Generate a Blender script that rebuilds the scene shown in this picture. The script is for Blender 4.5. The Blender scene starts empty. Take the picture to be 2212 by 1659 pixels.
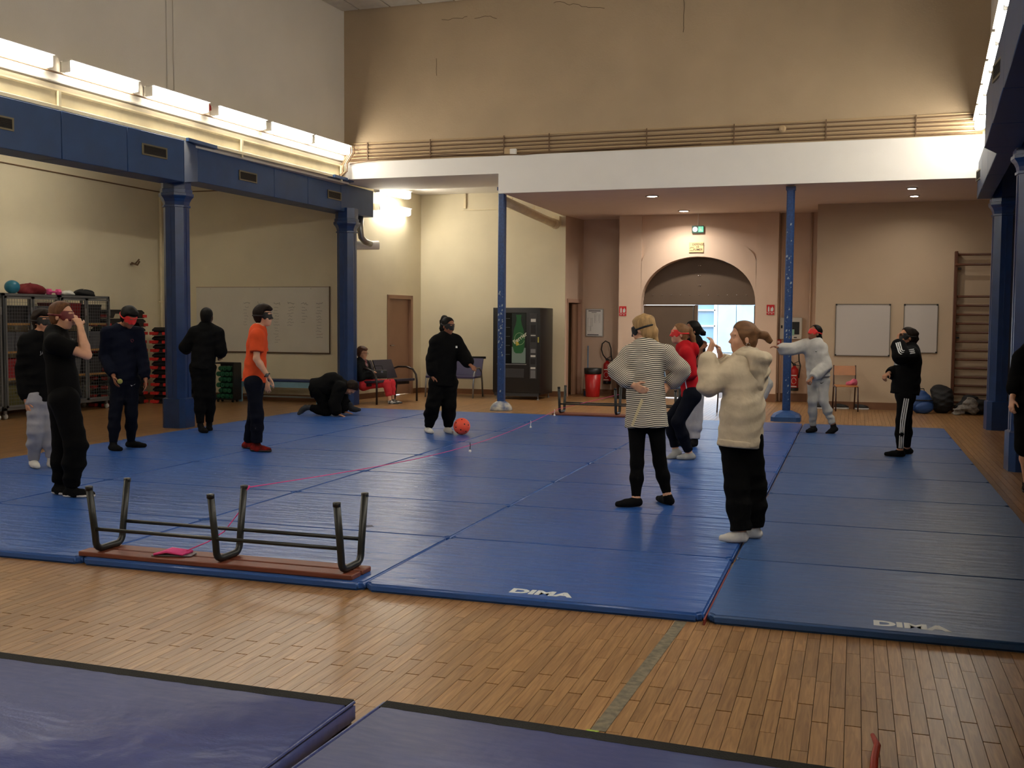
import bpy, bmesh, math, random
import numpy as np
from mathutils import Vector, Matrix

random.seed(7); np.random.seed(7)
SC = bpy.context.scene
COL = SC.collection

# ------------------------------------------------------------------ camera
CAM_H = 1.58
def cam_axes(yaw, pitch, roll):
    cy, sy = math.cos(yaw), math.sin(yaw)
    m0 = np.array([[cy, sy, 0], [0, 0, -1], [-sy, cy, 0]])
    cp, sp = math.cos(pitch), math.sin(pitch)
    p = np.array([[1, 0, 0], [0, cp, -sp], [0, sp, cp]])
    cr, sr = math.cos(roll), math.sin(roll)
    q = np.array([[cr, -sr, 0], [sr, cr, 0], [0, 0, 1]])
    return q @ p @ m0
AX = cam_axes(*[math.radians(a) for a in (17.95, 3.43, .38)])
cam_d = bpy.data.cameras.new('camera'); cam = bpy.data.objects.new('camera', cam_d); COL.objects.link(cam)
r_, d_, f_ = AX
cam.matrix_world = Matrix(((r_[0], -d_[0], -f_[0], 0), (r_[1], -d_[1], -f_[1], 0), (r_[2], -d_[2], -f_[2], CAM_H), (0, 0, 0, 1)))
cam_d.sensor_fit = 'HORIZONTAL'; cam_d.sensor_width = 36.0; cam_d.lens = 36.0 * 2280 / 2212
cam_d.clip_start = .05; cam_d.clip_end = 200
SC.camera = cam

# ------------------------------------------------------------------ world, exposure
W = bpy.data.worlds.new('overcast_sky'); SC.world = W; W.use_nodes = True
W.node_tree.nodes['Background'].inputs[0].default_value = (.70, .84, 1.0, 1)
W.node_tree.nodes['Background'].inputs[1].default_value = 7.0
SC.view_settings.view_transform = 'Standard'; SC.view_settings.look = 'None'
SC.view_settings.gamma = 1.0; SC.view_settings.use_curve_mapping = False
SC.view_settings.exposure = 0.55
SPOTW = 20.0          # watts of each round spotlight
LAMP = 22.0          # strength of every fluorescent diffuser

# ------------------------------------------------------------------ materials
def lin(c):
    c = c / 255.0
    return c / 12.92 if c <= .04045 else ((c + .055) / 1.055) ** 2.4
def rgb(*c): return tuple(lin(v) for v in c) + (1,)
MATS = {}
def mat(name, col, rough=.6, metal=0., vary=0., vscale=3., bump=0., bscale=40., stretch=(1, 1, 1), spec=.5, rnd=0., alpha=1., coat=0., emit=None, detail=3., col2=None, trans=0.):
    if name in MATS: return MATS[name]
    m = bpy.data.materials.new(name); m.use_nodes = True; nt = m.node_tree; N = nt.nodes; L = nt.links
    b = N['Principled BSDF']; MATS[name] = m
    base = rgb(*col); b.inputs['Base Color'].default_value = base
    b.inputs['Roughness'].default_value = rough; b.inputs['Metallic'].default_value = metal
    b.inputs['Specular IOR Level'].default_value = spec
    if coat: b.inputs['Coat Weight'].default_value = coat; b.inputs['Coat Roughness'].default_value = .15
    if alpha < 1: b.inputs['Alpha'].default_value = alpha
    if trans: b.inputs['Transmission Weight'].default_value = trans
    if emit: b.inputs['Emission Color'].default_value = rgb(*emit[0]); b.inputs['Emission Strength'].default_value = emit[1]
    if vary or bump or rnd or col2:
        tc = N.new('ShaderNodeTexCoord'); mp = N.new('ShaderNodeMapping'); L.new(tc.outputs['Object'], mp.inputs[0]); mp.inputs['Scale'].default_value = stretch
        oi = N.new('ShaderNodeObjectInfo')
        ad = N.new('ShaderNodeVectorMath'); ad.operation = 'ADD'; L.new(mp.outputs[0], ad.inputs[0])
        sc_ = N.new('ShaderNodeMath'); sc_.operation = 'MULTIPLY'; sc_.inputs[1].default_value = 37.; L.new(oi.outputs['Random'], sc_.inputs[0]); L.new(sc_.outputs[0], ad.inputs[1])
        src = None
        if vary or col2:
            n = N.new('ShaderNodeTexNoise'); n.inputs['Scale'].default_value = vscale; n.inputs['Detail'].default_value = detail; L.new(ad.outputs[0], n.inputs['Vector'])
            mx = N.new('ShaderNodeMix'); mx.data_type = 'RGBA'
            c1 = tuple(max(0, v * (1 - vary)) for v in base[:3]) + (1,); c2 = rgb(*col2) if col2 else tuple(min(1, v * (1 + vary)) for v in base[:3]) + (1,)
            mx.inputs[6].default_value = c1; mx.inputs[7].default_value = c2
            rp = N.new('ShaderNodeMapRange'); rp.inputs[1].default_value = .35; rp.inputs[2].default_value = .65; L.new(n.outputs[0], rp.inputs[0])
            L.new(rp.outputs[0], mx.inputs[0]); src = mx.outputs[2]
        if rnd:
            hs = N.new('ShaderNodeHueSaturation'); hs.inputs['Color'].default_value = base
            if src: L.new(src, hs.inputs['Color'])
            mr = N.new('ShaderNodeMapRange'); mr.inputs[3].default_value = 1 - rnd; mr.inputs[4].default_value = 1 + rnd; L.new(oi.outputs['Random'], mr.inputs[0]); L.new(mr.outputs[0], hs.inputs['Value']); src = hs.outputs[0]
        if src: L.new(src, b.inputs['Base Color'])
        if bump:
            n2 = N.new('ShaderNodeTexNoise'); n2.inputs['Scale'].default_value = bscale; n2.inputs['Detail'].default_value = 4; L.new(ad.outputs[0], n2.inputs['Vector'])
            bp = N.new('ShaderNodeBump'); bp.inputs['Strength'].default_value = bump; bp.inputs['Distance'].default_value = .01; L.new(n2.outputs[0], bp.inputs['Height']); L.new(bp.outputs[0], b.inputs['Normal'])
    return m

# ------------------------------------------------------------------ mesh helpers
class B:
    def __init__(s): s.v = []; s.f = []
    def add(s, vs, fs):
        o = len(s.v); s.v += [tuple(v) for v in vs]; s.f += [tuple(i + o for i in f) for f in fs]; return s
    def box(s, x0, x1, y0, y1, z0, z1):
        return s.add([(x0, y0, z0), (x1, y0, z0), (x1, y1, z0), (x0, y1, z0), (x0, y0, z1), (x1, y0, z1), (x1, y1, z1), (x0, y1, z1)],
                     [(0, 3, 2, 1), (4, 5, 6, 7), (0, 1, 5, 4), (1, 2, 6, 5), (2, 3, 7, 6), (3, 0, 4, 7)])
    def prism(s, poly, z0, z1):
        n = len(poly); a = sum(poly[i][0] * poly[(i + 1) % n][1] - poly[(i + 1) % n][0] * poly[i][1] for i in range(n))
        if a < 0: poly = poly[::-1]
        return s.add([(x, y, z0) for x, y in poly] + [(x, y, z1) for x, y in poly],
                     [tuple(range(n))[::-1], tuple(range(n, 2 * n))] + [(i, (i + 1) % n, n + (i + 1) % n, n + i) for i in range(n)])
    def rings(s, rings, cap=True):
        n = len(rings[0]); vs = [v for r in rings for v in r]; fs = []
        for k in range(len(rings) - 1):
            for i in range(n):
                j = (i + 1) % n; fs.append((k * n + i, k * n + j, (k + 1) * n + j, (k + 1) * n + i))
        if cap: fs.append(tuple(range(n))[::-1]); fs.append(tuple(range((len(rings) - 1) * n, len(rings) * n)))
        return s.add(vs, fs)
    def lathe(s, prof, c=(0, 0, 0), n=24, rot=0.):
        return s.rings([[(c[0] + r * math.cos(rot + 2 * math.pi * i / n), c[1] + r * math.sin(rot + 2 * math.pi * i / n), c[2] + z) for i in range(n)] for r, z in prof])
    def tube(s, path, r, n=8, closed=False):
        P = [Vector(p) for p in path]; rs = []; up = None; m = len(P)
        for k, p in enumerate(P):
            if closed: t = P[(k + 1) % m] - P[k - 1]
            else: t = P[min(k + 1, m - 1)] - P[max(k - 1, 0)]
            t.normalize()
            if up is None: up = Vector((0, 0, 1)) if abs(t.z) < .9 else Vector((1, 0, 0))
            a = t.cross(up).normalized(); b2 = a.cross(t).normalized(); up = b2
            rr = r[k] if isinstance(r, (list, tuple)) else r
            rs.append([p + a * rr * math.cos(2 * math.pi * i / n) + b2 * rr * math.sin(2 * math.pi * i / n) for i in range(n)])
        if closed: rs.append(rs[0]); return s.rings(rs, cap=False)
        return s.rings(rs)
    def bar(s, a, b2, w, h, up=(0, 0, 1)):
        a = Vector(a); b2 = Vector(b2); t = (b2 - a).normalized(); u = Vector(up)
        if abs(t.dot(u)) > .95: u = Vector((1, 0, 0))
        x = t.cross(u).normalized() * w / 2; y = x.cross(t).normalized() * h / 2
        return s.rings([[p - x - y, p + x - y, p + x + y, p - x + y] for p in (a, b2)])
    def sphere(s, c, r, n=16, m=10, sq=(1, 1, 1)):
        return s.rings([[(c[0] + sq[0] * r * math.sin(math.pi * k / m) * math.cos(2 * math.pi * i / n), c[1] + sq[1] * r * math.sin(math.pi * k / m) * math.sin(2 * math.pi * i / n), c[2] - sq[2] * r * math.cos(math.pi * k / m)) for i in range(n)] for k in [.02] + list(range(1, m)) + [m - .02]])
    def mesh(s, name, m=None, smooth=False, bevel=0., seg=2, angle=None):
        me = bpy.data.meshes.new(name); me.from_pydata(s.v, [], s.f)
        if bevel:
            bm = bmesh.new(); bm.from_mesh(me)
            es = [e for e in bm.edges if e.is_manifold and e.calc_face_angle(0) > .5]
            bmesh.ops.bevel(bm, geom=es, offset=bevel, segments=seg, affect='EDGES', profile=.6); bm.to_mesh(me); bm.free()
        if m: me.materials.append(m)
        if smooth or bevel:
            me.polygons.foreach_set('use_smooth', [True] * len(me.polygons))
            if bevel or angle: 
                try: me.set_sharp_from_angle(angle=angle or .7)
                except Exception: pass
        me.update(); return me
    def build(s, name, m=None, parent=None, **k):
        return link(name, s.mesh(name, m, **k), parent)
def link(name, me, parent=None):
    o = bpy.data.objects.new(name, me); COL.objects.link(o)
    if parent is not None: o.parent = parent
    return o
def tag(o, label, cat=None, group=None, kind=None):
    if label: o['label'] = label
    if cat: o['category'] = cat
    if group: o['group'] = group
    if kind: o['kind'] = kind
    return o
def thing(name, label, cat, loc=(0, 0, 0), rz=0., group=None):
    o = bpy.data.objects.new(name, None); COL.objects.link(o); o.empty_display_size = .1
    o.location = loc; o.rotation_euler = (0, 0, rz); tag(o, label, cat, group); return o
def struct(o, label=None): o['kind'] = 'structure'; return tag(o, label)
def copy_tree(o, parent=None):
    c = o.copy(); COL.objects.link(c); c.parent = parent
    for ch in list(o.children): copy_tree(ch, c)
    return c
def clone(o, loc, rz=None, label=None, group=None):
    c = copy_tree(o); c.location = loc
    if rz is not None: c.rotation_euler = (0, 0, rz)
    if label: c['label'] = label
    if group: c['group'] = group
    return c
def text_mesh(name, body, size, m, bold=0.0, extrude=.0008, sx=1., align='CENTER'):
    cu = bpy.data.curves.new(name, 'FONT'); cu.body = body; cu.size = size; cu.align_x = align; cu.align_y = 'CENTER'; cu.extrude = extrude; cu.offset = bold; cu.resolution_u = 3
    t = bpy.data.objects.new(name, cu); COL.objects.link(t); bpy.context.view_layer.update()
    me = bpy.data.meshes.new_from_object(t.evaluated_get(bpy.context.evaluated_depsgraph_get())); me.name = name
    bpy.data.objects.remove(t); bpy.data.curves.remove(cu)
    for v in me.vertices: v.co.x *= sx
    me.materials.clear(); me.materials.append(m); return me
def text(name, body, size, m, loc, rot, parent, **k):
    o = link(name, text_mesh(name, body, size, m, **k), parent); o.location = loc; o.rotation_euler = rot; return o
def chamfer_poly(w, c, cx=0, cy=0, rot=0.):
    h = w / 2; p = [(-h + c, -h), (h - c, -h), (h, -h + c), (h, h - c), (h - c, h), (-h + c, h), (-h, h - c), (-h, -h + c)]
    return [(cx + x * math.cos(rot) - y * math.sin(rot), cy + x * math.sin(rot) + y * math.cos(rot)) for x, y in p]
def ORD(i): return ['first', 'second', 'third', 'fourth', 'fifth', 'sixth', 'seventh', 'eighth', 'ninth', 'tenth', 'eleventh', 'twelfth', 'thirteenth', 'fourteenth', 'fifteenth', 'sixteenth'][i]
# ------------------------------------------------------------------ palette
m_cream = mat('cream_plaster', (222, 211, 182), .85, vary=.035, vscale=1.2, bump=.12, bscale=60)
m_white = mat('offwhite_plaster', (214, 206, 192), .85, vary=.03, vscale=1.0, bump=.15, bscale=50)
m_tan = mat('tan_plaster', (178, 157, 128), .85, vary=.05, vscale=.9, bump=.25, bscale=35)
m_pink = mat('pinkish_plaster', (212, 188, 168), .8, vary=.03, vscale=1.2, bump=.12, bscale=60)
m_beige = mat('beige_plaster', (196, 176, 150), .8, vary=.03, vscale=1.2, bump=.15, bscale=60)
m_soff = mat('white_paint', (236, 233, 228), .7, vary=.01)
m_lowceil = mat('pink_white_paint', (226, 212, 204), .75, vary=.015)
m_base = mat('brown_baseboard', (120, 82, 55), .5, vary=.08)
m_blue = mat('blue_gloss_paint', (24, 56, 108), .32, vary=.12, vscale=6, bump=.06, bscale=30)
m_blued = mat('blue_duct_paint', (34, 68, 114), .45, vary=.08, vscale=3, bump=.03)
m_dark = mat('dark_gap', (20, 18, 16), .8)
m_black = mat('black_plastic', (18, 18, 19), .45)
m_steel = mat('grey_steel', (140, 142, 145), .35, metal=.8)
m_chrome = mat('chrome', (200, 200, 205), .18, metal=1.)
m_creamy = mat('cream_gloss', (226, 212, 176), .45, vary=.06, vscale=5)
m_cable = mat('tan_cable', (186, 160, 122), .6)
m_cabled = mat('brown_cable', (110, 84, 58), .6)

# ------------------------------------------------------------------ floor
floor = struct(B().box(-14, 7, -6, 26, -.14, -.012).build('floor', mat('floor_screed', (62, 40, 24), .7)), 'oak strip parquet floor of the sports hall')
def wood_mat(name, attr):
    m = bpy.data.materials.new(name); m.use_nodes = True; N = m.node_tree.nodes; L = m.node_tree.links; b = N['Principled BSDF']
    tc = N.new('ShaderNodeTexCoord'); mp = N.new('ShaderNodeMapping'); mp.inputs['Scale'].default_value = (26, 1.6, 1)
    if attr:
        at = N.new('ShaderNodeAttribute'); at.attribute_name = 'tone'; r_out = at.outputs['Fac']; L.new(tc.outputs['Object'], mp.inputs[0])
    else:
        oi = N.new('ShaderNodeObjectInfo'); r_out = oi.outputs['Random']; L.new(tc.outputs['Object'], mp.inputs[0])
    mul = N.new('ShaderNodeMath'); mul.operation = 'MULTIPLY'; mul.inputs[1].default_value = 53; L.new(r_out, mul.inputs[0])
    ad = N.new('ShaderNodeVectorMath'); L.new(mp.outputs[0], ad.inputs[0]); L.new(mul.outputs[0], ad.inputs[1])
    n = N.new('ShaderNodeTexNoise'); n.inputs['Scale'].default_value = 2.2; n.inputs['Detail'].default_value = 5; n.inputs['Distortion'].default_value = 1.2; L.new(ad.outputs[0], n.inputs['Vector'])
    cr = N.new('ShaderNodeValToRGB'); cr.color_ramp.elements[0].position = .3; cr.color_ramp.elements[1].position = .72
    cr.color_ramp.elements[0].color = rgb(124, 88, 54); cr.color_ramp.elements[1].color = rgb(166, 128, 84); L.new(n.outputs[0], cr.inputs[0])
    hs = N.new('ShaderNodeHueSaturation'); L.new(cr.outputs[0], hs.inputs['Color'])
    mr = N.new('ShaderNodeMapRange'); mr.inputs[3].default_value = .86; mr.inputs[4].default_value = 1.13; L.new(r_out, mr.inputs[0]); L.new(mr.outputs[0], hs.inputs['Value'])
    L.new(hs.outputs[0], b.inputs['Base Color']); b.inputs['Roughness'].default_value = .33; b.inputs['Specular IOR Level'].default_value = .45
    bp = N.new('ShaderNodeBump'); bp.inputs['Strength'].default_value = .08; bp.inputs['Distance'].default_value = .004; L.new(n.outputs[0], bp.inputs['Height']); L.new(bp.outputs[0], b.inputs['Normal'])
    return m
m_wood1 = wood_mat('oak_strip', False); m_wood2 = wood_mat('oak_strips_far', True)
PW = .0625; G = .0006
rng = random.Random(3)
near, far = [], []
nx0, nx1 = int(-13.9 / PW), int(6.5 / PW)
for i in range(nx0, nx1):
    x = i * PW; cuts = []
    y = 4.46 if i % 2 else 4.27
    a = y
    while a > -5.5: cuts.append(a); a -= rng.choice([.36, .42, .50, .60])
    cuts.append(-5.9); a = y
    while a < 22.2: a += rng.choice([.36, .42, .50, .60]) if a < 6 else rng.choice([.8, 1.1, 1.4]); cuts.append(a)
    cuts = sorted(set(cuts))
    for y0, y1 in zip(cuts[:-1], cuts[1:]):
        if y1 - y0 < .05: continue
        vis = y1 > 3.2 and y0 < 5.5 and (-.80 * (y0 + y1) / 2 - .5) < x < 1.6
        if abs(y0 - y) < 1e-6: y0 += .006
        (near if vis else far).append((x, y0, y1))
near.sort(key=lambda t: (t[2] + t[1]) + .0 * t[0]); far += near[300:]; near = near[:300]
def plank_geo(b, x0, x1, y0, y1, JG=.0014):
    t = .0007; b.add([(x0 + G + t, y0 + JG / 2 + t, 0), (x1 - G - t, y0 + JG / 2 + t, 0), (x1 - G - t, y1 - JG / 2 - t, 0), (x0 + G + t, y1 - JG / 2 - t, 0),
           (x0 + G, y0 + JG / 2, -.012), (x1 - G, y0 + JG / 2, -.012), (x1 - G, y1 - JG / 2, -.012), (x0 + G, y1 - JG / 2, -.012)], [(0, 1, 2, 3), (4, 5, 1, 0), (5, 6, 2, 1), (6, 7, 3, 2), (7, 4, 0, 3)])
pl_cache = {}
for x, y0, y1 in near:
    L_ = round(y1 - y0, 3)
    if L_ not in pl_cache:
        b = B(); plank_geo(b, -PW / 2, PW / 2, -L_ / 2, L_ / 2); pl_cache[L_] = b.mesh('plank', m_wood1)
    o = link('plank', pl_cache[L_], floor); o.location = (x + PW / 2, (y0 + y1) / 2, 0)
b = B(); tones = []
for x, y0, y1 in far: plank_geo(b, x, x + PW, y0, y1); tones += [rng.random()] * 8
me = b.mesh('floor_strips', m_wood2); at = me.attributes.new('tone', 'FLOAT', 'POINT'); at.data.foreach_set('value', tones)
o = link('floor_strips', me, floor); o['kind'] = 'stuff'

# ------------------------------------------------------------------ walls
def slab(name, poly, z0, z1, m, label=None): return struct(B().prism(poly, z0, z1).build(name, m), label)
def wline(p, q, t):          # wall footprint: face from p to q, thickness t to the left of p->q
    d = Vector((q[0] - p[0], q[1] - p[1])).normalized(); n = Vector((-d.y, d.x)) * t
    return [p, q, (q[0] + n.x, q[1] + n.y), (p[0] + n.x, p[1] + n.y)]
slab('wall_left', [(-13.3, -5.4), (-13.3, 18.6), (-13.6, 18.6), (-13.6, -5.4)], -.1, 4.5, m_cream, 'cream plaster side wall behind the mesh lockers')
slab('wall_whiteboard', [(-13.3, 18.2), (-9.42, 18.2), (-9.6, 18.5), (-13.3, 18.5)], -.1, 4.5, m_cream, 'cream plaster wall carrying the long whiteboard')
# door wall with recess for door_1
dw0, dw1 = Vector((-9.42, 18.2)), Vector((-9.0, 21.3)); dd = (dw1 - dw0).normalized(); dn = Vector((-dd.y, dd.x))
def dwp(t, off=0.): p = dw0 + dd * t - dn * 0 + dn * off; return (p.x, p.y)
T0, T1, TL = 1.80, 2.74, (dw1 - dw0).length
wd = B()
for a, c, z0, z1 in ((0., T0, -.1, 4.5), (T1, TL + .3, -.1, 4.5), (T0, T1, 2.07, 4.5)): wd.prism([dwp(a), dwp(c), dwp(c, .3), dwp(a, .3)], z0, z1)
struct(wd.build('wall_door', m_cream), 'cream plaster side wall with the brown door')
slab('wall_vending', [(-9.2, 21.3), (-5.75, 21.3), (-5.75, 21.5), (-9.2, 21.5)], -.1, 4.5, m_cream, 'cream plaster back wall behind the vending machine')
sw = B(); s0, s1 = Vector((-5.75, 21.3)), Vector((-5.62, 22.3)); sd = (s1 - s0).normalized(); sn = Vector((-sd.y, sd.x))
def swp(t, off=0.): p = s0 + sd * t + sn * off; return (p.x, p.y)
for a, c, z0, z1 in ((0, .13, -.1, 3.9), (.86, 1.2, -.1, 3.9), (.13, .86, 1.99, 3.9)): sw.prism([swp(a), swp(c), swp(c, .2), swp(a, .2)], z0, z1)
struct(sw.build('wall_passage', m_pink), 'narrow pinkish return wall with the doorway')
slab('wall_passage_inner', [(-6.9, 21.5), (-6.8, 21.5), (-6.8, 22.7), (-6.9, 22.7)], -.1, 3.0, m_beige)
slab('wall_passage_end', [(-6.9, 22.6), (-5.6, 22.6), (-5.6, 22.7), (-6.9, 22.7)], -.1, 3.0, m_beige)
slab('ceiling_passage', [(-6.9, 21.5), (-5.75, 21.5), (-5.62, 22.7), (-6.9, 22.7)], 2.6, 2.7, m_beige)
slab('wall_pink', [(-5.7, 22.3), (-4.5, 22.3), (-4.5, 22.6), (-5.7, 22.6)], -.1, 3.9, m_pink, 'pinkish plaster wall with the framed plan')

# arch wall: X -4.67..-1.47, opening -4.2..-1.9, springing 2.0, crown 2.9
AY = 21.6; xl, xr, cxa = -4.2, -1.9, -3.05; ra = (xr - xl) / 2; zs, zc = 1.95, 2.90
def arc(rx, z0, h, n=28): return [(cxa - rx * math.cos(math.pi * i / n), z0 + h * math.sin(math.pi * i / n) ** .92) for i in range(n + 1)]
aw = B(); inn = arc(ra, zs, zc - zs)
pts = [(-4.67, -.1), (-4.67, 3.9), (-1.47, 3.9), (-1.47, -.1), (xr, -.1)] + inn[::-1] + [(xl, -.1)]
def wall_shape(bb, poly, y0, y1):
    n = len(poly); bb.add([(x, y0, z) for x, z in poly] + [(x, y1, z) for x, z in poly], [(i, n + i, n + (i + 1) % n, (i + 1) % n) for i in range(n)])
# front/back as strips so that no concave n-gon is needed
def arch_faces(bb, y, outer_top, inner, flip):
    tops = [(x, outer_top) for x, z in inner]
    for k in range(len(inner) - 1):
        q = [(inner[k][0], y, inner[k][1]), (inner[k + 1][0], y, inner[k + 1][1]), (tops[k + 1][0], y, tops[k + 1][1]), (tops[k][0], y, tops[k][1])]
        bb.add(q, [(3, 2, 1, 0) if flip else (0, 1, 2, 3)])
wall_shape(aw, pts, AY, AY + .5)
for y, fl_ in ((AY, False), (AY + .5, True)):
    arch_faces(aw, y, 3.9, inn, fl_)
    aw.add([(-4.67, y, -.1), (xl, y, -.1), (xl, y, 3.9), (-4.67, y, 3.9)], [(3, 2, 1, 0) if fl_ else (0, 1, 2, 3)])
    aw.add([(xr, y, -.1), (-1.47, y, -.1), (-1.47, y, 3.9), (xr, y, 3.9)], [(3, 2, 1, 0) if fl_ else (0, 1, 2, 3)])
arch = struct(aw.build('wall_arch', m_pink), 'pinkish plaster wall with the wide arched doorway')
# proud band below the outer arch line, and proud pilasters beside the sunk panel
bd = B(); outer = arc(1.16, 2.72, .60); ob = [(x, z) for x, z in outer]
for k in range(len(inn) - 1):
    a0, a1, b0, b1 = inn[k], inn[k + 1], ob[k], ob[k + 1]
    bd.add([(a0[0], AY - .05, a0[1]), (a1[0], AY - .05, a1[1]), (b1[0], AY - .05, b1[1]), (b0[0], AY - .05, b0[1]),
            (a0[0], AY + .01, a0[1]), (a1[0], AY + .01, a1[1]), (b1[0], AY + .01, b1[1]), (b0[0], AY + .01, b0[1])], [(0, 1, 2, 3), (3, 2, 6, 7), (1, 0, 4, 5)])
bd.box(-4.67, xl - .002, AY - .05, AY + .01, -.1, 3.9); bd.box(xr + .002, -1.47, AY - .05, AY + .01, -.1, 3.9)
bd.build('arch_band', m_pink, arch)
slab('wall_arch_return', [(-4.67, 21.6), (-4.5, 21.6), (-4.5, 22.5), (-4.67, 22.5)], -.1, 3.9, m_pink)
slab('wall_recess', [(-1.47, 21.9), (-.5, 21.9), (-.5, 22.1), (-1.47, 22.1)], -.1, 3.9, m_pink, 'pinkish plaster recess behind the white cabinet')
slab('wall_back_right', [(-.7, 20.4), (6.2, 20.4), (6.2, 22.1), (-.7, 22.1)], -.1, 4.5, m_beige, 'beige plaster wall with the two small whiteboards')
slab('wall_right', [(6.0, -5.4), (6.3, -5.4), (6.3, 20.6), (6.0, 20.6)], -.1, 4.5, m_beige)
slab('wall_rear', [(-13.5, -5.4), (6.2, -5.4), (6.2, -5.7), (-13.5, -5.7)], -.1, 7.2, m_cream)
# upper walls
def lx(y): return -8.77 - .063 * (17.2 - y)
def rx(y): return 1.79 - .0625 * (17.2 - y)
slab('wall_upper_left', [(lx(-5.4), -5.4), (lx(17.4), 17.4), (lx(17.4) - .35, 17.4), (lx(-5.4) - .35, -5.4)], 4.02, 7.2, m_white, 'tall off-white upper side wall above the row of lights')
slab('wall_upper_back', [(-9.2, 17.24), (2.4, 17.24), (2.4, 17.6), (-9.2, 17.6)], 4.36, 7.2, m_tan, 'tan plaster upper end wall with cracks and cables')
slab('wall_upper_right', [(rx(-5.4), -5.4), (rx(17.4), 17.4), (rx(17.4) + .35, 17.4), (rx(-5.4) + .35, -5.4)], 4.02, 7.2, m_white)
# hairline cracks on the tan wall
ck = B()
for x0, z0, pts_ in ((-4.9, 6.86, 14), (-3.7, 6.95, 10), (-6.9, 6.75, 7), (-2.75, 7.0, 12), (-7.0, 6.1, 5), (-6.3, 6.72, 6)):
    vert = x0 in (-2.75, -7.0); p = [(x0, 17.238, z0)]
    for k in range(pts_): p.append((p[-1][0] + (rng.uniform(-.01, .015) if vert else rng.uniform(.03, .1)), 17.238, p[-1][2] + (-rng.uniform(.04, .09) if vert else rng.uniform(-.035, .03))))
    ck.tube(p, .0035, 4)
ck.build('crack', mat('crack_shadow_line', (92, 70, 50), .9), bpy.data.objects['wall_upper_back'])

# ceilings
ceil = struct(B().box(-10.7, 2.6, -5.6, 17.5, 7.06, 7.3).build('ceiling', mat('ceiling_grid', (120, 110, 95), .7)), 'high suspended tile ceiling of the hall')
tm = B().box(-.29, .29, -.29, .29, 0, .03).mesh('ceiling_tile', mat('ceiling_tile', (205, 196, 178), .85, vary=.05, vscale=9, bump=.3, bscale=120, rnd=.04), bevel=.008, seg=1)
n = 0
for ix in range(-15, 4):
    for iy in range(24, 29):
        if n >= 100: break
        o = link('ceiling_tile', tm, ceil); o.location = (ix * .6 + .25, iy * .6 + .1, 7.03); n += 1
tb = B()
for ix in range(-17, 5):
    for iy in range(-9, 24):
        x, y = ix * .6 + .25, iy * .6 + .1; tb.box(x - .29, x + .29, y - .29, y + .29, 7.035, 7.06)
o = tb.build('ceiling_tiles_far', MATS['ceiling_tile'], ceil); o['kind'] = 'stuff'
struct(B().prism([(-13.6, -5.6), (lx(-5.6) - .3, -5.6), (lx(17.2) - .3, 17.2), (-9.07, 18.4), (-13.6, 18.4)], 4.40, 4.55).build('ceiling_aisle_left', m_cream))
struct(B().box(-9.7, -5.7, 17.62, 21.5, 4.28, 4.5).build('ceiling_bay', m_soff), 'white ceiling above the bay with the brown door')
struct(B().prism([(rx(-5.6) + .3, -5.6), (6.2, -5.6), (6.2, 20.5), (2.6, 20.5), (rx(17.2) + .3, 17.2)], 4.3, 4.5).build('ceiling_aisle_right', m_beige))
low = struct(B().box(-5.80, 2.6, 17.2, 22.5, 3.76, 4.34).build('ceiling_low', m_lowceil), 'low white ceiling with round spotlights over the entrance')
# front fascias
fa = B(); fa.box(-5.82, 2.3, 17.14, 17.2, 3.74, 4.37); struct(fa.build('trim_1', m_soff), 'white painted front face of the low ceiling')
fa = B(); fa.box(-8.85, -5.82, 17.16, 17.6, 4.075, 4.37); struct(fa.build('trim_2', m_soff), 'narrower white front face over the left bay')
# curved white soffit running back from trim_2
cv = B(); rr_ = []
for k in range(13):
    a = k / 12 * math.pi / 2; rr_.append((17.6 + 2.4 * math.sin(a), 4.08 + .0 + .22 * (1 - math.cos(a))))
cv.rings([[(x, y, z) for y, z in rr_] + [(x, y, 4.36) for y, z in rr_[::-1]] for x in (-8.95, -5.8)])
struct(cv.build('trim_3', m_soff, smooth=False), 'curved white plaster soffit in the left bay')

# baseboards
def bb_(name, p, q, h=.11, t=.015, z=0.): 
    d = Vector((q[0] - p[0], q[1] - p[1])).normalized(); n_ = Vector((d.y, -d.x)) * t
    return struct(B().prism([p, q, (q[0] + n_.x, q[1] + n_.y), (p[0] + n_.x, p[1] + n_.y)], z, z + h).build(name, m_base))
bb_('baseboard_left', (-13.3, -5), (-13.3, 18.2)); bb_('baseboard_whiteboard', (-13.3, 18.2), (-9.42, 18.2)); bb_('baseboard_door_a', dwp(0), dwp(T0 - .02)); bb_('baseboard_door_b', dwp(T1 + .02), dwp(TL))
bb_('baseboard_vending', (-9.0, 21.3), (-5.75, 21.3)); bb_('baseboard_pink', (-5.6, 22.3), (-4.67, 22.3)); bb_('baseboard_arch_a', (-4.67, 21.55), (xl, 21.55)); bb_('baseboard_arch_b', (xr, 21.55), (-1.47, 21.55), .16)
bb_('baseboard_recess', (-1.47, 21.9), (-.7, 21.9), .16); bb_('baseboard_back_right', (-.7, 20.4), (6, 20.4), .13)
bb_('baseboard_passage', swp(0), swp(.1)); bb_('baseboard_return', (-.7, 21.9), (-.7, 20.4), .13)

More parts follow.
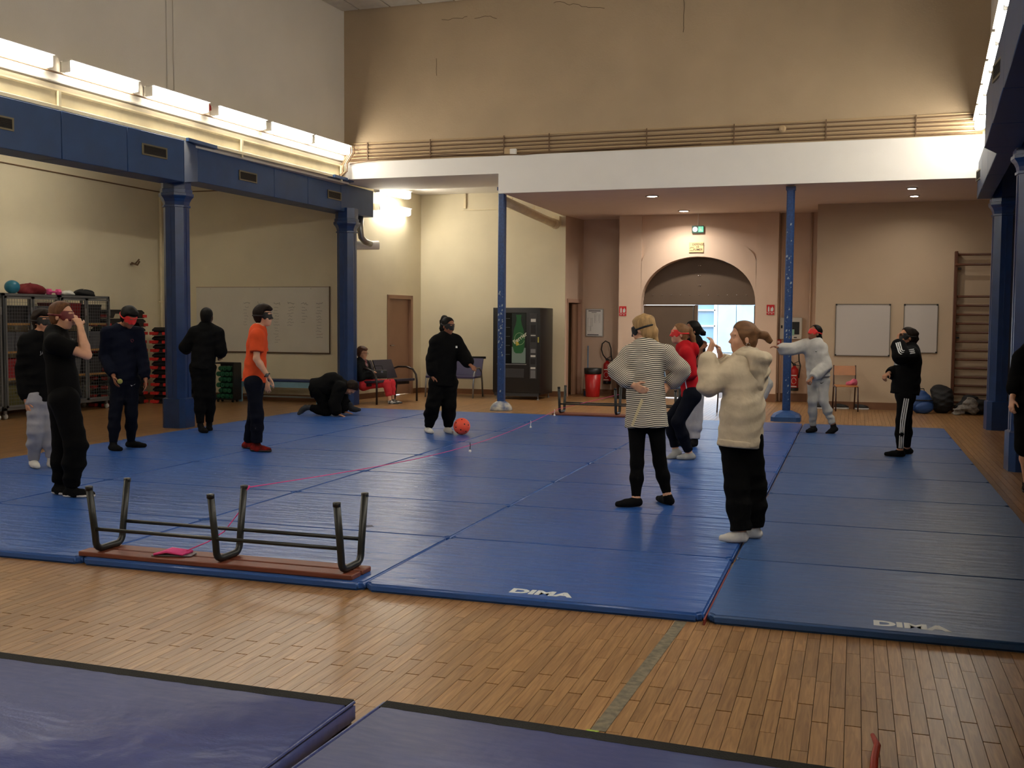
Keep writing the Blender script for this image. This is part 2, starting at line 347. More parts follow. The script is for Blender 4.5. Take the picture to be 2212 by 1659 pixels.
# ------------------------------------------------------------------ exterior seen through the arch
struct(B().box(-9, 3, 22.1, 34, -.3, -.02).build('ground_outside', mat('pale_paving', (214, 212, 206), .8, vary=.05)), 'pale courtyard paving outside the open door')
fac = B(); fac.box(-9, -3.92, 27.0, 27.3, -.1, 5.5); fac.box(-3.92, -3.36, 27.0, 27.3, -.1, 1.0); fac.box(-3.92, -3.36, 27.0, 27.3, 2.3, 5.5); fac.box(-3.36, 3, 27.0, 27.3, -.1, 5.5)
struct(fac.build('wall_courtyard', mat('white_render', (228, 230, 232), .8)), 'white courtyard facade outside the open door')
w1 = struct(B().box(-3.92, -3.36, 27.12, 27.15, 1.0, 2.3).build('window_1', mat('window_glass', (120, 150, 175), .08, spec=.8)), 'courtyard window with white glazing bars')
fr = B()
for z in (1.0, 1.46, 1.86, 2.26): fr.box(-3.92, -3.36, 27.06, 27.13, z, z + .04)
for x in (-3.92, -3.40): fr.box(x, x + .045, 27.06, 27.13, 1.0, 2.3)
fr.build('window_frame', m_soff, w1)
gd = thing('courtyard_shutter', 'pale blue panelled shutter on the courtyard facade outside', 'shutter', (-2.62, 26.9, .8))
m_pblue = mat('pale_blue_paint', (150, 186, 214), .5, vary=.06)
for k in range(3): B().box(-.66 + k * .46, -.215 + k * .46, -.02, .02, .02, 1.9).build('panel', m_pblue, gd)
B().box(-.68, .72, .02, .06, .0, 1.92).build('back_frame', m_steel, gd)
for x in (-.05, .12): B().tube([(x, -.03, 1.22), (x, -.07, 1.22), (x, -.07, 1.25)], .015, 6).build('knob', m_soff, gd)

# arched door: fixed head, closed leaf
m_brown = mat('brown_metal_door', (92, 76, 62), .55, vary=.05, vscale=2, bump=.04)
dy = AY + .22
dr = thing('door_1', None, None); del_keys = [k for k in ('label', 'category') if k in dr]; struct(dr, 'brown metal arched double door with one leaf open')
hd = B(); ai = arc(ra - .002, zs, zc - zs - .002); zb = 1.93
for k in range(len(ai) - 1):
    for y, f in ((dy, 0), (dy + .05, 1)):
        q = [(ai[k][0], y, zb), (ai[k + 1][0], y, zb), (ai[k + 1][0], y, ai[k + 1][1]), (ai[k][0], y, ai[k][1])]; hd.add(q, [(3, 2, 1, 0) if f else (0, 1, 2, 3)])
hd.add([(xl, dy, zb), (xr, dy, zb), (xr, dy + .05, zb), (xl, dy + .05, zb)], [(0, 3, 2, 1)])
head = hd.build('door_head', m_brown, dr)
B().box(xl, xr, dy - .03, dy, zb, zb + .09).build('transom_bar', m_brown, dr)
leaf = B().box(xl + .01, -3.08, dy - .005, dy + .045, .02, zb - .01).build('door_leaf', m_brown, dr)
B().box(-3.13, -3.07, dy - .03, dy + .05, .02, zb - .005).build('meeting_stile', m_brown, leaf)
B().tube([(-3.16, dy - .03, 1.2), (-3.16, dy - .03, 1.92)], .008, 6).build('bolt_rod', m_steel, leaf)
op = B().box(-.02, .02, 0, 1.1, .02, zb - .01).build('open_leaf', m_brown, dr); op.location = (xr - .03, dy + .06, 0); op.rotation_euler = (0, 0, -.12)
rv = B().sphere((0, 0, 0), .012, 8, 6).mesh('rivet', m_chrome, smooth=True)
for k in range(11):
    o = link('rivet', rv, head); o.location = (xl + .2 + k * .19, dy - .006, 2.13)
for z in (2.33, 2.53, 2.73):
    for s in (-.02, .02): o = link('rivet', rv, head); o.location = (cxa + s, dy - .006, z)

# door in the side wall of the bay
m_door = mat('brown_pink_door', (152, 116, 92), .55, vary=.04)
d1 = thing('door_2', None, None); struct(d1, 'brown flush door with lever handle beside the seating bench')
dp = B().prism([dwp(T0 + .05, .05), dwp(T1 - .05, .05), dwp(T1 - .05, .09), dwp(T0 + .05, .09)], .01, 2.02).build('door_leaf', m_door, d1)
fr = B()
for a, c, z0, z1 in ((T0 - .03, T0 + .05, 0, 2.1), (T1 - .05, T1 + .03, 0, 2.1), (T0 - .03, T1 + .03, 2.02, 2.1)): fr.prism([dwp(a, -.02), dwp(c, -.02), dwp(c, .12), dwp(a, .12)], z0, z1)
fr.build('door_frame', m_door, d1)
hx = dwp(T0 + .12, .05); hb = B(); v = Vector((hx[0], hx[1], 1.05)); out = Vector((-dn.x, -dn.y, 0)); al = Vector((dd.x, dd.y, 0))
hb.tube([v, v + out * .05, v + out * .05 + al * .12], .011, 8); hb.bar(v + Vector((0, 0, -.13)), v + Vector((0, 0, .06)), .04, .012)
hb.build('handle', m_chrome, dp)
# doorway in the passage wall: frame and a folding leaf standing open
d3 = thing('door_3', None, None); struct(d3, 'doorway with pinkish frame and folded brown leaf beside the red bin')
fr = B(); m_frame = mat('pink_frame', (196, 160, 140), .5)
for a, c, z0, z1 in ((.10, .15, 0, 2.03), (.84, .90, 0, 2.03), (.10, .90, 1.97, 2.05)): fr.prism([swp(a, -.02), swp(c, -.02), swp(c, .2), swp(a, .2)], z0, z1)
fr.build('door_frame', m_frame, d3)
lf = B()
for k in range(2): lf.prism([swp(.55 + k * .14, .04), swp(.68 + k * .14, .04), swp(.68 + k * .14, .075), swp(.55 + k * .14, .075)], .01, 1.95)
lf.build('folded_leaf', m_door, d3)
# ------------------------------------------------------------------ fluorescent lights
m_diff = mat('lit_diffuser', (255, 250, 236), .5, emit=((255, 248, 234), LAMP))
m_house = mat('light_housing', (225, 222, 214), .5)
LL = 1.20
dif_me = B().box(-LL / 2 + .02, LL / 2 - .02, -.085, .055, -.085, .062).mesh('diffuser', m_diff, bevel=.06, seg=4)
hou_me = B().box(-LL / 2 + .02, LL / 2 - .02, .05, .085, -.06, .075).mesh('housing', m_house, bevel=.006, seg=1)
hood_me = B().box(-LL / 2 + .01, LL / 2 - .01, -.105, .085, .066, .078).mesh('reflector', m_house)
cap_me = B().box(-.012, .012, -.07, .05, -.07, .066).mesh('end_cap', m_house, bevel=.008, seg=1)
def spot_lamp(name, parent, loc, energy, size=.12):
    l = bpy.data.lights.new(name, 'AREA'); l.shape = 'DISK'; l.size = size; l.energy = energy; l.color = (1., .90, .78); l.spread = math.radians(150)
    o = bpy.data.objects.new(name, l); COL.objects.link(o); o.parent = parent; o.location = loc; return o
def lamp(label, x, y, z, rz, group):
    t = thing('fluorescent_light', label, 'light', (x, y, z), rz, group)
    link('diffuser', dif_me, t); link('housing', hou_me, t); link('reflector', hood_me, t)
    for s in (-1, 1): o = link('end_cap', cap_me, t); o.location = (s * (LL / 2 - .012), 0, 0)
    return t
aL = math.atan2(1, .063); aR = math.atan2(1, .0625)
LY = [16.59, 15.34, 14.02, 12.62, 11.18] + [9.74 - 1.44 * k for k in range(10)]
for k, y in enumerate(LY):
    lamp(('bright fluorescent batten on the white upper wall, %s from the tan end wall' % ORD(k)) if k < 6 else 'bright fluorescent batten in the left row, %s from the tan end wall' % ORD(k), lx(y) + .095, y, 4.59, aL, 'fluorescent battens along the left upper wall')
for k in range(16):
    y = 16.6 - k * 1.31
    lamp('bright fluorescent batten above the right blue duct, %s from the tan end wall' % ORD(k), rx(y) - .095, y, 4.52, aR + math.pi, 'fluorescent battens along the right upper wall')
bl = lamp('bright fluorescent batten on the cream wall above the brown door', *(Vector(dwp(1.85, -.1)).to_tuple()), 3.84, math.atan2(dd.y, dd.x), 'battens in the left bay')
lamp('bright fluorescent batten tucked under the ceiling of the left bay', *(Vector(dwp(1.6, -.25)).to_tuple()), 4.16, math.atan2(dd.y, dd.x), 'battens in the left bay')
for k, y in enumerate((5.0, 9.5, 14.0)):
    t = lamp('fluorescent batten on the left aisle ceiling, %s from the camera' % ORD(k), -11.2, y, 4.31, math.pi / 2, 'battens on the left aisle ceiling'); t.rotation_euler = (math.radians(90), 0, math.pi / 2)

# round recessed spotlights
m_spot = mat('lit_spot', (255, 246, 230), .4, emit=((255, 240, 214), 30.))
for i, (x, y, lab) in enumerate(((-3.4, 18.32, 'round recessed spotlight in the low ceiling, nearer the hall'), (-3.25, 20.9, 'round recessed spotlight in the low ceiling above the green exit sign'))):
    t = thing('spotlight', lab, 'light', (x, y, 3.758), 0, 'spotlights in the low ceiling')
    B().lathe([(.085, 0), (.115, -.004), (.118, -.012), (.09, -.016), (.085, -.006)], n=24).build('trim_ring', m_soff, t, smooth=True)
    B().lathe([(.085, -.002), (.086, -.010), (.05, -.016), (.001, -.018)], n=24).build('lens', m_spot, t, smooth=True); spot_lamp('spot_bulb', t, (0, 0, -.03), SPOTW)
t = thing('spotlight', 'pair of small square-set recessed spots at the right of the low ceiling', 'light', (.86, 18.85, 3.758), 0, 'spotlights in the low ceiling')
for k, (dx, dy_) in enumerate(((-.04, -.55), (.05, .55))):
    B().lathe([(.06, 0), (.09, -.006), (.07, -.014)], (dx, dy_, 0), 20).build('trim_ring', m_soff, t, smooth=True); B().lathe([(.062, -.006), (.06, -.018), (.001, -.022)], (dx, dy_, 0), 20).build('lens', m_spot, t, smooth=True); spot_lamp('spot_bulb', t, (dx, dy_, -.03), SPOTW * .22, .09)

# red alarm beacon between lamps
t = thing('alarm_beacon', 'small red alarm beacon between two fluorescent battens', 'alarm', (lx(13.32) + .06, 13.32, 4.62))
B().lathe([(.03, -.05), (.05, -.04), (.05, .02), (.03, .05), (.001, .06)], n=14).build('dome', mat('red_lens', (170, 40, 30), .3), t, smooth=True); B().box(-.06, -.01, -.04, .04, -.05, .05).build('base', m_house, t)

# ------------------------------------------------------------------ cream ledge, conduit and brackets below the left lights
def along(off, z, y0=-5., y1=17.2, n=12, sag=0.): return [(lx(y0 + (y1 - y0) * k / n) + off, y0 + (y1 - y0) * k / n, z + (rng.uniform(-sag, sag))) for k in range(n + 1)]
lg = B()
lg.rings([[(lx(y) - .30, y, 4.06), (lx(y) + .10, y, 4.06), (lx(y) + .10, y, 4.10), (lx(y) + .045, y, 4.12), (lx(y) + .045, y, 4.27), (lx(y) + .07, y, 4.285), (lx(y) + .07, y, 4.305), (lx(y) - .30, y, 4.305)] for y in (-5.4, 17.22)])
struct(lg.build('trim_4', m_creamy), 'cream steel girder ledge under the left row of lights')
tag(B().tube(along(.035, 4.385), .022, 8).build('conduit_pipe', mat('grey_conduit', (120, 112, 100), .5), smooth=True), 'grey conduit pipe running below the left row of lights', 'pipe')
tag(B().tube(along(.06, 4.50), .012, 6).build('light_rail_cable', m_cabled, smooth=True), 'thin dark cable linking the left row of lights', 'cable')
for i, y in enumerate((10.5, 14.1, 17.0)):
    tag(B().bar((lx(y) + .075, y, 4.02), (lx(y) + .075, y, 4.285), .045, .03).build('hanger_bracket', m_creamy), 'short cream hanger bracket over the left blue duct, %s from the camera' % ORD(i), 'bracket', 'hanger brackets')
# ------------------------------------------------------------------ blue ducts
def duct_seg(parent, name, p, q, w, z0, z1, zz=None, side=1):
    (x0, y0), (x1, y1) = p, q; z0b, z1b = zz or (z0, z1)
    b = B(); b.rings([[(x0, y0, z0), (x0, y0, z1), (x0 - side * w, y0, z1), (x0 - side * w, y0, z0)], [(x1, y1, z0b), (x1, y1, z1b), (x1 - side * w, y1, z1b), (x1 - side * w, y1, z0b)]])
    return b.build(name, m_blued, parent, bevel=.006, seg=1)
def vent(parent, x, y, z, ang, side, L_=.42, H_=.10):
    t = link('vent_frame', VF, parent); t.location = (x, y, z); t.rotation_euler = (0, 0, ang)
    o = link('grille', VG, t)
    for k in range(6): s = link('slat', VS, t); s.location = (0, -.004, -.045 + k * .018)
vb = B()
for a in ((-.24, .24, -.075, -.055), (-.24, .24, .055, .075), (-.24, -.215, -.055, .055), (.215, .24, -.055, .055)): vb.box(a[0], a[1], -.012, .004, a[2], a[3])
VF = vb.mesh('vent_frame', mat('dull_brass', (120, 112, 90), .4, metal=.5)); VG = B().box(-.215, .215, -.002, .003, -.055, .055).mesh('grille', m_dark); VS = B().box(-.215, .215, -.006, .003, -.003, .003).mesh('slat', mat('dark_slat', (44, 36, 28), .6))
dl = thing('air_duct', 'long blue box duct over the left columns with small dark vents', 'duct')
def axA(y): return -8.89 + .071 * (y - 12.65)
def axB(y): return -9.05 + .031 * (y - 13.2)
ys = [-5., -1.5, 2.0, 5.5, 8.2, 10.45, 11.55, 12.65]
for a, c in zip(ys[:-1], ys[1:]): duct_seg(dl, 'duct_section', (axA(a + .004), a + .004), (axA(c - .004), c - .004), .42, 3.47, 4.04)
tr = B(); tr.rings([[(axA(12.65), 12.65, 3.47), (axA(12.65), 12.65, 4.04), (axA(12.65) - .42, 12.65, 4.04), (axA(12.65) - .42, 12.65, 3.47)], [(axB(13.2), 13.2, 3.55), (axB(13.2), 13.2, 4.05), (axB(13.2) - .40, 13.2, 4.05), (axB(13.2) - .40, 13.2, 3.55)]])
tr.build('duct_transition', m_blued, dl)
ys = [13.2, 15.2, 16.25, 17.4, 18.68]
for a, c in zip(ys[:-1], ys[1:]): duct_seg(dl, 'duct_section', (axB(a + .004), a + .004), (axB(c - .004), c - .004), .40, 3.55, 4.05)
for y, z in ((9.5, 3.75), (12.05, 3.80), (6.4, 3.75)): vent(dl, axA(y) + .003, y, z, math.atan2(1, .071), 1)
for y, z in ((14.45, 3.78), (17.15, 3.80)): vent(dl, axB(y) + .003, y, z, math.atan2(1, .031), 1)
for y in (13.0, 16.9):
    B().prism([(lx(y) - .25, y - .25), (lx(y) + .13, y - .22), (lx(y) + .13, y + .5), (lx(y) - .25, y + .62)], 4.052, 4.10).build('support_plate', m_blued, dl)
# outlet pipe under the far end
B().tube([(-9.05, 18.45, 3.6), (-9.05, 18.45, 3.30), (-9.04, 18.47, 3.16), (-9.0, 18.55, 3.08), (-8.98, 18.75, 3.05)], .06, 12).build('outlet_pipe', mat('galvanised', (150, 150, 148), .3, metal=.8), dl, smooth=True)
tag(B().tube([(-9.36, 18.62, 3.02), (-9.12, 18.85, 3.03), (-8.92, 19.0, 3.04)], .085, 12).build('white_wall_pipe', m_soff, smooth=True), 'white plastic pipe elbow under the far end of the left duct', 'pipe')
dr_ = thing('air_duct', 'blue box duct overhead at the right with grey-lit side and dark underside', 'duct')
def bxA(y): return 1.264 + .0625 * (y - 12.35)
def bxB(y): return 1.435 + .0569 * (y - 12.8)
ys = [-5., -1., 2.5, 5.5, 7.4, 9.3, 10.9, 12.35]
for a, c in zip(ys[:-1], ys[1:]): duct_seg(dr_, 'duct_section', (bxA(a + .004), a + .004), (bxA(c - .004), c - .004), .36, 3.45, 4.02, side=-1)
tr = B(); tr.rings([[(bxA(12.35), 12.35, 3.45), (bxA(12.35), 12.35, 4.02), (bxA(12.35) + .36, 12.35, 4.02), (bxA(12.35) + .36, 12.35, 3.45)], [(bxB(12.8), 12.8, 3.45), (bxB(12.8), 12.8, 3.97), (bxB(12.8) + .2, 12.8, 3.97), (bxB(12.8) + .2, 12.8, 3.45)]])
tr.build('duct_transition', m_blued, dr_)
ys = [12.8, 14.6, 16.1, 17.36]
for a, c in zip(ys[:-1], ys[1:]): duct_seg(dr_, 'duct_section', (bxB(a + .004), a + .004), (bxB(c - .004), c - .004), .2, 3.45, 3.97, side=-1)
for y in (13.4, 16.6): vent(dr_, bxB(y) - .003, y, 3.72, -math.atan2(1, .0569), 1)
vent(dr_, bxA(9.9) - .003, 9.9, 3.74, -math.atan2(1, .0625), 1)

# ------------------------------------------------------------------ columns
def column(label, x, y, rot, top):
    t = thing('column', label, 'column', (x, y, 0), rot)
    b = B(); b.rings([[(px, py, z) for px, py in chamfer_poly(w, c)] for w, c, z in ((.37, .06, 0), (.37, .06, .42), (.33, .085, .435))]); b.build('base', m_blue, t)
    b = B(); b.rings([[(px, py, z) for px, py in chamfer_poly(.325, .085)] for z in (.435, 3.17)]); b.build('shaft', m_blue, t)
    b = B(); b.rings([[(px, py, z) for px, py in chamfer_poly(w, w * .27)] for w, z in ((.325, 3.17), (.36, 3.175), (.36, 3.20), (.33, 3.205), (.345, 3.25), (.38, 3.29), (.43, 3.32), (.445, 3.335), (.445, 3.37), (.41, 3.375), (.41, 3.43), (.38, 3.435), (.38, top))]); b.build('capital', m_blue, t)
    for a in range(4):       # raised corner mouldings
        f = B().box(-.012, .012, -.168, -.158, .44, 3.16).build('moulding', m_blue, t); f.rotation_euler = (0, 0, a * math.pi / 2)
    return t
column('thick blue iron column nearest the mesh lockers', -9.35, 13.1, .06, 3.60)
column('thick blue iron column beside the seated woman', -8.965, 17.72, .06, 3.62)
column('thick blue iron column at the right edge beside the passer-by', 1.78, 12.5, .06, 4.0)
column('thick blue iron column beside the wooden wall bars', 2.08, 17.25, .06, 4.0)
m_chip = mat('chipped_blue_paint', (24, 58, 112), .4, col2=(32, 70, 126), vscale=30, vary=.15)
def pillar(label, x, y, zt, kind):
    t = thing('pillar', label, 'pillar', (x, y, 0))
    b = B(); w = .062; b.rings([[(px, py, z) for px, py in chamfer_poly(2 * w, .02)] for z in (.10, zt - .06)]); b.build('shaft', m_chip, t)
    B().box(-.075, .075, -.07, .07, zt - .06, zt).build('top_plate', m_blue, t)
    b = B()
    if kind == 0: b.lathe([(.20, 0), (.20, .03), (.18, .08), (.14, .13), (.09, .16), (.06, .17)], n=18)
    else: b.rings([[(px, py, z) for px, py in chamfer_poly(w_, .06)] for w_, z in ((.46, 0), (.46, .07), (.40, .11), (.2, .16), (.15, .17))])
    b.build('foot', mat('worn_foot_%d' % kind, (34, 74, 132), .5, col2=(190, 186, 172) if kind == 0 else (40, 80, 138), vscale=6, vary=.1), t, smooth=(kind == 0))
    b = B(); rg = random.Random(5 + kind)
    for k in range(46):
        z = rg.gauss(1.35, .32) if kind == 0 else rg.uniform(.3, 3.2); s = rg.uniform(.003, .016); xx = rg.uniform(-.04, .04); b.add([(xx - s, -.0634, z - s * 1.4), (xx + s * .7, -.0634, z - s), (xx + s, -.0634, z + s * 1.2), (xx - s * .6, -.0634, z + s)], [(0, 1, 2, 3)])
    b.build('paint_chips', mat('bare_paint', (150, 160, 170), .6), t)
    return t
pillar('slim blue post in front of the vending machine', -5.90, 17.6, 3.90, 0)
pillar('slim blue post beside the grey-clad thrower', -1.02, 17.5, 3.74, 1)

# ------------------------------------------------------------------ cables on the tan wall
for k in range(10):
    z0 = 4.415 + k * .031; p = []
    rr2 = random.Random(k)
    for j in range(33):
        x = -8.72 + j * (10.45 / 32); p.append((x, 17.225, z0 + .0025 * math.sin(j * .35 + k) + rr2.uniform(-.0015, .0015) + (.012 if k > 7 else 0)))
    tag(B().tube(p, .010 if k % 3 else .012, 6).build('wall_cable', m_cable if k % 2 else m_cabled, smooth=True), 'cable strung along the tan end wall, %s from the bottom of ten' % ORD(k), 'cable', 'cables along the tan wall')
clip = B().box(-.008, .008, -.012, .012, -.16, .16).mesh('cable_clip', m_cabled)
for i, x in enumerate((-8.3, -7.1, -5.75, -4.95, -3.3, -1.9, -.5, .8)):
    o = link('cable_clip', clip); o.location = (x, 17.218, 4.56); tag(o, 'thin upright clip holding the wall cables, %s from the left' % ORD(i), 'clip', 'cable clips')
t = thing('junction_box', 'small beige junction box under the wall cables, left of centre', 'box', (-5.6, 17.2, 4.44)); B().box(-.13, -.03, -.03, .03, -.04, .05).build('box', m_cable, t, bevel=.006, seg=1); B().box(-.03, .08, -.03, .03, -.045, .045).build('cover', m_soff, t, bevel=.006, seg=1)
t = thing('junction_box', 'small round box on the wall cables towards the right', 'box', (-1.15, 17.2, 4.60)); B().lathe([(.05, 0), (.055, .03), (.03, .05), (.001, .05)], n=14).build('cover', m_cable, t).rotation_euler = (math.pi / 2, 0, 0)
p0 = [(-8.66, 17.15, 4.62), (-8.64, 17.12, 4.5), (-8.74, 17.05, 4.3), (-8.72, 17.0, 4.16), (-8.8, 16.95, 4.06)]
cbn = thing('cable_bundle', 'bundle of cables dropping from the wall corner behind the left duct', 'cables')
for k in range(5): B().tube([(x + .03 * k, y + .015 * math.sin(k * 2), z + .01 * k) for x, y, z in p0], .012, 6).build('strand', m_cable if k % 2 else m_cabled, cbn, smooth=True)
tag(B().tube([(-8.6, 17.13, 4.34), (-8.0, 17.13, 4.40), (-6.8, 17.13, 4.43), (-5.9, 17.13, 4.40), (-5.4, 17.13, 4.37), (-4.6, 17.13, 4.40), (-2.4, 17.13, 4.42)], .010, 6).build('loose_cable', m_cabled, smooth=True), 'loose dark cable sagging along the top of the white fascia', 'cable')
# white duct pipe along the low ceiling edge
wp = thing('drain_pipe', 'white plastic pipe under the left edge of the low ceiling', 'pipe')
B().tube([(-5.93, 17.75, 3.69), (-5.93, 21.0, 3.58)], .085, 14).build('pipe', m_creamy, wp, smooth=True)
B().tube([(-5.93, 20.9, 3.58), (-5.93, 21.15, 3.575)], .10, 14).build('socket', m_creamy, wp, smooth=True)
B().box(-6.0, -5.84, 21.12, 21.28, 3.56, 3.74).build('end_block', m_creamy, wp)
for y in (18.2, 19.6): B().box(-5.95, -5.91, y, y + .03, 3.7, 3.79).build('hanger', m_creamy, wp)
t = tag(B().box(-8.0, -7.95, 21.26, 21.3, 3.96, 4.3).build('pipe_box', m_creamy), 'short cream boxed pipe at the top of the vending wall', 'pipe'); 
tag(B().bar((-8.06, 21.285, 3.93), (-5.9, 21.285, 3.93), .02, .02).build('wall_conduit', m_creamy), 'cream conduit running level high on the vending wall', 'conduit')
# conduits on the left walls
t = tag(B().tube([(-13.28, -4, 4.1), (-13.28, 18.16, 4.1), (-9.5, 18.17, 4.1)], .012, 6).build('wall_conduit', m_cabled), 'thin brown conduit high along the cream left walls', 'conduit')
t = thing('wall_pipe', 'cream upright pipe in the corner left of the whiteboard', 'pipe', (-13.22, 18.0, 0)); B().tube([(0, 0, 0), (0, 0, 4.08)], .025, 8).build('pipe', m_creamy, t, smooth=True); B().box(-.04, .04, -.04, .0, 1.9, 1.93).build('clamp', m_creamy, t)
for k_, y_ in ((0, 12.52), (1, 12.66)): tag(B().tube([(lx(y_) + .008, y_, 4.70), (lx(y_) + .008, y_, 7.05)], .008, 6).build('upright_conduit', m_white, smooth=True), ('left' if k_ == 0 else 'right') + ' one of two thin upright conduits on the white upper wall', 'conduit', 'upper wall conduits')
t = thing('wall_hook', 'small dark metal hook on the cream wall above the lockers', 'hook', (-13.27, 17.15, 2.62)); B().tube([(-.02, 0, 0), (.10, 0, .01), (.16, -.05, .03), (.20, -.02, .09)], .014, 6).build('arm', m_cabled, t); B().tube([(.08, -.1, .02), (.14, .0, -.02), (.11, .1, .05)], .018, 6).build('prong', m_cabled, t)
tag(B().tube([(-1.42, 21.86, 0), (-1.42, 21.86, 3.76)], .022, 8).build('wall_pipe', m_pink, smooth=True), 'pinkish upright pipe right of the arched doorway', 'pipe')
tag(B().tube([(-.86, 21.87, 0), (-.86, 21.87, 3.76)], .02, 8).build('wall_pipe', m_pink, smooth=True), 'pinkish upright pipe beside the corner of the whiteboard wall', 'pipe')

# ------------------------------------------------------------------ mats
def mat_vinyl(name, col, rough, bump, dist=.02, bs=(1, 5, 1), bsc=2.2):
    m = bpy.data.materials.new(name); m.use_nodes = True; N = m.node_tree.nodes; L = m.node_tree.links; b_ = N['Principled BSDF']
    tc = N.new('ShaderNodeTexCoord'); oi = N.new('ShaderNodeObjectInfo'); mul = N.new('ShaderNodeMath'); mul.operation = 'MULTIPLY'; mul.inputs[1].default_value = 91; L.new(oi.outputs['Random'], mul.inputs[0])
    def nz(scale, st, det=3, dist=0.):
        mp = N.new('ShaderNodeMapping'); mp.inputs['Scale'].default_value = st; L.new(tc.outputs['Object'], mp.inputs[0]); ad = N.new('ShaderNodeVectorMath'); L.new(mp.outputs[0], ad.inputs[0]); L.new(mul.outputs[0], ad.inputs[1])
        n = N.new('ShaderNodeTexNoise'); n.inputs['Scale'].default_value = scale; n.inputs['Detail'].default_value = det; n.inputs['Distortion'].default_value = dist; L.new(ad.outputs[0], n.inputs['Vector']); return n.outputs[0]
    mx = N.new('ShaderNodeMix'); mx.data_type = 'RGBA'; c = rgb(*col); mx.inputs[6].default_value = tuple(v * .86 for v in c[:3]) + (1,); mx.inputs[7].default_value = tuple(min(1, v * 1.16) for v in c[:3]) + (1,)
    L.new(nz(1.6, (1, 3, 1), 6), mx.inputs[0])
    hs = N.new('ShaderNodeHueSaturation'); mr = N.new('ShaderNodeMapRange'); mr.inputs[3].default_value = .92; mr.inputs[4].default_value = 1.08; L.new(oi.outputs['Random'], mr.inputs[0]); L.new(mr.outputs[0], hs.inputs['Value']); L.new(mx.outputs[2], hs.inputs['Color']); L.new(hs.outputs[0], b_.inputs['Base Color'])
    rr = N.new('ShaderNodeMapRange'); rr.inputs[3].default_value = rough - .08; rr.inputs[4].default_value = rough + .12; L.new(nz(9, (1, 4, 1), 4), rr.inputs[0]); L.new(rr.outputs[0], b_.inputs['Roughness'])
    b_.inputs['Specular IOR Level'].default_value = .5
    b1 = N.new('ShaderNodeBump'); b1.inputs['Strength'].default_value = bump; b1.inputs['Distance'].default_value = dist; L.new(nz(bsc, bs, 3, .6), b1.inputs['Height'])
    b2 = N.new('ShaderNodeBump'); b2.inputs['Strength'].default_value = bump * .35; b2.inputs['Distance'].default_value = .004; L.new(nz(60, (1, 2, 1), 2), b2.inputs['Height']); L.new(b1.outputs[0], b2.inputs['Normal']); L.new(b2.outputs[0], b_.inputs['Normal'])
    return m
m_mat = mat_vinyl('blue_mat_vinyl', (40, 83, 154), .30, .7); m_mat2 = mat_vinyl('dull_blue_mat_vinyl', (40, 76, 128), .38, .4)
SX = [(-8.78, -6.70), (-6.70, -4.69), (-4.69, -2.685), (-2.685, -.715), (-.706, 1.285)]
MY0, ML, MT = 5.50, 1.385, .05
COLN = ['leftmost', 'second', 'third', 'fourth', 'rightmost']
def mat_mesh(w, l, m):
    bm = bmesh.new(); bmesh.ops.create_cube(bm, size=1.)
    for v in bm.verts: v.co = Vector((v.co.x * w, v.co.y * l, (v.co.z + .5) * MT))
    bmesh.ops.bevel(bm, geom=[e for e in bm.edges if abs(e.verts[0].co.z - e.verts[1].co.z) > .01], offset=.03, segments=3, affect='EDGES')
    bmesh.ops.bevel(bm, geom=[e for e in bm.edges if e.calc_face_angle(0) > 1.], offset=.012, segments=3, affect='EDGES')
    me = bpy.data.meshes.new('gym_mat'); bm.to_mesh(me); bm.free(); me.materials.append(m); me.polygons.foreach_set('use_smooth', [True] * len(me.polygons)); me.set_sharp_from_angle(angle=.9); return me
GMATS = {}
for c, (xa, xb) in enumerate(SX):
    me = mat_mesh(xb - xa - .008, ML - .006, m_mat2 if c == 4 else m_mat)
    for r in range(8):
        o = link('gym_mat', me); off = (.02, 0, .015, -.01, .0)[c] if r == 0 else 0
        o.location = ((xa + xb) / 2, MY0 + ML * (r + .5) + (.02 * (c == 0)), 0); o.rotation_euler = (0, 0, random.Random(c * 9 + r).uniform(-.0015, .0015))
        tag(o, 'blue vinyl gym mat, %s row from the left, %s from the camera' % (COLN[c], ORD(r)) if c in (1, 2, 3) else 'blue vinyl gym mat in the %s row, %s from the camera' % (COLN[c], ORD(r)), 'mat', 'blue gym mats laid side by side')
        GMATS[c, r] = o
m_print = mat('white_print', (206, 212, 214), .5)
for c, x in ((3, -1.645), (4, .305)):
    g = GMATS[c, 0]; o = text('printed_logo', 'DIMA', .125, m_print, (x - g.location.x, 5.63 - g.location.y, MT + .0004), (0, 0, 0), g, bold=.006, sx=1.18, extrude=.0003)
tp = tag(B().box(-.03, .03, 0, 1.6, 0, .002).build('floor_tape', mat('grey_tape', (104, 96, 78), .7, vary=.3, vscale=30, col2=(124, 114, 92))), 'worn grey tape strip across the parquet towards the camera', 'tape'); tp.location = (-.905, 3.9, .0003); tp.rotation_euler = (0, 0, -.045)
t2 = tag(B().box(-.025, .025, 0, .16, 0, .002).build('floor_tape', mat('green_tape', (150, 170, 60), .6, vary=.3, vscale=60)), 'short yellow-green end of the tape strip on the parquet', 'tape'); t2.location = (-.925, 3.74, .0003)
tag(B().tube([(.10, 3.80, .012), (.105, 3.9, .03), (.115, 3.98, .05), (.10, 4.06, .055)], [.014, .014, .013, .008], 8).build('red_strap_end', mat('red_rubber', (150, 40, 22), .5), smooth=True), 'curled red strap end lying on the parquet near the camera', 'strap')
tag(B().box(-.004, .004, 0, 1.2, 0, .03).build('wooden_batten', mat('red_batten', (130, 50, 40), .6)), 'thin red strip glimpsed in the gap between two front mats', 'strip').location = (-.7105, 5.47, 0)
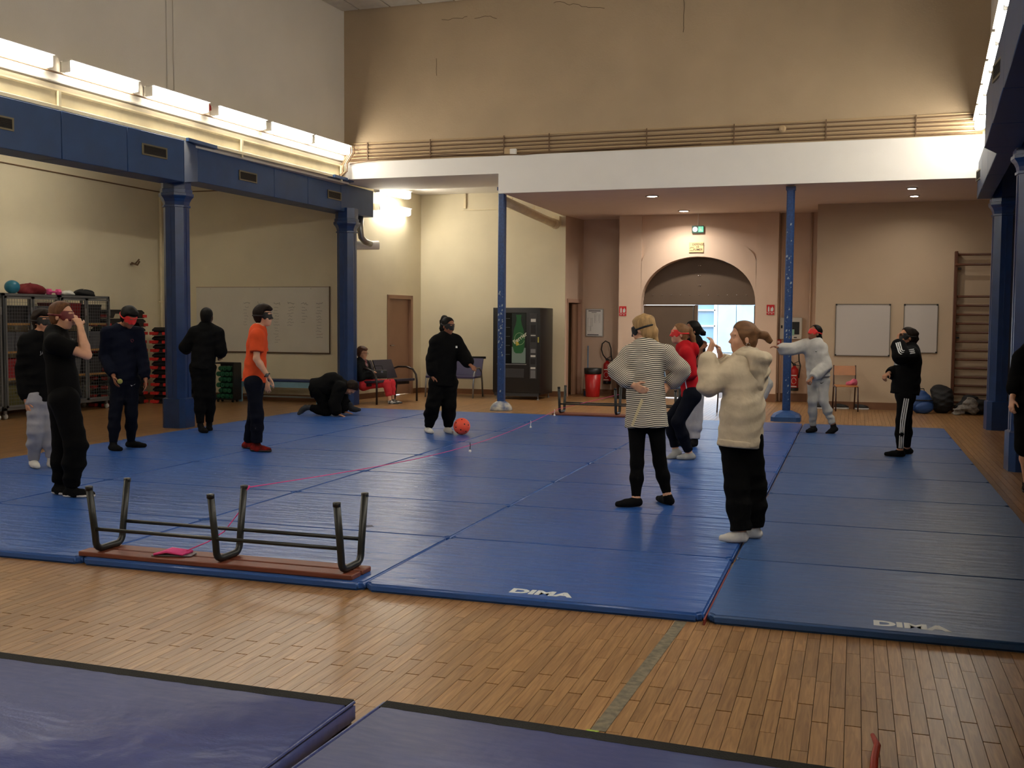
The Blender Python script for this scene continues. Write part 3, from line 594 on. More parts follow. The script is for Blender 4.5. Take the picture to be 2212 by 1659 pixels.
# foreground thick mats
m_fg = mat_vinyl('purple_blue_mat_vinyl', (64, 74, 128), .38, 1., .05, (1.2, 1.6, 1), 1.8); m_velcro = mat('black_velcro', (22, 22, 21), .95, bump=.6, bscale=150)
for i, (x0, x1, y0, y1, lab) in enumerate(((-4.4, -1.835, 1.8, 3.70, 'violet-blue thick mat at the bottom left with black velcro edge'), (-1.765, .55, 1.75, 3.66, 'violet-blue thick mat at the bottom centre with black velcro edge'))):
    t = thing('landing_mat', lab, 'mat', ((x0 + x1) / 2, (y0 + y1) / 2, 0), -.012 if i == 0 else -.05, 'thick foreground mats')
    w, l = x1 - x0, y1 - y0; nb = 40; b = B()
    bm = bmesh.new(); bmesh.ops.create_cube(bm, size=1.)
    for v in bm.verts: v.co = Vector((v.co.x * w, v.co.y * l, (v.co.z + .5) * .09))
    bmesh.ops.bevel(bm, geom=list(bm.edges), offset=.018, segments=3, affect='EDGES'); me = bpy.data.meshes.new('cover'); bm.to_mesh(me); bm.free(); me.materials.append(m_fg); me.polygons.foreach_set('use_smooth', [True] * len(me.polygons)); link('cover', me, t)
    b = B(); n = 60; rg = random.Random(i)
    b.rings([[(-w / 2 + .01 + (w - .02) * k / n, l / 2 - .075 + rg.uniform(-.003, .003), .0905), (-w / 2 + .01 + (w - .02) * k / n, l / 2 - .012, .093), (-w / 2 + .01 + (w - .02) * k / n, l / 2 + .004, .072), (-w / 2 + .01 + (w - .02) * k / n, l / 2 - .07, .08)] for k in range(n + 1)])
    b.build('velcro_strip', m_velcro, t)
    for q in (-1, 1): B().tube([(q * (w / 2 - .004), -l / 2, .085), (q * (w / 2 - .004), l / 2 - .02, .085)], .006, 6).build('piping', m_fg, t)

# ------------------------------------------------------------------ upturned benches
m_slat = mat('red_brown_wood', (112, 58, 40), .5, vary=.18, vscale=3, stretch=(2, 20, 20), bump=.1)
m_tubeb = mat('black_tube', (24, 27, 26), .42, bump=.05)
def bench(label, x0, x1, y0, z, legs, w=.26, lh=.43):
    t = thing('upturned_bench', label, 'bench', (x0, y0, z)); L_ = x1 - x0
    for k in (0, 1): B().box(0, L_, k * (w / 2 + .01), k * (w / 2 + .01) + w / 2 - .012, 0, .032).build('seat_plank', m_slat, t, bevel=.005, seg=1)
    for xx in legs:
        xx -= x0; p = []
        ya, yb = -.0, w + .0
        for q in [(ya - .055, lh), (ya - .005, .12)]: p.append((xx, q[0], .034 + q[1]))
        for k in range(6): a = k / 5 * math.pi / 2; p.append((xx, ya + .055 - .055 * math.cos(a), .034 + .075 - .055 * math.sin(a)))
        for k in range(6): a = k / 5 * math.pi / 2; p.append((xx, yb - .055 + .055 * math.sin(a), .034 + .02 + .055 * (1 - math.cos(a))))
        for q in [(yb + .005, .12), (yb + .055, lh)]: p.append((xx, q[0], .034 + q[1]))
        f = B().tube(p, .022, 10).build('leg_frame', m_tubeb, t, smooth=True)
        for q in ((ya - .055, lh), (yb + .055, lh)): B().lathe([(.0235, -.02), (.0235, .004), (.018, .006)], (xx, q[0], .034 + q[1]), 10).build('foot_cap', m_black, f, smooth=True)
    lx_ = [v - x0 for v in legs]
    for yy in (-.015, w + .015): B().tube([(lx_[0], yy, .034 + .155), (lx_[-1], yy, .034 + .155)], .012, 8).build('rail', m_tubeb, t, smooth=True)
    return t
bench('upturned bench with black tube legs on the near edge of the mats', -4.72, -2.77, 5.53, MT, (-4.58, -3.69, -2.84))
bench('upturned bench with black tube legs at the far edge of the mats', -4.66, -2.5, 16.5, MT, (-4.53, -3.60, -2.64), w=.30)
# pink rope with its winder and little bells
m_pinkr = mat('pink_cord', (226, 64, 140), .6)
A_ = Vector((-3.69, 5.86, .50)); Bp = Vector((-4.53, 16.46, .16)); Cp = Vector((-3.60, 16.84, .40))
def rope_pt(t): return A_ + (Bp - A_) * t + Vector((0, 0, -.16 * math.sin(math.pi * t)))
rp = B(); rp.tube([rope_pt(k / 30) for k in range(31)] + [Bp + (Cp - Bp) * (k / 6) for k in range(1, 7)], .0034, 6)
rope = tag(rp.build('pink_rope', m_pinkr, smooth=True), 'thin pink cord stretched between the two upturned benches', 'rope')
kn = B(); kn.tube([A_ + Vector((.024 * math.cos(a), .024 * math.sin(a), .012 * math.sin(3 * a))) for a in [k * .7 for k in range(20)]], .006, 6)
kn.build('knot', m_pinkr, rope, smooth=True)
B().tube([A_ + Vector((0, .02, 0)), A_ + Vector((-.03, .0, -.14)), A_ + Vector((-.12, -.06, -.28)), A_ + Vector((-.2, -.12, -.34)), Vector((-4.02, 5.66, .10))], .0035, 6).build('loose_end', m_pinkr, rope, smooth=True)
for i, t_ in enumerate((.50, .80, .965)):
    p = rope_pt(t_); q = thing('rope_bell', 'tiny white bell hanging from the pink cord, %s from the near bench' % ORD(i), 'bell', tuple(p), 0, 'bells on the cord')
    B().tube([(0, 0, .03), (.004, 0, 0), (0, 0, -.05)], .005, 5).build('clip', m_black if i == 0 else m_soff, q); B().sphere((0, 0, -.066), .017, 10, 8).build('bell', m_soff, q, smooth=True)
wd_ = thing('cord_winder', 'bright pink cord wound on a flat winder on the near bench', 'cord', (-4.08, 5.63, MT + .034), .25)
b = B()
for k in range(9): b.tube([(-.10 + k * .004, -.05 + k * .0125, .012), (-.02, -.05 + k * .0125, .030), (.09 + k * .003, -.05 + k * .0125, .014)], .0085, 6)
b.build('wound_cord', m_pinkr, wd_, smooth=True); B().box(-.12, .14, -.05, .055, 0, .008).build('winder_plate', mat('grey_plastic', (110, 105, 110), .5), wd_, bevel=.003, seg=1)
# ------------------------------------------------------------------ mesh lockers along the left wall
m_zinc = mat('zinc_frame', (120, 122, 124), .45, metal=.6, vary=.06)
m_shelf = mat('shelf_pine', (170, 128, 72), .6, vary=.1)
m_redbox = mat('red_crate', (150, 30, 40), .5); m_greybox = mat('grey_crate', (84, 86, 92), .6, vary=.1); m_dkbox = mat('dark_crate', (42, 42, 46), .6); m_olive = mat('olive_bag', (96, 92, 50), .7); m_whbox = mat('white_box', (205, 205, 200), .6)
def wire_panel(w, h, step=.052, r=.0022):
    b = B(); n = int(w / step); m = int(h / step)
    for k in range(n + 1): x = k * w / n; b.rings([[(x - r, -r, z), (x + r, -r, z), (x, r, z)] for z in (0, h)], cap=False)
    for k in range(m + 1): z = k * h / m; b.rings([[(x, -r * 3, z - r), (x, -r * 3, z + r), (x, -r, z)] for x in (0, w)], cap=False)
    return b
LXF, LDEP = -12.42, .58; LZ0, LZ1 = .14, 1.955
def locker(label, y0, y1):
    t = thing('mesh_locker', label, 'locker', (LXF, y0, 0)); w = y1 - y0   # local x = depth (negative to wall), y along
    b = B()
    for x in (-.018, -LDEP): 
        for y in (0, w - .036): b.box(x - .018, x + .018, y, y + .036, LZ0, LZ1)
    for z in (LZ0, LZ1 - .04):
        b.box(-LDEP, 0, 0, .036, z, z + .04); b.box(-LDEP, 0, w - .036, w, z, z + .04); b.box(-.036, 0, 0, w, z, z + .04); b.box(-LDEP - .018, -LDEP + .018, 0, w, z, z + .04)
    b.build('frame', m_zinc, t)
    B().box(-LDEP, -.036, .03, w - .03, LZ0 + .01, LZ0 + .02).build('floor_panel', m_zinc, t)
    B().box(-LDEP - .005, 0, 0, w, LZ1 - .004, LZ1).build('top_panel', m_zinc, t)
    for z in (.60, 1.02, 1.46): B().box(-LDEP + .02, -.06, .03, w - .03, z, z + .03).build('shelf', m_shelf, t)
    dw = w / 2 - .03
    for k in (0, 1):
        d = B(); yy = .02 + k * (w / 2 - .01)
        for a in (yy, yy + dw - .03): d.box(0, .022, a, a + .03, LZ0 + .045, LZ1 - .05)
        for z in (LZ0 + .045, LZ1 - .08): d.box(0, .022, yy, yy + dw, z, z + .03)
        dr2 = d.build('door', m_zinc, t)
        p = link('wire_mesh', wire_panel(dw - .06, LZ1 - LZ0 - .16).mesh('wire_mesh', m_zinc), dr2); p.location = (.011, yy + .03, LZ0 + .075); p.rotation_euler = (0, 0, math.pi / 2); p['kind'] = 'stuff'
        B().box(.022, .034, yy + dw - .045, yy + dw - .005, 1.62, 1.74).build('lock_plate', m_steel, dr2)
    p = link('side_mesh', wire_panel(LDEP - .05, LZ1 - LZ0 - .1).mesh('side_mesh', m_zinc), t); p.location = (-LDEP + .02, w - .01, LZ0 + .05); p['kind'] = 'stuff'
    for x in (-.06, -LDEP + .04):
        for y in (.05, w - .05):
            c = B().bar((x, y, LZ0), (x, y, .07), .05, .03).build('caster', m_steel, t); B().tube([(x, y - .015, .045), (x, y + .015, .045)], .045, 12).build('wheel', m_whbox, c, smooth=True)
    return t
locker('grey mesh locker at the left edge of the picture', 11.78, 12.98)
locker('grey mesh locker behind the two boys at the left', 13.02, 14.20)
locker('grey mesh locker next to the stacked step boards', 14.24, 15.45)
def crate(name, label, m, y, z, w, h, d=.40, g='crates in the lockers'):
    t = thing(name, label, 'crate', (LXF - .10 - d / 2, y, z), 0, g)
    b = B(); s = .94
    b.rings([[(-d / 2 * q, -w / 2 * q, zz), (d / 2 * q, -w / 2 * q, zz), (d / 2 * q, w / 2 * q, zz), (-d / 2 * q, w / 2 * q, zz)] for q, zz in ((s, 0), (1, h * .9), (1.02, h * .9), (1.02, h), (.95, h), (.9, .02))]); b.build('body', m, t)
    B().box(d / 2 - .002, d / 2 + .012, -w * .16, w * .16, h * .62, h * .72).build('handle', m, t); return t
for y, z, w, h, m, lab in ((12.4, 1.49, .9, .3, m_dkbox, 'dark crate on the top shelf of the left-edge locker'), (12.4, 1.05, .9, .3, m_greybox, 'grey crate on the middle shelf of the left-edge locker'), (12.4, .63, .9, .3, m_dkbox, 'dark crate on the lower shelf of the left-edge locker'),
    (13.33, 1.49, .50, .26, m_dkbox, 'dark crate on the top shelf behind the boys, left half'), (13.88, 1.49, .50, .28, m_greybox, 'grey crate on the top shelf behind the boys, right half'),
    (13.22, 1.05, .26, .30, m_greybox, 'upright grey file box on the second shelf behind the boys, left one'), (13.5, 1.05, .26, .30, m_greybox, 'upright grey file box on the second shelf behind the boys, middle one'), (13.85, 1.05, .32, .28, m_dkbox, 'dark crate on the second shelf behind the boys, right one'),
    (13.40, .63, .60, .30, m_redbox, 'red crate on the third shelf behind the boys'), (13.45, .17, .7, .34, m_olive, 'olive bag-like crate at the bottom of the locker behind the boys'),
    (14.57, 1.49, .56, .34, m_redbox, 'red crate on the top shelf beside the step boards'), (15.12, 1.49, .46, .32, m_dkbox, 'dark crate on the top shelf beside the step boards'),
    (14.55, 1.05, .55, .28, m_dkbox, 'dark crate on the second shelf beside the step boards, left one'), (15.12, 1.05, .5, .30, m_greybox, 'grey crate on the second shelf beside the step boards, right one'),
    (14.55, .63, .55, .26, m_greybox, 'grey crate on the third shelf beside the step boards, left one'), (15.12, .63, .5, .28, m_dkbox, 'dark crate on the third shelf beside the step boards, right one'), (14.6, .17, .3, .38, m_whbox, 'white carton at the bottom of the locker beside the step boards')):
    crate('storage_crate', lab, m, y, z + .001, w, h)
# things on top of the lockers
TZ = LZ1
t = tag(B().sphere((0, 0, 0), .115, 24, 16, (1, 1, .92)).build('teal_ball', mat('teal_rubber', (38, 116, 142), .35), smooth=True), 'teal rubber ball on top of the mesh locker', 'ball'); t.location = (-12.62, 13.42, TZ + .104)
def lump(name, label, cat, c, size, m, seed, amp=.25, flat=True):
    rg = np.random.RandomState(seed); n, k = 26, 16; ph = rg.rand(8) * 6.28; b = B(); rows = []
    for j in range(k + 1):
        th = math.pi * min(max(j / k, .01), .99); row = []
        for i in range(n):
            a = 2 * math.pi * i / n; r = 1 + amp * (math.sin(2 * a + ph[0] + 2 * th) * .4 + math.sin(3 * a - ph[1] + 3 * th) * .3 + math.sin(5 * a + ph[2]) * .2 * math.sin(th) + math.sin(7 * a + 4 * th + ph[3]) * .15)
            x, y, z = r * math.sin(th) * math.cos(a), r * math.sin(th) * math.sin(a), -r * math.cos(th)
            if flat: z = max(z, -.55)
            row.append((x * size[0], y * size[1], (z + (.55 if flat else 0)) * size[2]))
        rows.append(row)
    b.rings(rows); o = b.build(name, m, None, smooth=True); o.location = c
    return tag(o, label, cat) if label else o
m_dred = mat('dark_red_fabric', (110, 16, 26), .8, bump=.3, bscale=25); m_bfab = mat('black_fabric_bag', (24, 24, 27), .75, bump=.2, bscale=30)
lump('red_bag', 'crumpled dark red bag on top of the mesh lockers', 'bag', (-12.66, 13.86, TZ), (.16, .26, .11), m_dred, 1)
db = thing('dumbbell', 'pink hex dumbbell on top of the mesh lockers', 'dumbbell', (-12.6, 14.30, TZ), 1.45); m_pk = mat('pink_vinyl', (226, 90, 150), .4)
B().tube([(-.07, 0, .05), (.07, 0, .05)], .017, 10).build('handle', m_pk, db, smooth=True)
for s in (-1, 1): B().rings([[(s * x, r * math.cos(math.pi * i / 3), .05 + r * math.sin(math.pi * i / 3)) for i in range(6)] for x, r in ((.06, .04), (.07, .055), (.12, .055), (.13, .04))]).build('weight', m_pk, db)
lump('white_cloth', 'crumpled white cloth on top of the mesh lockers', 'cloth', (-12.55, 14.56, TZ), (.11, .13, .05), m_whbox, 4)
lump('black_bag', 'flat black bag on top of the mesh locker beside the step boards', 'bag', (-12.6, 15.02, TZ), (.15, .24, .07), m_bfab, 6)

# ------------------------------------------------------------------ stacked aerobic step boards
m_step = mat('black_step', (26, 26, 27), .5); m_stepr = mat('red_step_pad', (196, 44, 40), .5)
SL, SH, SP = 1.02, .15, .158
def step_parts():
    b = B(); b.rings([[(x * q, y * q2, z) for x, y in ((-.19, -SL / 2), (.19, -SL / 2), (.19, SL / 2), (-.19, SL / 2))] for q, q2, z in ((.98, .93, SH), (.9, .90, SH), (1, 1, SH - .04), (1, 1, SH - .07), (.9, .9, SH - .07))]); top = b.mesh('platform', m_step)
    legs = [B().rings([[(-.19, s * (SL / 2 - o), z), (.19, s * (SL / 2 - o), z), (.19, s * (SL / 2 - o - .16), z), (-.19, s * (SL / 2 - o - .16), z)] for o, z in ((.0, 0), (.05, SH - .07))]).mesh('riser', m_step) for s in (-1, 1)]
    pads = [B().box(min(x * .58, x * 1.72), max(x * .58, x * 1.72), s * (SL / 2) - .06, s * (SL / 2) + .05, .012, .065).mesh('grip_pad', m_stepr) for s in (-1, 1) for x in (-.12, .12)]
    return [('platform', top)] + [('riser', m) for m in legs] + [('grip_pad', m) for m in pads]
st_me = step_parts()
def stack(x, y, n, rz, where):
    for k in range(n):
        t = thing('step_board', 'black step board with red grips in the %s, %s up' % (where, ORD(k)), 'step board', (x + random.Random(k + n).uniform(-.012, .012), y + random.Random(k * 3 + n).uniform(-.02, .02), k * SP), rz, 'stacked step boards')
        for nm, me in st_me: link(nm, me, t)
stack(-12.72, 16.05, 11, .0, 'stack beside the lockers'); stack(-12.2, 17.08, 9, .0, 'lower stack by the blue column')
# ------------------------------------------------------------------ rack of green rollers
rk = thing('roller_rack', 'black wheeled rack holding green foam rollers', 'rack', (-11.55, 17.30, 0)); RW, RH, RD = .42, .74, .24
fb = B()
for x in (0, RW):
    for y in (0, RD): fb.bar((x, y, .05), (x, y, RH), .025, .025)
for z in (.06, RH): fb.bar((0, 0, z), (RW, 0, z), .025, .025); fb.bar((0, RD, z), (RW, RD, z), .025, .025); fb.bar((0, 0, z), (0, RD, z), .025, .025); fb.bar((RW, 0, z), (RW, RD, z), .025, .025)
fb.build('frame', m_black, rk); B().box(RW - .01, RW + .012, 0, RD, .07, RH).build('side_panel', m_black, rk); B().box(0, RW, RD - .01, RD, .07, RH).build('back_panel', m_black, rk); B().box(0, RW, 0, RD, .05, .062).build('bottom', m_black, rk)
for x in (.05, RW - .05):
    for y in (.05, RD - .05): B().tube([(x, y - .01, .025), (x, y + .01, .025)], .025, 10).build('wheel', m_black, rk, smooth=True)
m_green = mat('green_foam', (20, 84, 56), .6, vary=.12, vscale=20)
roll = B(); n = 16; prof = [(.016, -.03), (.018, -.010), (.042, -.008), (.046, 0), (.046, .16), (.042, .17)]
roll.lathe(prof, n=n); rme = roll.mesh('foam_roller', m_green, smooth=True, angle=.6)
for r in range(6):
    for c in range(4 if r % 2 == 0 else 3):
        o = link('foam_roller', rme); o.location = (-11.55 + .066 + (.0 if r % 2 == 0 else .0475) + c * .095, 17.335, .115 + r * .105); o.rotation_euler = (-math.pi / 2, 0, 0)
        tag(o, 'green foam roller in the black rack, %s row up, %s from left' % (ORD(r), ORD(c)), 'roller', 'green foam rollers')
# ------------------------------------------------------------------ blue bench and whiteboard
bb = thing('wall_bench', 'low bench with dark blue seat and pale blue frame under the whiteboard', 'bench', (-11.22, 17.62, 0)); m_lblue = mat('pale_blue_enamel', (120, 160, 180), .5, vary=.06); m_nblue = mat('navy_seat', (28, 48, 96), .5)
B().box(-.03, 1.75, -.02, .36, .40, .435).build('seat', m_nblue, bb, bevel=.008, seg=1); B().box(0, 1.72, 0, .02, .29, .40).build('apron', m_lblue, bb)
for x in (0, 1.66):
    for y in (0, .30): B().box(x, x + .06, y, y + .04, 0, .40).build('leg', m_lblue, bb)
B().box(.03, 1.7, .13, .17, .09, .12).build('stretcher', mat('grey_stretcher', (110, 112, 110), .6), bb)
wb = thing('whiteboard', 'long whiteboard with faint handwritten columns beside the blue column', 'whiteboard', (-12.53, 18.19, .93)); m_wb = mat('whiteboard_face', (214, 208, 194), .35, vary=.02)
WBW, WBH = 2.96, 1.27
B().box(0, WBW, -.015, 0, 0, WBH).build('panel', m_wb, wb); f = B()
f.box(0, WBW, -.022, 0, -.012, .012); f.box(WBW - .006, WBW + .012, -.022, 0, -.012, WBH + .012); f.box(0, WBW, -.02, 0, WBH, WBH + .008); f.build('frame', mat('brown_board_frame', (96, 74, 52), .5), wb)
for x in (.33, 1.44, 2.56):
    for z in (.03, WBH - .03): B().lathe([(.009, 0), (.006, .005)], n=8).build('screw', m_dark, wb).location = (x, -.016, z)
def scribble(x, z, w, h, seed, m, r=.0022):
    rg = random.Random(seed); p = []; n = max(6, int(w / .016))
    for k in range(n): p.append((x + w * k / n + rg.uniform(-.003, .003), -.017, z + h * rg.uniform(-.5, .5) * (1.4 if rg.random() < .2 else .7)))
    B().tube(p, r, 4).build('handwriting', m, wb)
m_ink = mat('grey_ink', (112, 110, 108), .7); m_inkr = mat('red_ink', (150, 80, 84), .7); sd = 0
for cx, n, wd in ((1.08, 7, .10), (1.40, 1, .11), (1.75, 13, .14), (2.06, 7, .15), (2.36, 6, .12), (2.68, 11, .14)):
    scribble(cx, .96, .16, .05, sd, m_ink, .003); sd += 1
    for k in range(n):
        sd += 1
        scribble(cx + random.Random(sd).uniform(-.01, .03), .88 - k * .057, wd * random.Random(sd * 3).uniform(.6, 1.1), .028, sd, m_inkr if (cx > 2.6 and k == 9) else m_ink)

# ------------------------------------------------------------------ balls
def goalball(label, c, r):
    n, m = 32, 20; t = thing('goal_ball', label, 'ball', c)
    B().sphere((0, 0, 0), r, 32, 20).build('shell', mat('orange_rubber', (238, 84, 58), .5, bump=.08, bscale=120), t, smooth=True)
    cd = Vector((-c[0], -c[1], CAM_H - c[2])).normalized()
    right = cd.cross(Vector((0, 0, 1))).normalized() * -1; up = cd.cross(right) * 1
    up = Vector((0, 0, 1)) - cd * cd.z; up.normalize()
    for u, v in ((-.68, .42), (0, .80), (.32, .25), (-.7, -.12), (-.12, -.42), (.78, .15), (.5, -.6), (-.5, -.75)):
        w = math.sqrt(max(0, 1 - u * u - v * v)); d = right * u + up * v + cd * w; d.normalize()
        h = B().lathe([(.001, .0), (.009, .0008), (.012, -.004), (.012, -.01)], n=10).build('hole', m_dark, t, smooth=True); h.location = d * (r * .998); h.rotation_mode = 'QUATERNION'; h.rotation_quaternion = d.to_track_quat('Z', 'Y')
    return t
goalball('orange ball with holes on the mats at the black-clad girl\'s feet', (-4.98, 13.2, MT + .113), .113)
goalball('orange ball half hidden behind the nearest left column', (-10.32, 15.2, .115), .115)
# scuff on the mat and small screw lids
t = tag(B().add([(-.06, -.03, 0), (.02, -.045, 0), (.07, 0, 0), (.03, .05, 0), (-.04, .03, 0)], [(0, 1, 2, 3, 4)]).build('mat_scuff', mat('dark_scuff', (24, 44, 84), .6)), 'dark scuff mark on the mat right of the near bench', 'mark'); t.location = (-3.42, 7.05, MT + .0012)

# ------------------------------------------------------------------ waiting-room seating
m_pad = mat('dark_violet_pad', (46, 42, 58), .5, bump=.1, bscale=60); m_brframe = mat('dark_bronze_tube', (40, 28, 28), .3)
sb = thing('seating_bench', 'dark padded two-seat waiting bench with curved arms', 'bench', (-8.87, 18.34, 0), math.atan2(.96, .275))
# local x along wall, local -y towards hall
for k in range(2):
    x = -.30 + k * .59
    s = B(); s.rings([[(x + a, y, z) for a, y, z in ((.01, -.50, .40), (.56, -.50, .40), (.56, -.50, .45), (.01, -.50, .45))], [(x + a, y, z) for a, y, z in ((.01, -.05, .37), (.56, -.05, .37), (.56, -.05, .42), (.01, -.05, .42))]]); s.build('seat_pad', m_pad, sb, bevel=.015)
    s = B(); s.rings([[(x + a, y, z) for a, y, z in ((.01, -.06, .44), (.56, -.06, .44), (.56, -.01, .44), (.01, -.01, .44))], [(x + a, y, z) for a, y, z in ((.01, .10, .80), (.56, .10, .80), (.56, .14, .80), (.01, .14, .80))]]); s.build('back_pad', m_pad, sb, bevel=.015)
B().box(-.30, .89, -.32, -.26, .33, .38).build('beam', m_brframe, sb)
for x in (-.30, .88):
    B().tube([(x, .08, .62), (x, -.05, .66), (x, -.25, .665), (x, -.42, .62), (x, -.50, .52), (x, -.52, .40), (x, -.52, .0)], .02, 10).build('arm_leg', m_brframe, sb, smooth=True)
    B().tube([(x, -.02, .38), (x, .05, .0)], .018, 8).build('leg', m_brframe, sb, smooth=True)
m_vio = mat('violet_seat', (58, 52, 88), .45)
s2 = thing('seating_bench', 'violet bench with silver arm loops left of the vending machine', 'bench', (-7.55, 20.55, 0), 0)
B().box(-.85, .22, -.42, .0, .40, .44).build('seat', m_vio, s2, bevel=.01); s = B(); s.rings([[(-.85, .0, .44), (.22, .0, .44), (.22, .03, .44), (-.85, .03, .44)], [(-.85, .14, .80), (.22, .14, .80), (.22, .17, .80), (-.85, .17, .80)]]); s.build('backrest', m_vio, s2, bevel=.01)
B().tube([(-.85, .16, .81), (.26, .16, .81)], .025, 10).build('top_rail', m_black, s2, smooth=True)
for x in (-.84, .2): B().tube([(x, -.44, 0), (x, -.42, .30), (x, -.36, .50), (x, -.22, .60), (x, -.05, .60), (x, .06, .52), (x, .12, .30), (x, .16, 0)], .018, 10).build('leg_loop', m_steel, s2, smooth=True)
B().tube([(-.84, -.40, .40), (.2, -.40, .40)], .012, 8).build('front_rail', m_steel, s2, smooth=True)

# ------------------------------------------------------------------ vending machine
vm = thing('vending_machine', 'black drinks vending machine with green bottle picture', 'vending machine', (-6.93, 20.13, 0), -.0); VW, VD, VH = .99, .92, 1.84
m_vb = mat('vending_black', (24, 23, 24), .4); m_vd = mat('vending_dark_grey', (62, 62, 64), .4, metal=.3)
B().box(0, VW, .05, VD, .10, VH).build('cabinet', m_vb, vm, bevel=.012); B().box(0, VW, 0, .05, .14, VH).build('door', m_vb, vm, bevel=.008)
for x in (.06, VW - .06):
    for y in (.08, VD - .08): B().lathe([(.03, 0), (.03, .015), (.012, .02), (.012, .1)], (x, y, 0), 10).build('foot', m_steel, vm)
B().box(.03, VW - .03, .02, .04, .07, .14).build('kick_plate', m_vd, vm)
win = B().box(.10, .70, -.004, .004, .72, 1.74).build('window', mat('vending_window', (16, 20, 20), .15), vm); B().box(.09, .71, -.012, .0, .70, .72).build('sill', m_steel, win)
for z in (.9, 1.08, 1.26, 1.44, 1.62): B().box(.11, .36, -.006, -.002, z, z + .012).build('shelf_edge', mat('dim_shelf', (70, 74, 74), .5), win)
def poly_y(pts, y, name, m, par): 
    me = bpy.data.meshes.new(name); me.from_pydata([(x, y, z) for x, z in pts], [], [tuple(range(len(pts)))]); me.materials.append(m); o = link(name, me, par)
    return o
poster = B().box(.40, .695, -.007, -.003, .73, 1.73).build('poster', mat('poster_dark', (16, 30, 24), .4), win)
m_bot = mat('bottle_green', (24, 92, 46), .4); m_ice = mat('poster_ice', (120, 140, 134), .5)
poly_y([(.402, .735), (.692, .735), (.692, 1.04), (.402, 1.06)], -.0075, 'ice_print', m_ice, poster)
bt = [(-.055, 0), (.055, 0), (.09, .03), (.115, .12), (.12, .28), (.10, .46), (.06, .58), (.045, .66), (.045, .72), (.052, .73), (.052, .77), (-.052, .77), (-.052, .73), (-.045, .72), (-.045, .66), (-.06, .58), (-.10, .46), (-.12, .28), (-.115, .12), (-.09, .03)]
poly_y([(.545 + x * 1.05, .93 + z) for x, z in bt][::-1], -.0082, 'bottle_print', m_bot, poster)
poly_y([(.48, 1.13), (.50, 1.08), (.56, 1.10), (.505, 1.22)], -.0088, 'yellow_print', mat('poster_yellow', (196, 170, 40), .5), poster)
ring = B(); ring.tube([(.565 + .105 * math.cos(a), -.009, 1.22 + .12 * math.sin(a)) for a in [k * .3 for k in range(21)]], .004, 5); ring.build('ring_print', mat('pale_green_print', (170, 200, 150), .5), poster)
text('brand_text', 'Perrier', .115, mat('cream_print', (214, 216, 196), .5), (.575, -.0095, 1.235), (math.pi / 2, -.62, 0), poster, bold=.002)
cp = B().box(.775, .925, -.012, 0, .42, 1.72).build('control_panel', m_vd, vm, bevel=.004, seg=1)
for z0, z1, m in ((1.56, 1.62, m_whbox), (1.28, 1.30, m_whbox), (1.16, 1.25, m_black), (.94, 1.02, m_steel), (.86, .90, m_whbox), (.62, .66, m_whbox), (.72, .82, m_vb), (.44, .60, m_steel), (1.33, 1.50, m_vb)): B().box(.80, .90, -.018, -.008, z0, z1).build('panel_piece', m, cp)
B().box(.94, .965, -.004, .002, 1.15, 1.26).build('yellow_sticker', mat('yellow_sticker', (190, 180, 80), .6), vm)
B().box(.12, .66, -.008, .0, .44, .62).build('delivery_flap', m_vd, vm, bevel=.004, seg=1)

# ------------------------------------------------------------------ corner by the doorway
pn = thing('evacuation_plan', 'framed white evacuation plan on the pinkish wall', 'sign', (-5.55, 22.29, 1.25)); m_alu = mat('aluminium', (170, 170, 168), .35, metal=.7); m_ink2 = mat('plan_ink', (50, 54, 60), .6)
B().box(.015, .375, -.012, 0, .015, .585).build('sheet', mat('plan_white', (236, 238, 238), .4), pn); f = B()
for a in ((0, .39, 0, .02), (0, .39, .58, .60), (0, .02, .02, .58), (.37, .39, .02, .58)): f.box(a[0], a[1], -.02, 0, a[2], a[3])
f.build('frame', m_alu, pn); d = B()
def rect(b, x0, z0, x1, z1, r=.002): b.tube([(x0, -.0125, z0), (x1, -.0125, z0), (x1, -.0125, z1), (x0, -.0125, z1)], r, 4, closed=True)
rect(d, .05, .12, .12, .40); rect(d, .05, .22, .15, .40); rect(d, .20, .30, .31, .48); rect(d, .225, .33, .285, .46); rect(d, .05, .12, .10, .22); d.box(.06, .33, -.0128, -.0122, .545, .562); d.box(.04, .29, -.0128, -.0122, .03, .048); d.box(.13, .24, -.0128, -.0122, .515, .525)
d.build('plan_print', m_ink2, pn)
rb = thing('waste_bin', 'red round bin with black rim beside the doorway', 'bin', (-5.20, 21.55, 0)); m_rbin = mat('red_bin', (176, 26, 26), .35)
B().lathe([(.14, 0), (.145, .01), (.172, .49), (.165, .49), (.135, .02), (.001, .02)], n=28).build('body', m_rbin, rb, smooth=True); B().lathe([(.176, .48), (.182, .49), (.186, .60), (.17, .60), (.165, .49)], n=28).build('rim', m_black, rb, smooth=True)
kb = thing('waste_bin', 'black round bin at the foot of the arch, behind the striped girl', 'bin', (-4.46, 21.28, 0)); B().lathe([(.15, 0), (.155, .01), (.19, .56), (.20, .57), (.20, .60), (.18, .60), (.14, .02), (.001, .02)], n=28).build('body', m_black, kb, smooth=True); B().lathe([(.19, .005), (.20, .0), (.17, -.001)], (0, 0, .0), 20).build('foot_ring', m_black, kb)
bs = thing('broom', 'pale blue broom handle leaning behind the red bin', 'broom', (-5.44, 21.95, 0)); B().tube([(.05, -.08, .1), (-.03, .25, 1.05)], .013, 8).build('handle', mat('pale_blue_plastic', (110, 150, 190), .5), bs, smooth=True); B().box(-.02, .14, -.14, -.03, 0, .1).build('head', m_nblue, bs)
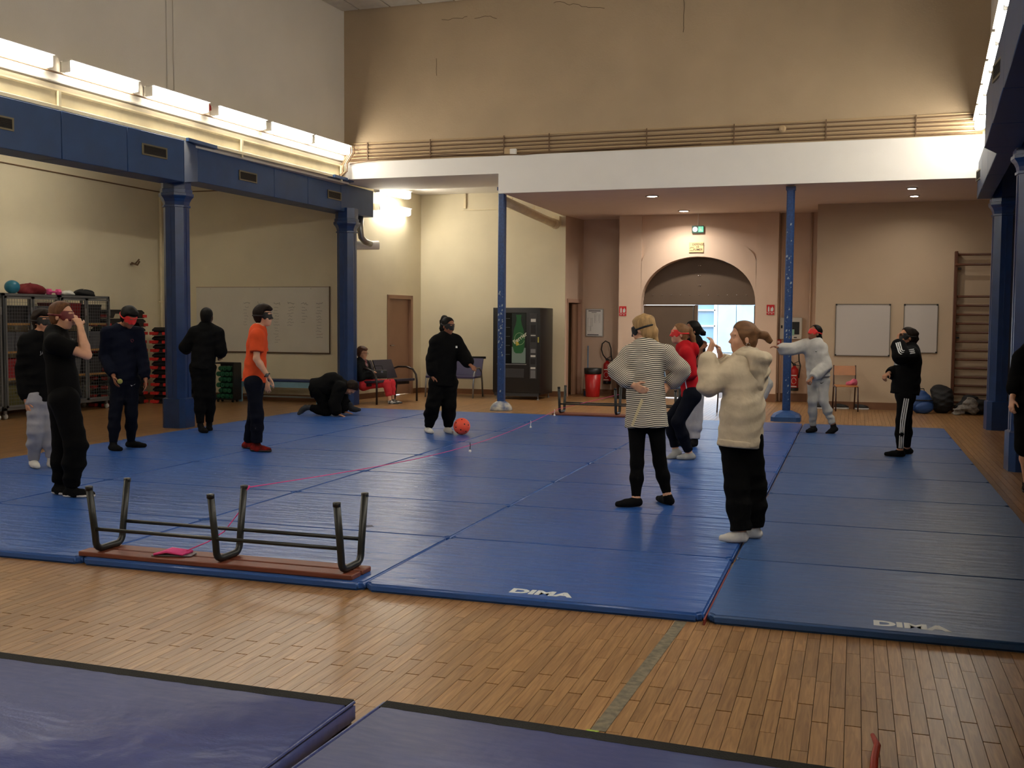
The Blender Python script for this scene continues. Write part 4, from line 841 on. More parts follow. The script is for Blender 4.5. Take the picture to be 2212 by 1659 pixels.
def extinguisher(label, loc):
    t = thing('fire_extinguisher', label, 'extinguisher', loc); m_r = mat('extinguisher_red', (170, 20, 24), .3)
    B().lathe([(.001, 0), (.07, .0), (.085, .015), (.085, .40), (.075, .44), (.04, .47), (.03, .48), (.03, .50), (.001, .50)], n=20).build('cylinder', m_r, t, smooth=True); B().lathe([(.086, .0), (.088, .005), (.088, .06), (.086, .065)], n=20).build('foot_band', m_black, t, smooth=True)
    v = B(); v.box(-.03, .03, -.03, .03, .50, .54); v.bar((-.02, 0, .54), (.10, 0, .60), .025, .012); v.bar((-.02, 0, .52), (.11, 0, .50), .025, .012); v.build('valve', m_black, t)
    B().tube([(-.02, 0, .53), (-.09, -.01, .62), (-.13, -.01, .74), (-.11, -.01, .86), (-.04, -.01, .92), (.04, -.01, .88), (.08, -.01, .76), (.09, -.02, .60), (.12, -.03, .50), (.10, -.04, .36), (.09, -.04, .26)], .013, 8).build('hose', m_black, t, smooth=True)
    lb = B(); lb.box(-.05, .05, -.0875, -.0865, .30, .32); lb.box(-.055, .055, -.0875, -.0865, .08, .10); lb.tube([(.045 * math.cos(a), -.0875, .20 + .06 * math.sin(a)) for a in [k * .4 for k in range(16)]], .004, 4); lb.build('label_print', m_whbox, t)
    B().box(-.04, .04, .08, .1, .3, .45).build('wall_bracket', m_black, t)
    return t
extinguisher('red fire extinguisher with black hose loop on the pinkish wall', (-5.04, 22.18, .24))
extinguisher('fire extinguisher almost hidden behind the right slim post', (-1.13, 21.78, .22))
def ext_sign(label, x, y, z):
    t = thing('extinguisher_sign', label, 'sign', (x, y, z)); B().box(-.075, .075, -.008, 0, -.10, .10).build('plate', mat('sign_red', (190, 24, 30), .4), t)
    p = B(); p.box(-.05, -.02, -.0095, -.008, -.035, .05); p.box(-.043, -.028, -.0095, -.008, .05, .07); p.add([(.0, -.009, -.03), (.05, -.009, -.03), (.06, -.009, .02), (.035, -.009, .07), (.02, -.009, .03), (.005, -.009, .05)], [(0, 1, 2, 3, 4, 5)]); p.box(-.05, -.02, -.0095, -.008, -.082, -.07); p.box(.01, .04, -.0095, -.008, -.082, -.07); p.build('pictogram', m_whbox, t); B().box(-.075, .075, -.0088, -.008, -.056, -.05).build('divider', m_whbox, t)
ext_sign('red extinguisher sign on the left pier of the arch', -4.58, 21.55, 1.795); ext_sign('red extinguisher sign on the right pier of the arch', -1.60, 21.55, 1.83)
ex = thing('exit_sign', 'green and white lit exit sign above the arch', 'sign', (-3.06, 21.57, 3.445)); B().box(-.12, .12, -.03, 0, -.075, .075).build('housing', mat('dark_green_box', (40, 84, 74), .4), ex, bevel=.006, seg=1)
B().lathe([(.001, .0), (.05, .0), (.045, .006)], n=14).build('lamp_half', mat('exit_white', (240, 248, 244), .4, emit=((230, 250, 244), 1.6)), ex).matrix_local = Matrix.Translation((-.055, -.031, 0)) @ Matrix.Rotation(math.pi / 2, 4, 'X')
B().box(.01, .11, -.033, -.03, -.055, .055).build('picture_half', mat('exit_green', (90, 170, 140), .4, emit=((90, 190, 150), .8)), ex); p = B(); p.bar((.04, -.034, -.04), (.06, -.034, .02), .014, .002, (0, 1, 0)); p.bar((.085, -.034, -.04), (.06, -.034, .0), .014, .002, (0, 1, 0)); p.box(.055, .075, -.035, -.033, .022, .042); p.build('running_figure', m_whbox, ex)
B().tube([(0, -.01, .07), (0, -.01, .33)], .006, 6).build('cable', m_soff, ex)
ns = thing('no_smoking_sign', 'cream sign reading defense de fumer above the arch', 'sign', (-3.085, 21.54, 3.085)); B().box(-.145, .145, -.012, 0, -.10, .10).build('plate', mat('cream_sign', (214, 190, 140), .5, vary=.06), ns); m_sig = mat('sign_ink', (60, 44, 30), .6)
for body, z, sz, x in (('DEFENSE', .055, .058, .035), ('DE', .005, .045, .03), ('FUMER', -.05, .062, .035)): text('sign_text', body, sz, m_sig, (x, -.0128, z), (math.pi / 2, 0, 0), ns, bold=.001)
B().tube([(-.13, -.013, -.02), (-.09, -.013, .0), (-.06, -.013, -.01), (-.05, -.013, .01)], .004, 4).build('cigarette_drawing', m_sig, ns); B().bar((-.13, -.013, -.06), (-.06, -.013, -.07), .008, .002, (0, 1, 0)).build('cigarette', m_sig, ns)
aed = thing('defibrillator_cabinet', 'white wall cabinet partly behind the right slim post', 'cabinet', (-1.215, 21.88, 1.465)); B().box(-.215, .215, -.10, 0, -.215, .215).build('case', m_whbox, aed, bevel=.008, seg=1); B().box(-.02, .165, -.108, -.1, -.12, .13).build('window', mat('cabinet_window', (40, 44, 50), .2), aed); B().box(-.0, .07, -.112, -.106, -.14, -.02).build('green_label', mat('pale_label', (140, 190, 170), .5), aed); B().box(-.19, -.16, -.108, -.1, -.0, .06).build('lock', m_black, aed); B().box(.06, .12, -.104, -.1, -.19, -.17).build('logo_print', m_ink2, aed)
al_ = thing('fire_alarm', 'small red fire alarm call point right of the arch', 'alarm', (-1.45, 21.84, 1.19)); B().box(-.055, .055, -.04, 0, -.05, .05).build('case', m_rbin, al_, bevel=.006, seg=1); B().box(-.03, .03, -.043, -.038, -.025, .025).build('glass', mat('call_point_white', (230, 200, 196), .4), al_); B().tube([(-.01, -.01, -.05), (-.012, -.01, -.18)], .007, 6).build('cable', m_soff, al_)

# ------------------------------------------------------------------ chairs and table by the entrance
m_bchair = mat('blue_chair_tube', (34, 66, 130), .35); m_gtube = mat('dark_grey_tube', (52, 54, 58), .4); m_ply = mat('varnished_ply', (176, 112, 58), .35, vary=.1, vscale=4); m_cbrown = mat('brown_chair_tube', (58, 28, 22), .35)
def school_chair(label, loc, rz, mf, ms, group=None):
    t = thing('school_chair', label, 'chair', loc, rz, group)
    s = B(); s.rings([[(x, -.19, z), (x, .19, z), (x, .19, z + .014), (x, -.19, z + .014)][:] if 0 else [(-.19 + 0, x, z), (.19, x, z), (.19, x, z + .014), (-.19, x, z + .014)] for x, z in ((-.20, .435), (-.12, .447), (.1, .44), (.19, .445))]); s.build('seat', ms, t, bevel=.004, seg=1)
    s = B(); s.rings([[(x, yb + .012 * abs(x) * -6, z) for x, z, yb in ((-.185, .63, .21), (.185, .63, .21))] + [(x, yb, z) for x, z, yb in ((.185, .80, .235), (-.185, .80, .235))], [(-.185, .224, .63), (.185, .224, .63), (.185, .249, .80), (-.185, .249, .80)]]); s.build('backrest', ms, t)
    for sx in (-1, 1):
        B().tube([(sx * .19, .30, 0), (sx * .19, .20, .44), (sx * .19, .245, .81)], .0125, 8).build('back_leg', mf, t, smooth=True); B().tube([(sx * .19, -.24, 0), (sx * .19, -.19, .43), (sx * .19, -.10, .44)], .0125, 8).build('front_leg', mf, t, smooth=True); B().tube([(sx * .19, -.18, .432), (sx * .19, .2, .432)], .011, 8).build('side_rail', mf, t, smooth=True)
    B().tube([(-.19, .12, .432), (.19, .12, .432)], .01, 8).build('cross_rail', mf, t, smooth=True); return t
school_chair('wooden school chair with brown tube frame before the square whiteboard', (-.13, 19.95, 0), .12, m_cbrown, m_ply)
school_chair('blue tubular chair left of the red-jacketed girl', (-2.92, 18.35, 0), math.pi * .55, m_bchair, m_lblue, 'chairs by the entrance')
school_chair('grey tubular chair in the doorway light, left one', (-2.35, 18.3, 0), math.pi * .1, m_gtube, m_ply, 'chairs by the entrance')
school_chair('grey tubular chair in the doorway light, right one', (-1.80, 18.9, 0), math.pi * .2, m_gtube, m_ply, 'chairs by the entrance')
lump('white_bag', 'pale plastic bag on the blue chair behind the red-jacketed girl', 'bag', (-2.92, 18.3, .462), (.13, .12, .10), m_whbox, 12)

# ------------------------------------------------------------------ right-hand wall
def small_board(label, x0, x1, z0, z1):
    t = thing('whiteboard', label, 'whiteboard', (x0, 20.395, z0)); w, h = x1 - x0, z1 - z0
    B().box(.01, w - .01, -.014, 0, .01, h - .01).build('panel', mat('grey_white_board', (196, 190, 184), .35), t); f = B()
    for a in ((0, w, 0, .014), (0, w, h - .014, h), (0, .014, .014, h - .014), (w - .014, w, .014, h - .014)): f.box(a[0], a[1], -.022, 0, a[2], a[3])
    f.build('frame', mat('board_frame', (120, 112, 102), .4, metal=.5), t)
    for x in (0, w - .03):
        for z in (0, h - .03): B().box(x, x + .03, -.026, 0, z, z + .03).build('corner_cap', m_black, t)
small_board('square blank whiteboard on the beige wall', -.345, .615, .975, 1.93); small_board('narrow upright blank whiteboard beside the wall bars', .835, 1.415, 1.045, 1.93)
wbars = thing('wall_bars', 'tall brown wooden wall bars on the beige wall', 'wall bars', (1.68, 20.39, 0)); m_bar = mat('dark_brown_wood', (86, 48, 28), .45, vary=.1)
for x in (0, .96, 1.92): B().box(x - .025, x + .025, -.14, -.01, .03, 2.86).build('upright', m_bar, wbars, bevel=.006, seg=1)
for k, z in enumerate((2.80, 2.62, 2.06, 1.90, 1.74, 1.58, 1.42, 1.26, 1.10, .945, .79, .63, .48, .33, .18)): B().tube([(-.02, -.10 if k != 1 else -.16, z), (1.94, -.10 if k != 1 else -.16, z)], .021, 10).build('rung', m_bar, wbars, smooth=True)
for z in (2.55, 1.33, .10): B().bar((.06, -.05, z), (.06, -.12, z), .05, .03).build('wall_bracket', m_black, wbars)
# bags and shoes on the floor
def shoe(name, label, loc, rz, mu, ms, L_=.27, group=None, strap=None):
    t = thing(name, label, 'shoe', loc, rz, group)
    out = [(.0, -.02), (.03, -.038), (.10, -.036), (.18, -.045), (.24, -.035), (L_, 0), (.24, .035), (.18, .042), (.10, .032), (.03, .034)]
    B().prism(out, 0, .028).build('sole', ms, t, bevel=.006, seg=1)
    u = B(); u.rings([[(x * k1 + o1, y * k2, z) for x, y in out] for k1, k2, o1, z in ((.96, .92, .005, .028), (.93, .9, .005, .05), (.72, .78, .01, .075), (.36, .7, .012, .095))]); u.build('upper', mu, t, smooth=True)
    if strap: B().tube([(.13, -.045, .035), (.13, -.03, .068), (.13, .03, .068), (.13, .045, .035)], .008, 6).build('strap', strap, t)
    return t
m_wh = mat('white_leather', (214, 214, 212), .5); m_bk = mat('black_leather', (22, 22, 24), .5)
for i, (x, y, rz, lab) in enumerate(((-.33, 20.30, 0.0, 'black and white trainer under the wooden chair, left one'), (-.66, 20.29, .1, 'dark trainer on the floor behind the grey-clad thrower, left of the pair'), (-.66, 20.16, .1, 'dark trainer on the floor behind the grey-clad thrower, right of the pair'), (.02, 20.31, 0.1, 'black trainer behind the wooden chair legs, right one'))): shoe('trainer', lab, (x, y, 0), rz, m_bk, m_wh, group='trainers by the wall')
for i, x in enumerate((.80, .91)): shoe('slide_sandal', ('left' if i == 0 else 'right') + ' one of two black slides with white bands beside the blue backpack', (x, 19.62, 0), math.pi / 2, m_bk, m_wh, .25, 'black slides', m_wh)
# ------------------------------------------------------------------ people: smooth implicit surfaces turned into meshes
def V3(p): return np.array(p, np.float32)
def nrm(v): v = np.array(v, float); return v / max(np.linalg.norm(v), 1e-9)
class Vol:
    def __init__(s, lo, hi, h):
        s.h = h; s.o = np.array(lo, np.float32) - 3 * h; s.n = np.ceil((np.array(hi) + 3 * h - s.o) / h).astype(int) + 1
        s.a = np.full(s.n, .5, np.float32)
    def sub(s, lo, hi):
        i0 = np.clip(np.floor((np.array(lo) - s.o) / s.h).astype(int), 0, s.n); i1 = np.clip(np.ceil((np.array(hi) - s.o) / s.h).astype(int) + 1, 0, s.n)
        if np.any(i1 <= i0): return None
        g = [(np.arange(i0[k], i1[k], dtype=np.float32) * s.h + s.o[k]) for k in range(3)]
        return tuple(slice(i0[k], i1[k]) for k in range(3)), g[0][:, None, None], g[1][None, :, None], g[2][None, None, :]
    def smin(s, sl, d, k):
        a = s.a[sl]
        if k > 0:
            h = np.maximum(k - np.abs(a - d), 0) / k; s.a[sl] = np.minimum(a, d) - h * h * k * .25
        else: s.a[sl] = np.minimum(a, d)
    def cone(s, a, b, r1, r2, k=.02, flat=None, fs=1., cut=False, cuta=False, infl=0., noise=None):
        a = np.array(a, float); b = np.array(b, float); m = max(r1, r2) * 1.05 + k + infl + .02
        q = s.sub(np.minimum(a, b) - m, np.maximum(a, b) + m)
        if q is None: return
        sl, X, Y, Z = q; ba = b - a; L2 = ba @ ba + 1e-9
        px, py, pz = X - a[0], Y - a[1], Z - a[2]
        t0 = (px * ba[0] + py * ba[1] + pz * ba[2]) / L2; t = np.clip(t0, 0, 1)
        dx, dy, dz = px - ba[0] * t, py - ba[1] * t, pz - ba[2] * t
        if flat is not None:
            w = (dx * flat[0] + dy * flat[1] + dz * flat[2]) * (1 / fs - 1); dx = dx + w * flat[0]; dy = dy + w * flat[1]; dz = dz + w * flat[2]
        d = np.sqrt(dx * dx + dy * dy + dz * dz) - (r1 + (r2 - r1) * t)
        if flat is not None: d = d * (fs * .5 + .5)
        d = d - infl
        if noise is not None: d = d + noise(X, Y, Z)
        L = math.sqrt(L2)
        if cut: d = np.maximum(d, (t0 - 1) * L)
        if cuta: d = np.maximum(d, -t0 * L)
        s.smin(sl, d.astype(np.float32), k)
    def ell(s, c, r, axes, k=.02, op='add', infl=0.):
        c = np.array(c, float); m = max(r) + k + infl + .02; q = s.sub(c - m, c + m)
        if q is None: return
        sl, X, Y, Z = q; X = X - c[0]; Y = Y - c[1]; Z = Z - c[2]; k0 = 0; k1 = 0
        for ax, rr in zip(axes, r): u = X * ax[0] + Y * ax[1] + Z * ax[2]; k0 = k0 + (u / rr) ** 2; k1 = k1 + (u / rr ** 2) ** 2
        k0 = np.sqrt(k0); k1 = np.sqrt(k1) + 1e-6; d = (k0 * (k0 - 1) / k1 - infl).astype(np.float32)
        if op == 'add': s.smin(sl, d, k)
        else: s.a[sl] = np.maximum(s.a[sl], -d)
    def clip(s, p, n):          # keep the side n points away from
        _, X, Y, Z = s.sub(s.o, s.o + s.n * s.h); s.a = np.maximum(s.a, ((X - p[0]) * n[0] + (Y - p[1]) * n[1] + (Z - p[2]) * n[2]).astype(np.float32)[:s.n[0], :s.n[1], :s.n[2]])
    def at(s, p):
        f = (np.array(p) - s.o) / s.h; i = np.clip(np.floor(f).astype(int), 0, s.n - 2); t = f - i; v = 0
        for dx in (0, 1):
            for dy in (0, 1):
                for dz in (0, 1): v += s.a[i[0] + dx, i[1] + dy, i[2] + dz] * (t[0] if dx else 1 - t[0]) * (t[1] if dy else 1 - t[1]) * (t[2] if dz else 1 - t[2])
        return v
    def march(s, p, d, mx=.5):  # from outside point p along d until the surface
        p = np.array(p, float); d = nrm(d); t = 0
        while t < mx:
            if s.at(p + d * t) < 0: return p + d * t
            t += s.h * .5
        return None
    def nets(s):
        a = s.a; neg = a < 0; c = neg[:-1, :-1, :-1].astype(np.int8); tot = np.zeros(c.shape, np.int8)
        sh = [(i, j, k) for i in (0, 1) for j in (0, 1) for k in (0, 1)]; n = np.array(a.shape) - 1
        for i, j, k in sh: tot += neg[i:n[0] + i, j:n[1] + j, k:n[2] + k]
        I = np.argwhere((tot > 0) & (tot < 8))
        if len(I) == 0: return np.zeros((0, 3)), np.zeros((0, 4), int)
        idx = np.full(c.shape, -1, np.int64); idx[I[:, 0], I[:, 1], I[:, 2]] = np.arange(len(I))
        acc = np.zeros((len(I), 3)); cnt = np.zeros(len(I)); val = {o: a[I[:, 0] + o[0], I[:, 1] + o[1], I[:, 2] + o[2]] for o in sh}
        for o in sh:
            for ax in range(3):
                if o[ax] == 0:
                    o2 = list(o); o2[ax] = 1; o2 = tuple(o2); v0, v1 = val[o], val[o2]; m = (v0 < 0) != (v1 < 0)
                    t = np.where(m, v0 / np.where(m, v0 - v1, 1), 0); p = np.tile(np.array(o, float), (len(I), 1)); p[:, ax] += t; acc[m] += p[m]; cnt[m] += 1
        v = (I + acc / cnt[:, None]) * s.h + s.o; F = []
        for ax in range(3):
            b, c2 = [(1, 2), (2, 0), (0, 1)][ax]; sl0 = [slice(None)] * 3; sl1 = [slice(None)] * 3; sl0[ax] = slice(0, -1); sl1[ax] = slice(1, None)
            n0, n1 = neg[tuple(sl0)], neg[tuple(sl1)]; E_ = np.argwhere(n0 != n1); E_ = E_[(E_[:, b] > 0) & (E_[:, c2] > 0) & (E_[:, b] < n[b]) & (E_[:, c2] < n[c2])]
            if len(E_) == 0: continue
            fl_ = n0[E_[:, 0], E_[:, 1], E_[:, 2]]; q = []
            for db, dc in ((0, 0), (1, 0), (1, 1), (0, 1)):
                e = E_.copy(); e[:, b] -= 1 - db; e[:, c2] -= 1 - dc; q.append(idx[e[:, 0], e[:, 1], e[:, 2]])
            q = np.stack(q, 1); q[~fl_] = q[~fl_][:, ::-1]; F.append(q)
        F = np.concatenate(F); F = F[(F >= 0).all(1)]; return v, F
    def mesh(s, name, m, parent=None, attr=None, smooth_it=1):
        v, F = s.nets()
        if len(v) and smooth_it:
            e = np.concatenate([F[:, [0, 1]], F[:, [1, 2]], F[:, [2, 3]], F[:, [3, 0]]])
            for _ in range(smooth_it):
                acc = np.zeros_like(v); cn = np.zeros(len(v)); np.add.at(acc, e[:, 0], v[e[:, 1]]); np.add.at(cn, e[:, 0], 1); v = v * .5 + .5 * acc / np.maximum(cn, 1)[:, None]
        me = bpy.data.meshes.new(name); nv, nf = len(v), len(F); me.vertices.add(nv); me.vertices.foreach_set('co', v.astype(np.float32).ravel()); me.loops.add(nf * 4); me.loops.foreach_set('vertex_index', F.ravel().astype(np.int32)); me.polygons.add(nf)
        me.polygons.foreach_set('loop_start', (np.arange(nf) * 4).astype(np.int32)); me.polygons.foreach_set('loop_total', np.full(nf, 4, np.int32)) if hasattr(me.polygons[0] if nf else None, 'loop_total') and False else None
        me.polygons.foreach_set('use_smooth', [True] * nf); me.materials.append(m); me.update(calc_edges=True); me.validate()
        if attr is not None: at_ = me.attributes.new('st', 'FLOAT', 'POINT'); at_.data.foreach_set('value', attr(v).astype(np.float32))
        return link(name, me, parent)

def folds(seed, amp, scale=1.):
    rg = np.random.RandomState(seed); ks = [nrm([rg.uniform(-.5, .5), rg.uniform(-.5, .5), rg.uniform(.6, 1.)]) * rg.uniform(36, 84) * scale for _ in range(3)]; k2 = [rg.uniform(-14, 14, 3) for _ in range(3)]; ph = rg.rand(6) * 6.28; wt = rg.uniform(-7, 7, 3)
    def f(X, Y, Z):
        d = 0
        for i in range(3):
            a = X * ks[i][0] + Y * ks[i][1] + Z * ks[i][2] + 1.6 * np.sin(X * k2[i][0] + Y * k2[i][1] + Z * k2[i][2] + ph[i]); d = d + (2.2 * np.abs(np.sin(.5 * a + ph[i + 3])) - 1.4)
        return d * amp / 3 * (.6 + .4 * np.sin(X * wt[0] + Y * wt[1] + Z * wt[2] + ph[0]))
    return f
def lerp(a, b, t): return np.array(a, float) * (1 - t) + np.array(b, float) * t
SKIN = {}
def skin(name, col): return mat(name, col, .55, vary=.06, vscale=18, spec=.35)
m_sk1 = skin('skin_light', (206, 158, 130)); m_sk2 = skin('skin_tan', (186, 134, 104)); m_sk3 = skin('skin_brown', (142, 94, 70)); m_sk4 = skin('skin_dark', (66, 44, 36))
def cloth(name, col, **k): d = dict(rough=.88, vary=.08, vscale=10, bump=.55, bscale=17, spec=.10, stretch=(1, 1, .8)); d.update(k); return mat(name, col, **d)

def head_frame(J):
    f = nrm(J['hf']); u = np.array(J.get('hu', (0, 0, 1)), float); u = nrm(u - f * (u @ f)); r = np.cross(f, u); return f, u, r
def head_prims(v, J, s, infl=0., full=True):
    f, u, r = head_frame(J); c = np.array(J['head']); P = lambda a, b, d: c + (r * a + f * b + u * d) * s
    v.ell(P(0, -.012, .028), (.074 * s, .094 * s, .088 * s), (r, f, u), .02, infl=infl); v.ell(P(0, .030, -.040), (.056 * s, .060 * s, .074 * s), (r, f, u), .03, infl=infl)
    if not full: return
    v.ell(P(0, .060, -.092), (.026 * s, .024 * s, .020 * s), (r, f, u), .025)
    v.cone(P(0, .083, .004), P(0, .102, -.026), .0075 * s, .0115 * s, .012)
    v.ell(P(0, .078, .030), (.05 * s, .016 * s, .012 * s), (r, f, u), .02)
    v.cone(P(-.016, .082, -.060), P(.016, .082, -.060), .008 * s, .008 * s, .008); v.cone(P(-.013, .080, -.070), P(.013, .080, -.070), .008 * s, .008 * s, .008)
    for q in (-1, 1): v.ell(P(q * .074, -.008, -.012), (.010 * s, .020 * s, .032 * s), (nrm(r + f * .3 * q * -1), f, u), .008); v.ell(P(q * .038, .058, -.03), (.02 * s, .02 * s, .02 * s), (r, f, u), .03)

def hand_prims(v, wr, tip, nor, s, curl=.5, th=1):
    wr = np.array(wr, float); d = nrm(np.array(tip) - wr); n = np.array(nor, float); n = nrm(n - d * (n @ d)); sd = np.cross(d, n) * th
    L = [.066, .074, .070, .056]; off = [.028, .010, -.009, -.027]
    for l, o in zip(L, off):
        k0 = wr + d * .012 * s + sd * o * .55 * s; k1 = wr + d * .085 * s + sd * o * s; v.cone(k0, k1, .012 * s, .0105 * s, .012)
        a1 = curl * .9; d1 = nrm(d * math.cos(a1) + n * math.sin(a1)); k2 = k1 + d1 * l * .55 * s; a2 = curl * 2.0; d2 = nrm(d * math.cos(a2) + n * math.sin(a2)); k3 = k2 + d2 * l * .5 * s
        v.cone(k1, k2, .0092 * s, .0085 * s, .004); v.cone(k2, k3, .0085 * s, .0072 * s, .003)
    t0 = wr + d * .03 * s + sd * .018 * s; t1 = t0 + nrm(d * .6 + sd * .8 + n * .25) * .045 * s; t2 = t1 + nrm(d * .9 + sd * .35 + n * .3) * .042 * s
    v.cone(t0, t1, .014 * s, .0115 * s, .008); v.cone(t1, t2, .0112 * s, .0085 * s, .004)

def person(label, J, sk, s=1., w=1., h=.0085, top=None, bottom=None, feet=None, hair=None, blind=None, curl=(.45, .45), th=(1, 1), palm=None, group='people in the hall', extra=None, bare=False):
    base = J['base']; R = thing('person', label, 'person', tuple(base), 0, group)
    for k in list(J):
        if k in ('hf', 'hu', 'ft'): continue
        J[k] = {q: np.array(w_, float) for q, w_ in J[k].items()} if isinstance(J[k], dict) else np.array(J[k], float)
    sh = nrm(J['shB'] - J['shA']); tor = nrm(J['neck'] - J['pel']); fr = np.array(J['ft'], float); fr = nrm(fr - tor * (fr @ tor)); side = np.cross(fr, tor)
    allp = np.array([J[k] for k in J if k not in ('hf', 'hu', 'ft', 'base', 'heel', 'toe', 'ankle')] + [J[k][q] for k in ('heel', 'toe', 'ankle') for q in 'AB']); lo, hi = allp.min(0) - .17, allp.max(0) + .17
    chest, waist = lerp(J['neck'], J['pel'], .30), lerp(J['neck'], J['pel'], .72); mid = J.get('mid')
    if mid is not None: chest = np.array(mid, float)
    # ---- body
    v = Vol(lo, hi, h); head_prims(v, J, s)
    f, u, r = head_frame(J); v.cone(J['neck'] - tor * .02, J['head'] - u * .05 * s - f * .02 * s, .052 * s, .050 * s, .03)
    v.cone(chest, waist, .125 * s * w, .112 * s * w, .05, fr, .70); v.cone(waist, J['pel'], .112 * s * w, .125 * s * w, .05, fr, .74); v.cone(J['shA'], J['neck'], .05 * s, .055 * s, .04); v.cone(J['shB'], J['neck'], .05 * s, .055 * s, .04); v.cone(chest, lerp(J['neck'], chest, .5), .11 * s * w, .07 * s, .05, fr, .7)
    for q in 'AB':
        v.cone(J['sh' + q], J['el' + q], .046 * s * w, .038 * s * w, .03); v.cone(J['el' + q], lerp(J['el' + q], J['wr' + q], .3), .038 * s, .039 * s, .02); v.cone(lerp(J['el' + q], J['wr' + q], .3), J['wr' + q], .039 * s, .025 * s, .02)
        i = 'AB'.index(q); n = (palm or {}).get(q, -sh if q == 'B' else sh); hand_prims(v, J['wr' + q], J['ha' + q], n, s, curl[i], th[i])
        v.cone(J['hip' + q], J['kn' + q], .078 * s * w, .052 * s * w, .04); v.cone(J['kn' + q], lerp(J['kn' + q], J['ankle'][q], .3), .050 * s * w, .054 * s * w, .03); v.cone(lerp(J['kn' + q], J['ankle'][q], .3), J['ankle'][q], .054 * s * w, .033 * s, .03)
        v.cone(J['heel'][q], lerp(J['heel'][q], J['toe'][q], .6), .031 * s, .034 * s, .02); v.cone(lerp(J['heel'][q], J['toe'][q], .6), J['toe'][q], .034 * s, .022 * s, .02); v.cone(J['ankle'][q], lerp(J['heel'][q], J['toe'][q], .35), .033 * s, .032 * s, .03)
    body = v.mesh('body', sk, None); body.location = (0, 0, 0)
    parts = [body]
    # ---- trousers
    if bottom:
        t = bottom.get('loose', .015); nz = folds(bottom.get('seed', 1), bottom.get('amp', .006)); tv = Vol(lo, hi, bottom.get('h', .010)); e = bottom.get('end', .93); wide = bottom.get('wide', 1.)
        wz = lerp(J['pel'], waist, bottom.get('rise', .35)); tv.cone(wz, J['pel'], .115 * s * w, .128 * s * w, .03, fr, .76, cuta=True, infl=t * .8, noise=nz); tv.cone(J['hipA'], J['hipB'], .095 * s * w, .095 * s * w, .05, infl=t * .7, noise=nz)
        for q in 'AB':
            tv.cone(J['hip' + q], J['kn' + q], .086 * s * w, .058 * s * w * wide, .04, infl=t, noise=nz); kk = J['kn' + q]; a = lerp(kk, J['ankle'][q], e)
            if e <= 0: continue
            tv.cone(kk, lerp(kk, a, .45), .056 * s * w * wide, .058 * s * w * wide, .03, infl=t, noise=nz); tv.cone(lerp(kk, a, .45), a, .058 * s * w * wide, (.036 if not bottom.get('straight') else .05) * s * wide, .03, infl=t * bottom.get('cuffl', .8), cut=True, noise=nz)
            if bottom.get('cuff'): tv.cone(lerp(kk, a, .88), lerp(kk, a, .99), .044 * s, .04 * s, .01, infl=t * .5, cut=True)
        if e <= 0:
            tv2 = None
            for q in 'AB':
                pass
        parts.append(tv.mesh('trousers' if e > .5 else 'shorts', bottom['mat'], None, attr=bottom.get('attr')))
    else: tv = None
    # ---- top
    if top:
        t = top.get('loose', .02); nz = folds(top.get('seed', 2), top.get('amp', .006)); cv = Vol(lo, hi, top.get('h', .010)); hem = J['pel'] - tor * top.get('hem', .06); hemr = top.get('hemr', .135)
        cv.cone(chest, waist, .130 * s * w, .122 * s * w * top.get('waistw', 1.), .05, fr, .74, infl=t, noise=nz); cv.cone(waist, hem, .122 * s * w * top.get('waistw', 1.), hemr * s * w, .04, fr, top.get('hemflat', .84), infl=t, cut=True, noise=nz)
        cv.cone(J['shA'], lerp(J['neck'], chest, .12), .060 * s, .068 * s, .05, infl=t * .6, noise=nz); cv.cone(J['shB'], lerp(J['neck'], chest, .12), .060 * s, .068 * s, .05, infl=t * .6, noise=nz); cv.cone(chest, lerp(J['neck'], chest, .3), .118 * s * w, .085 * s, .05, fr, .74, infl=t * .8, noise=nz)
        se = top.get('sleeve', 1.9); wsl = top.get('sleevew', 1.)
        for q in 'AB':
            if se <= 1: a = lerp(J['sh' + q], J['el' + q], se); cv.cone(J['sh' + q], a, .054 * s * w * wsl, .054 * s * w * wsl, .04, infl=t * .7, cut=True, noise=nz)
            else:
                cv.cone(J['sh' + q], J['el' + q], .054 * s * w * wsl, .048 * s * w * wsl, .04, infl=t * .8, noise=nz); a = lerp(J['el' + q], J['wr' + q], se - 1); cv.cone(J['el' + q], lerp(J['el' + q], a, .7), .047 * s * w * wsl, .044 * s * wsl, .012, infl=t * .8, noise=nz); cv.cone(lerp(J['el' + q], a, .7), a, .044 * s * wsl, .034 * s, .012, infl=t * .6, cut=True, noise=nz)
        # neck opening
        if top.get('hood'):
            cv.cone(J['neck'] - tor * .0 - fr * .045 * s + side * .05, J['neck'] - fr * .045 * s - side * .05, .035, .035, .03); cv.cone(J['neck'] + fr * .03 * s + side * .055 * s, J['neck'] - fr * .03 * s + side * .065 * s, .03, .032, .03); cv.cone(J['neck'] + fr * .03 * s - side * .055 * s, J['neck'] - fr * .03 * s - side * .065 * s, .03, .032, .03)
            hd = top.get('hoodlen', .16); cv.ell(J['neck'] - fr * (.10 * s + t) - tor * hd * .45, (.115 * s, .05 * s, hd * .62), (side, fr, tor), .03)
        else: cv.cone(J['neck'] - tor * .03, J['neck'] + tor * .012, .062 * s, .060 * s, .02, cut=True)
        cv.ell(J['neck'] + tor * .045 + fr * .012, (.056 * s, .056 * s, .05 * s), (side, fr, tor), 0, op='cut')
        parts.append(cv.mesh(top.get('name', 'sweatshirt'), top['mat'], None, attr=top['attr'](J, s) if top.get('attr') else None))
    else: cv = None
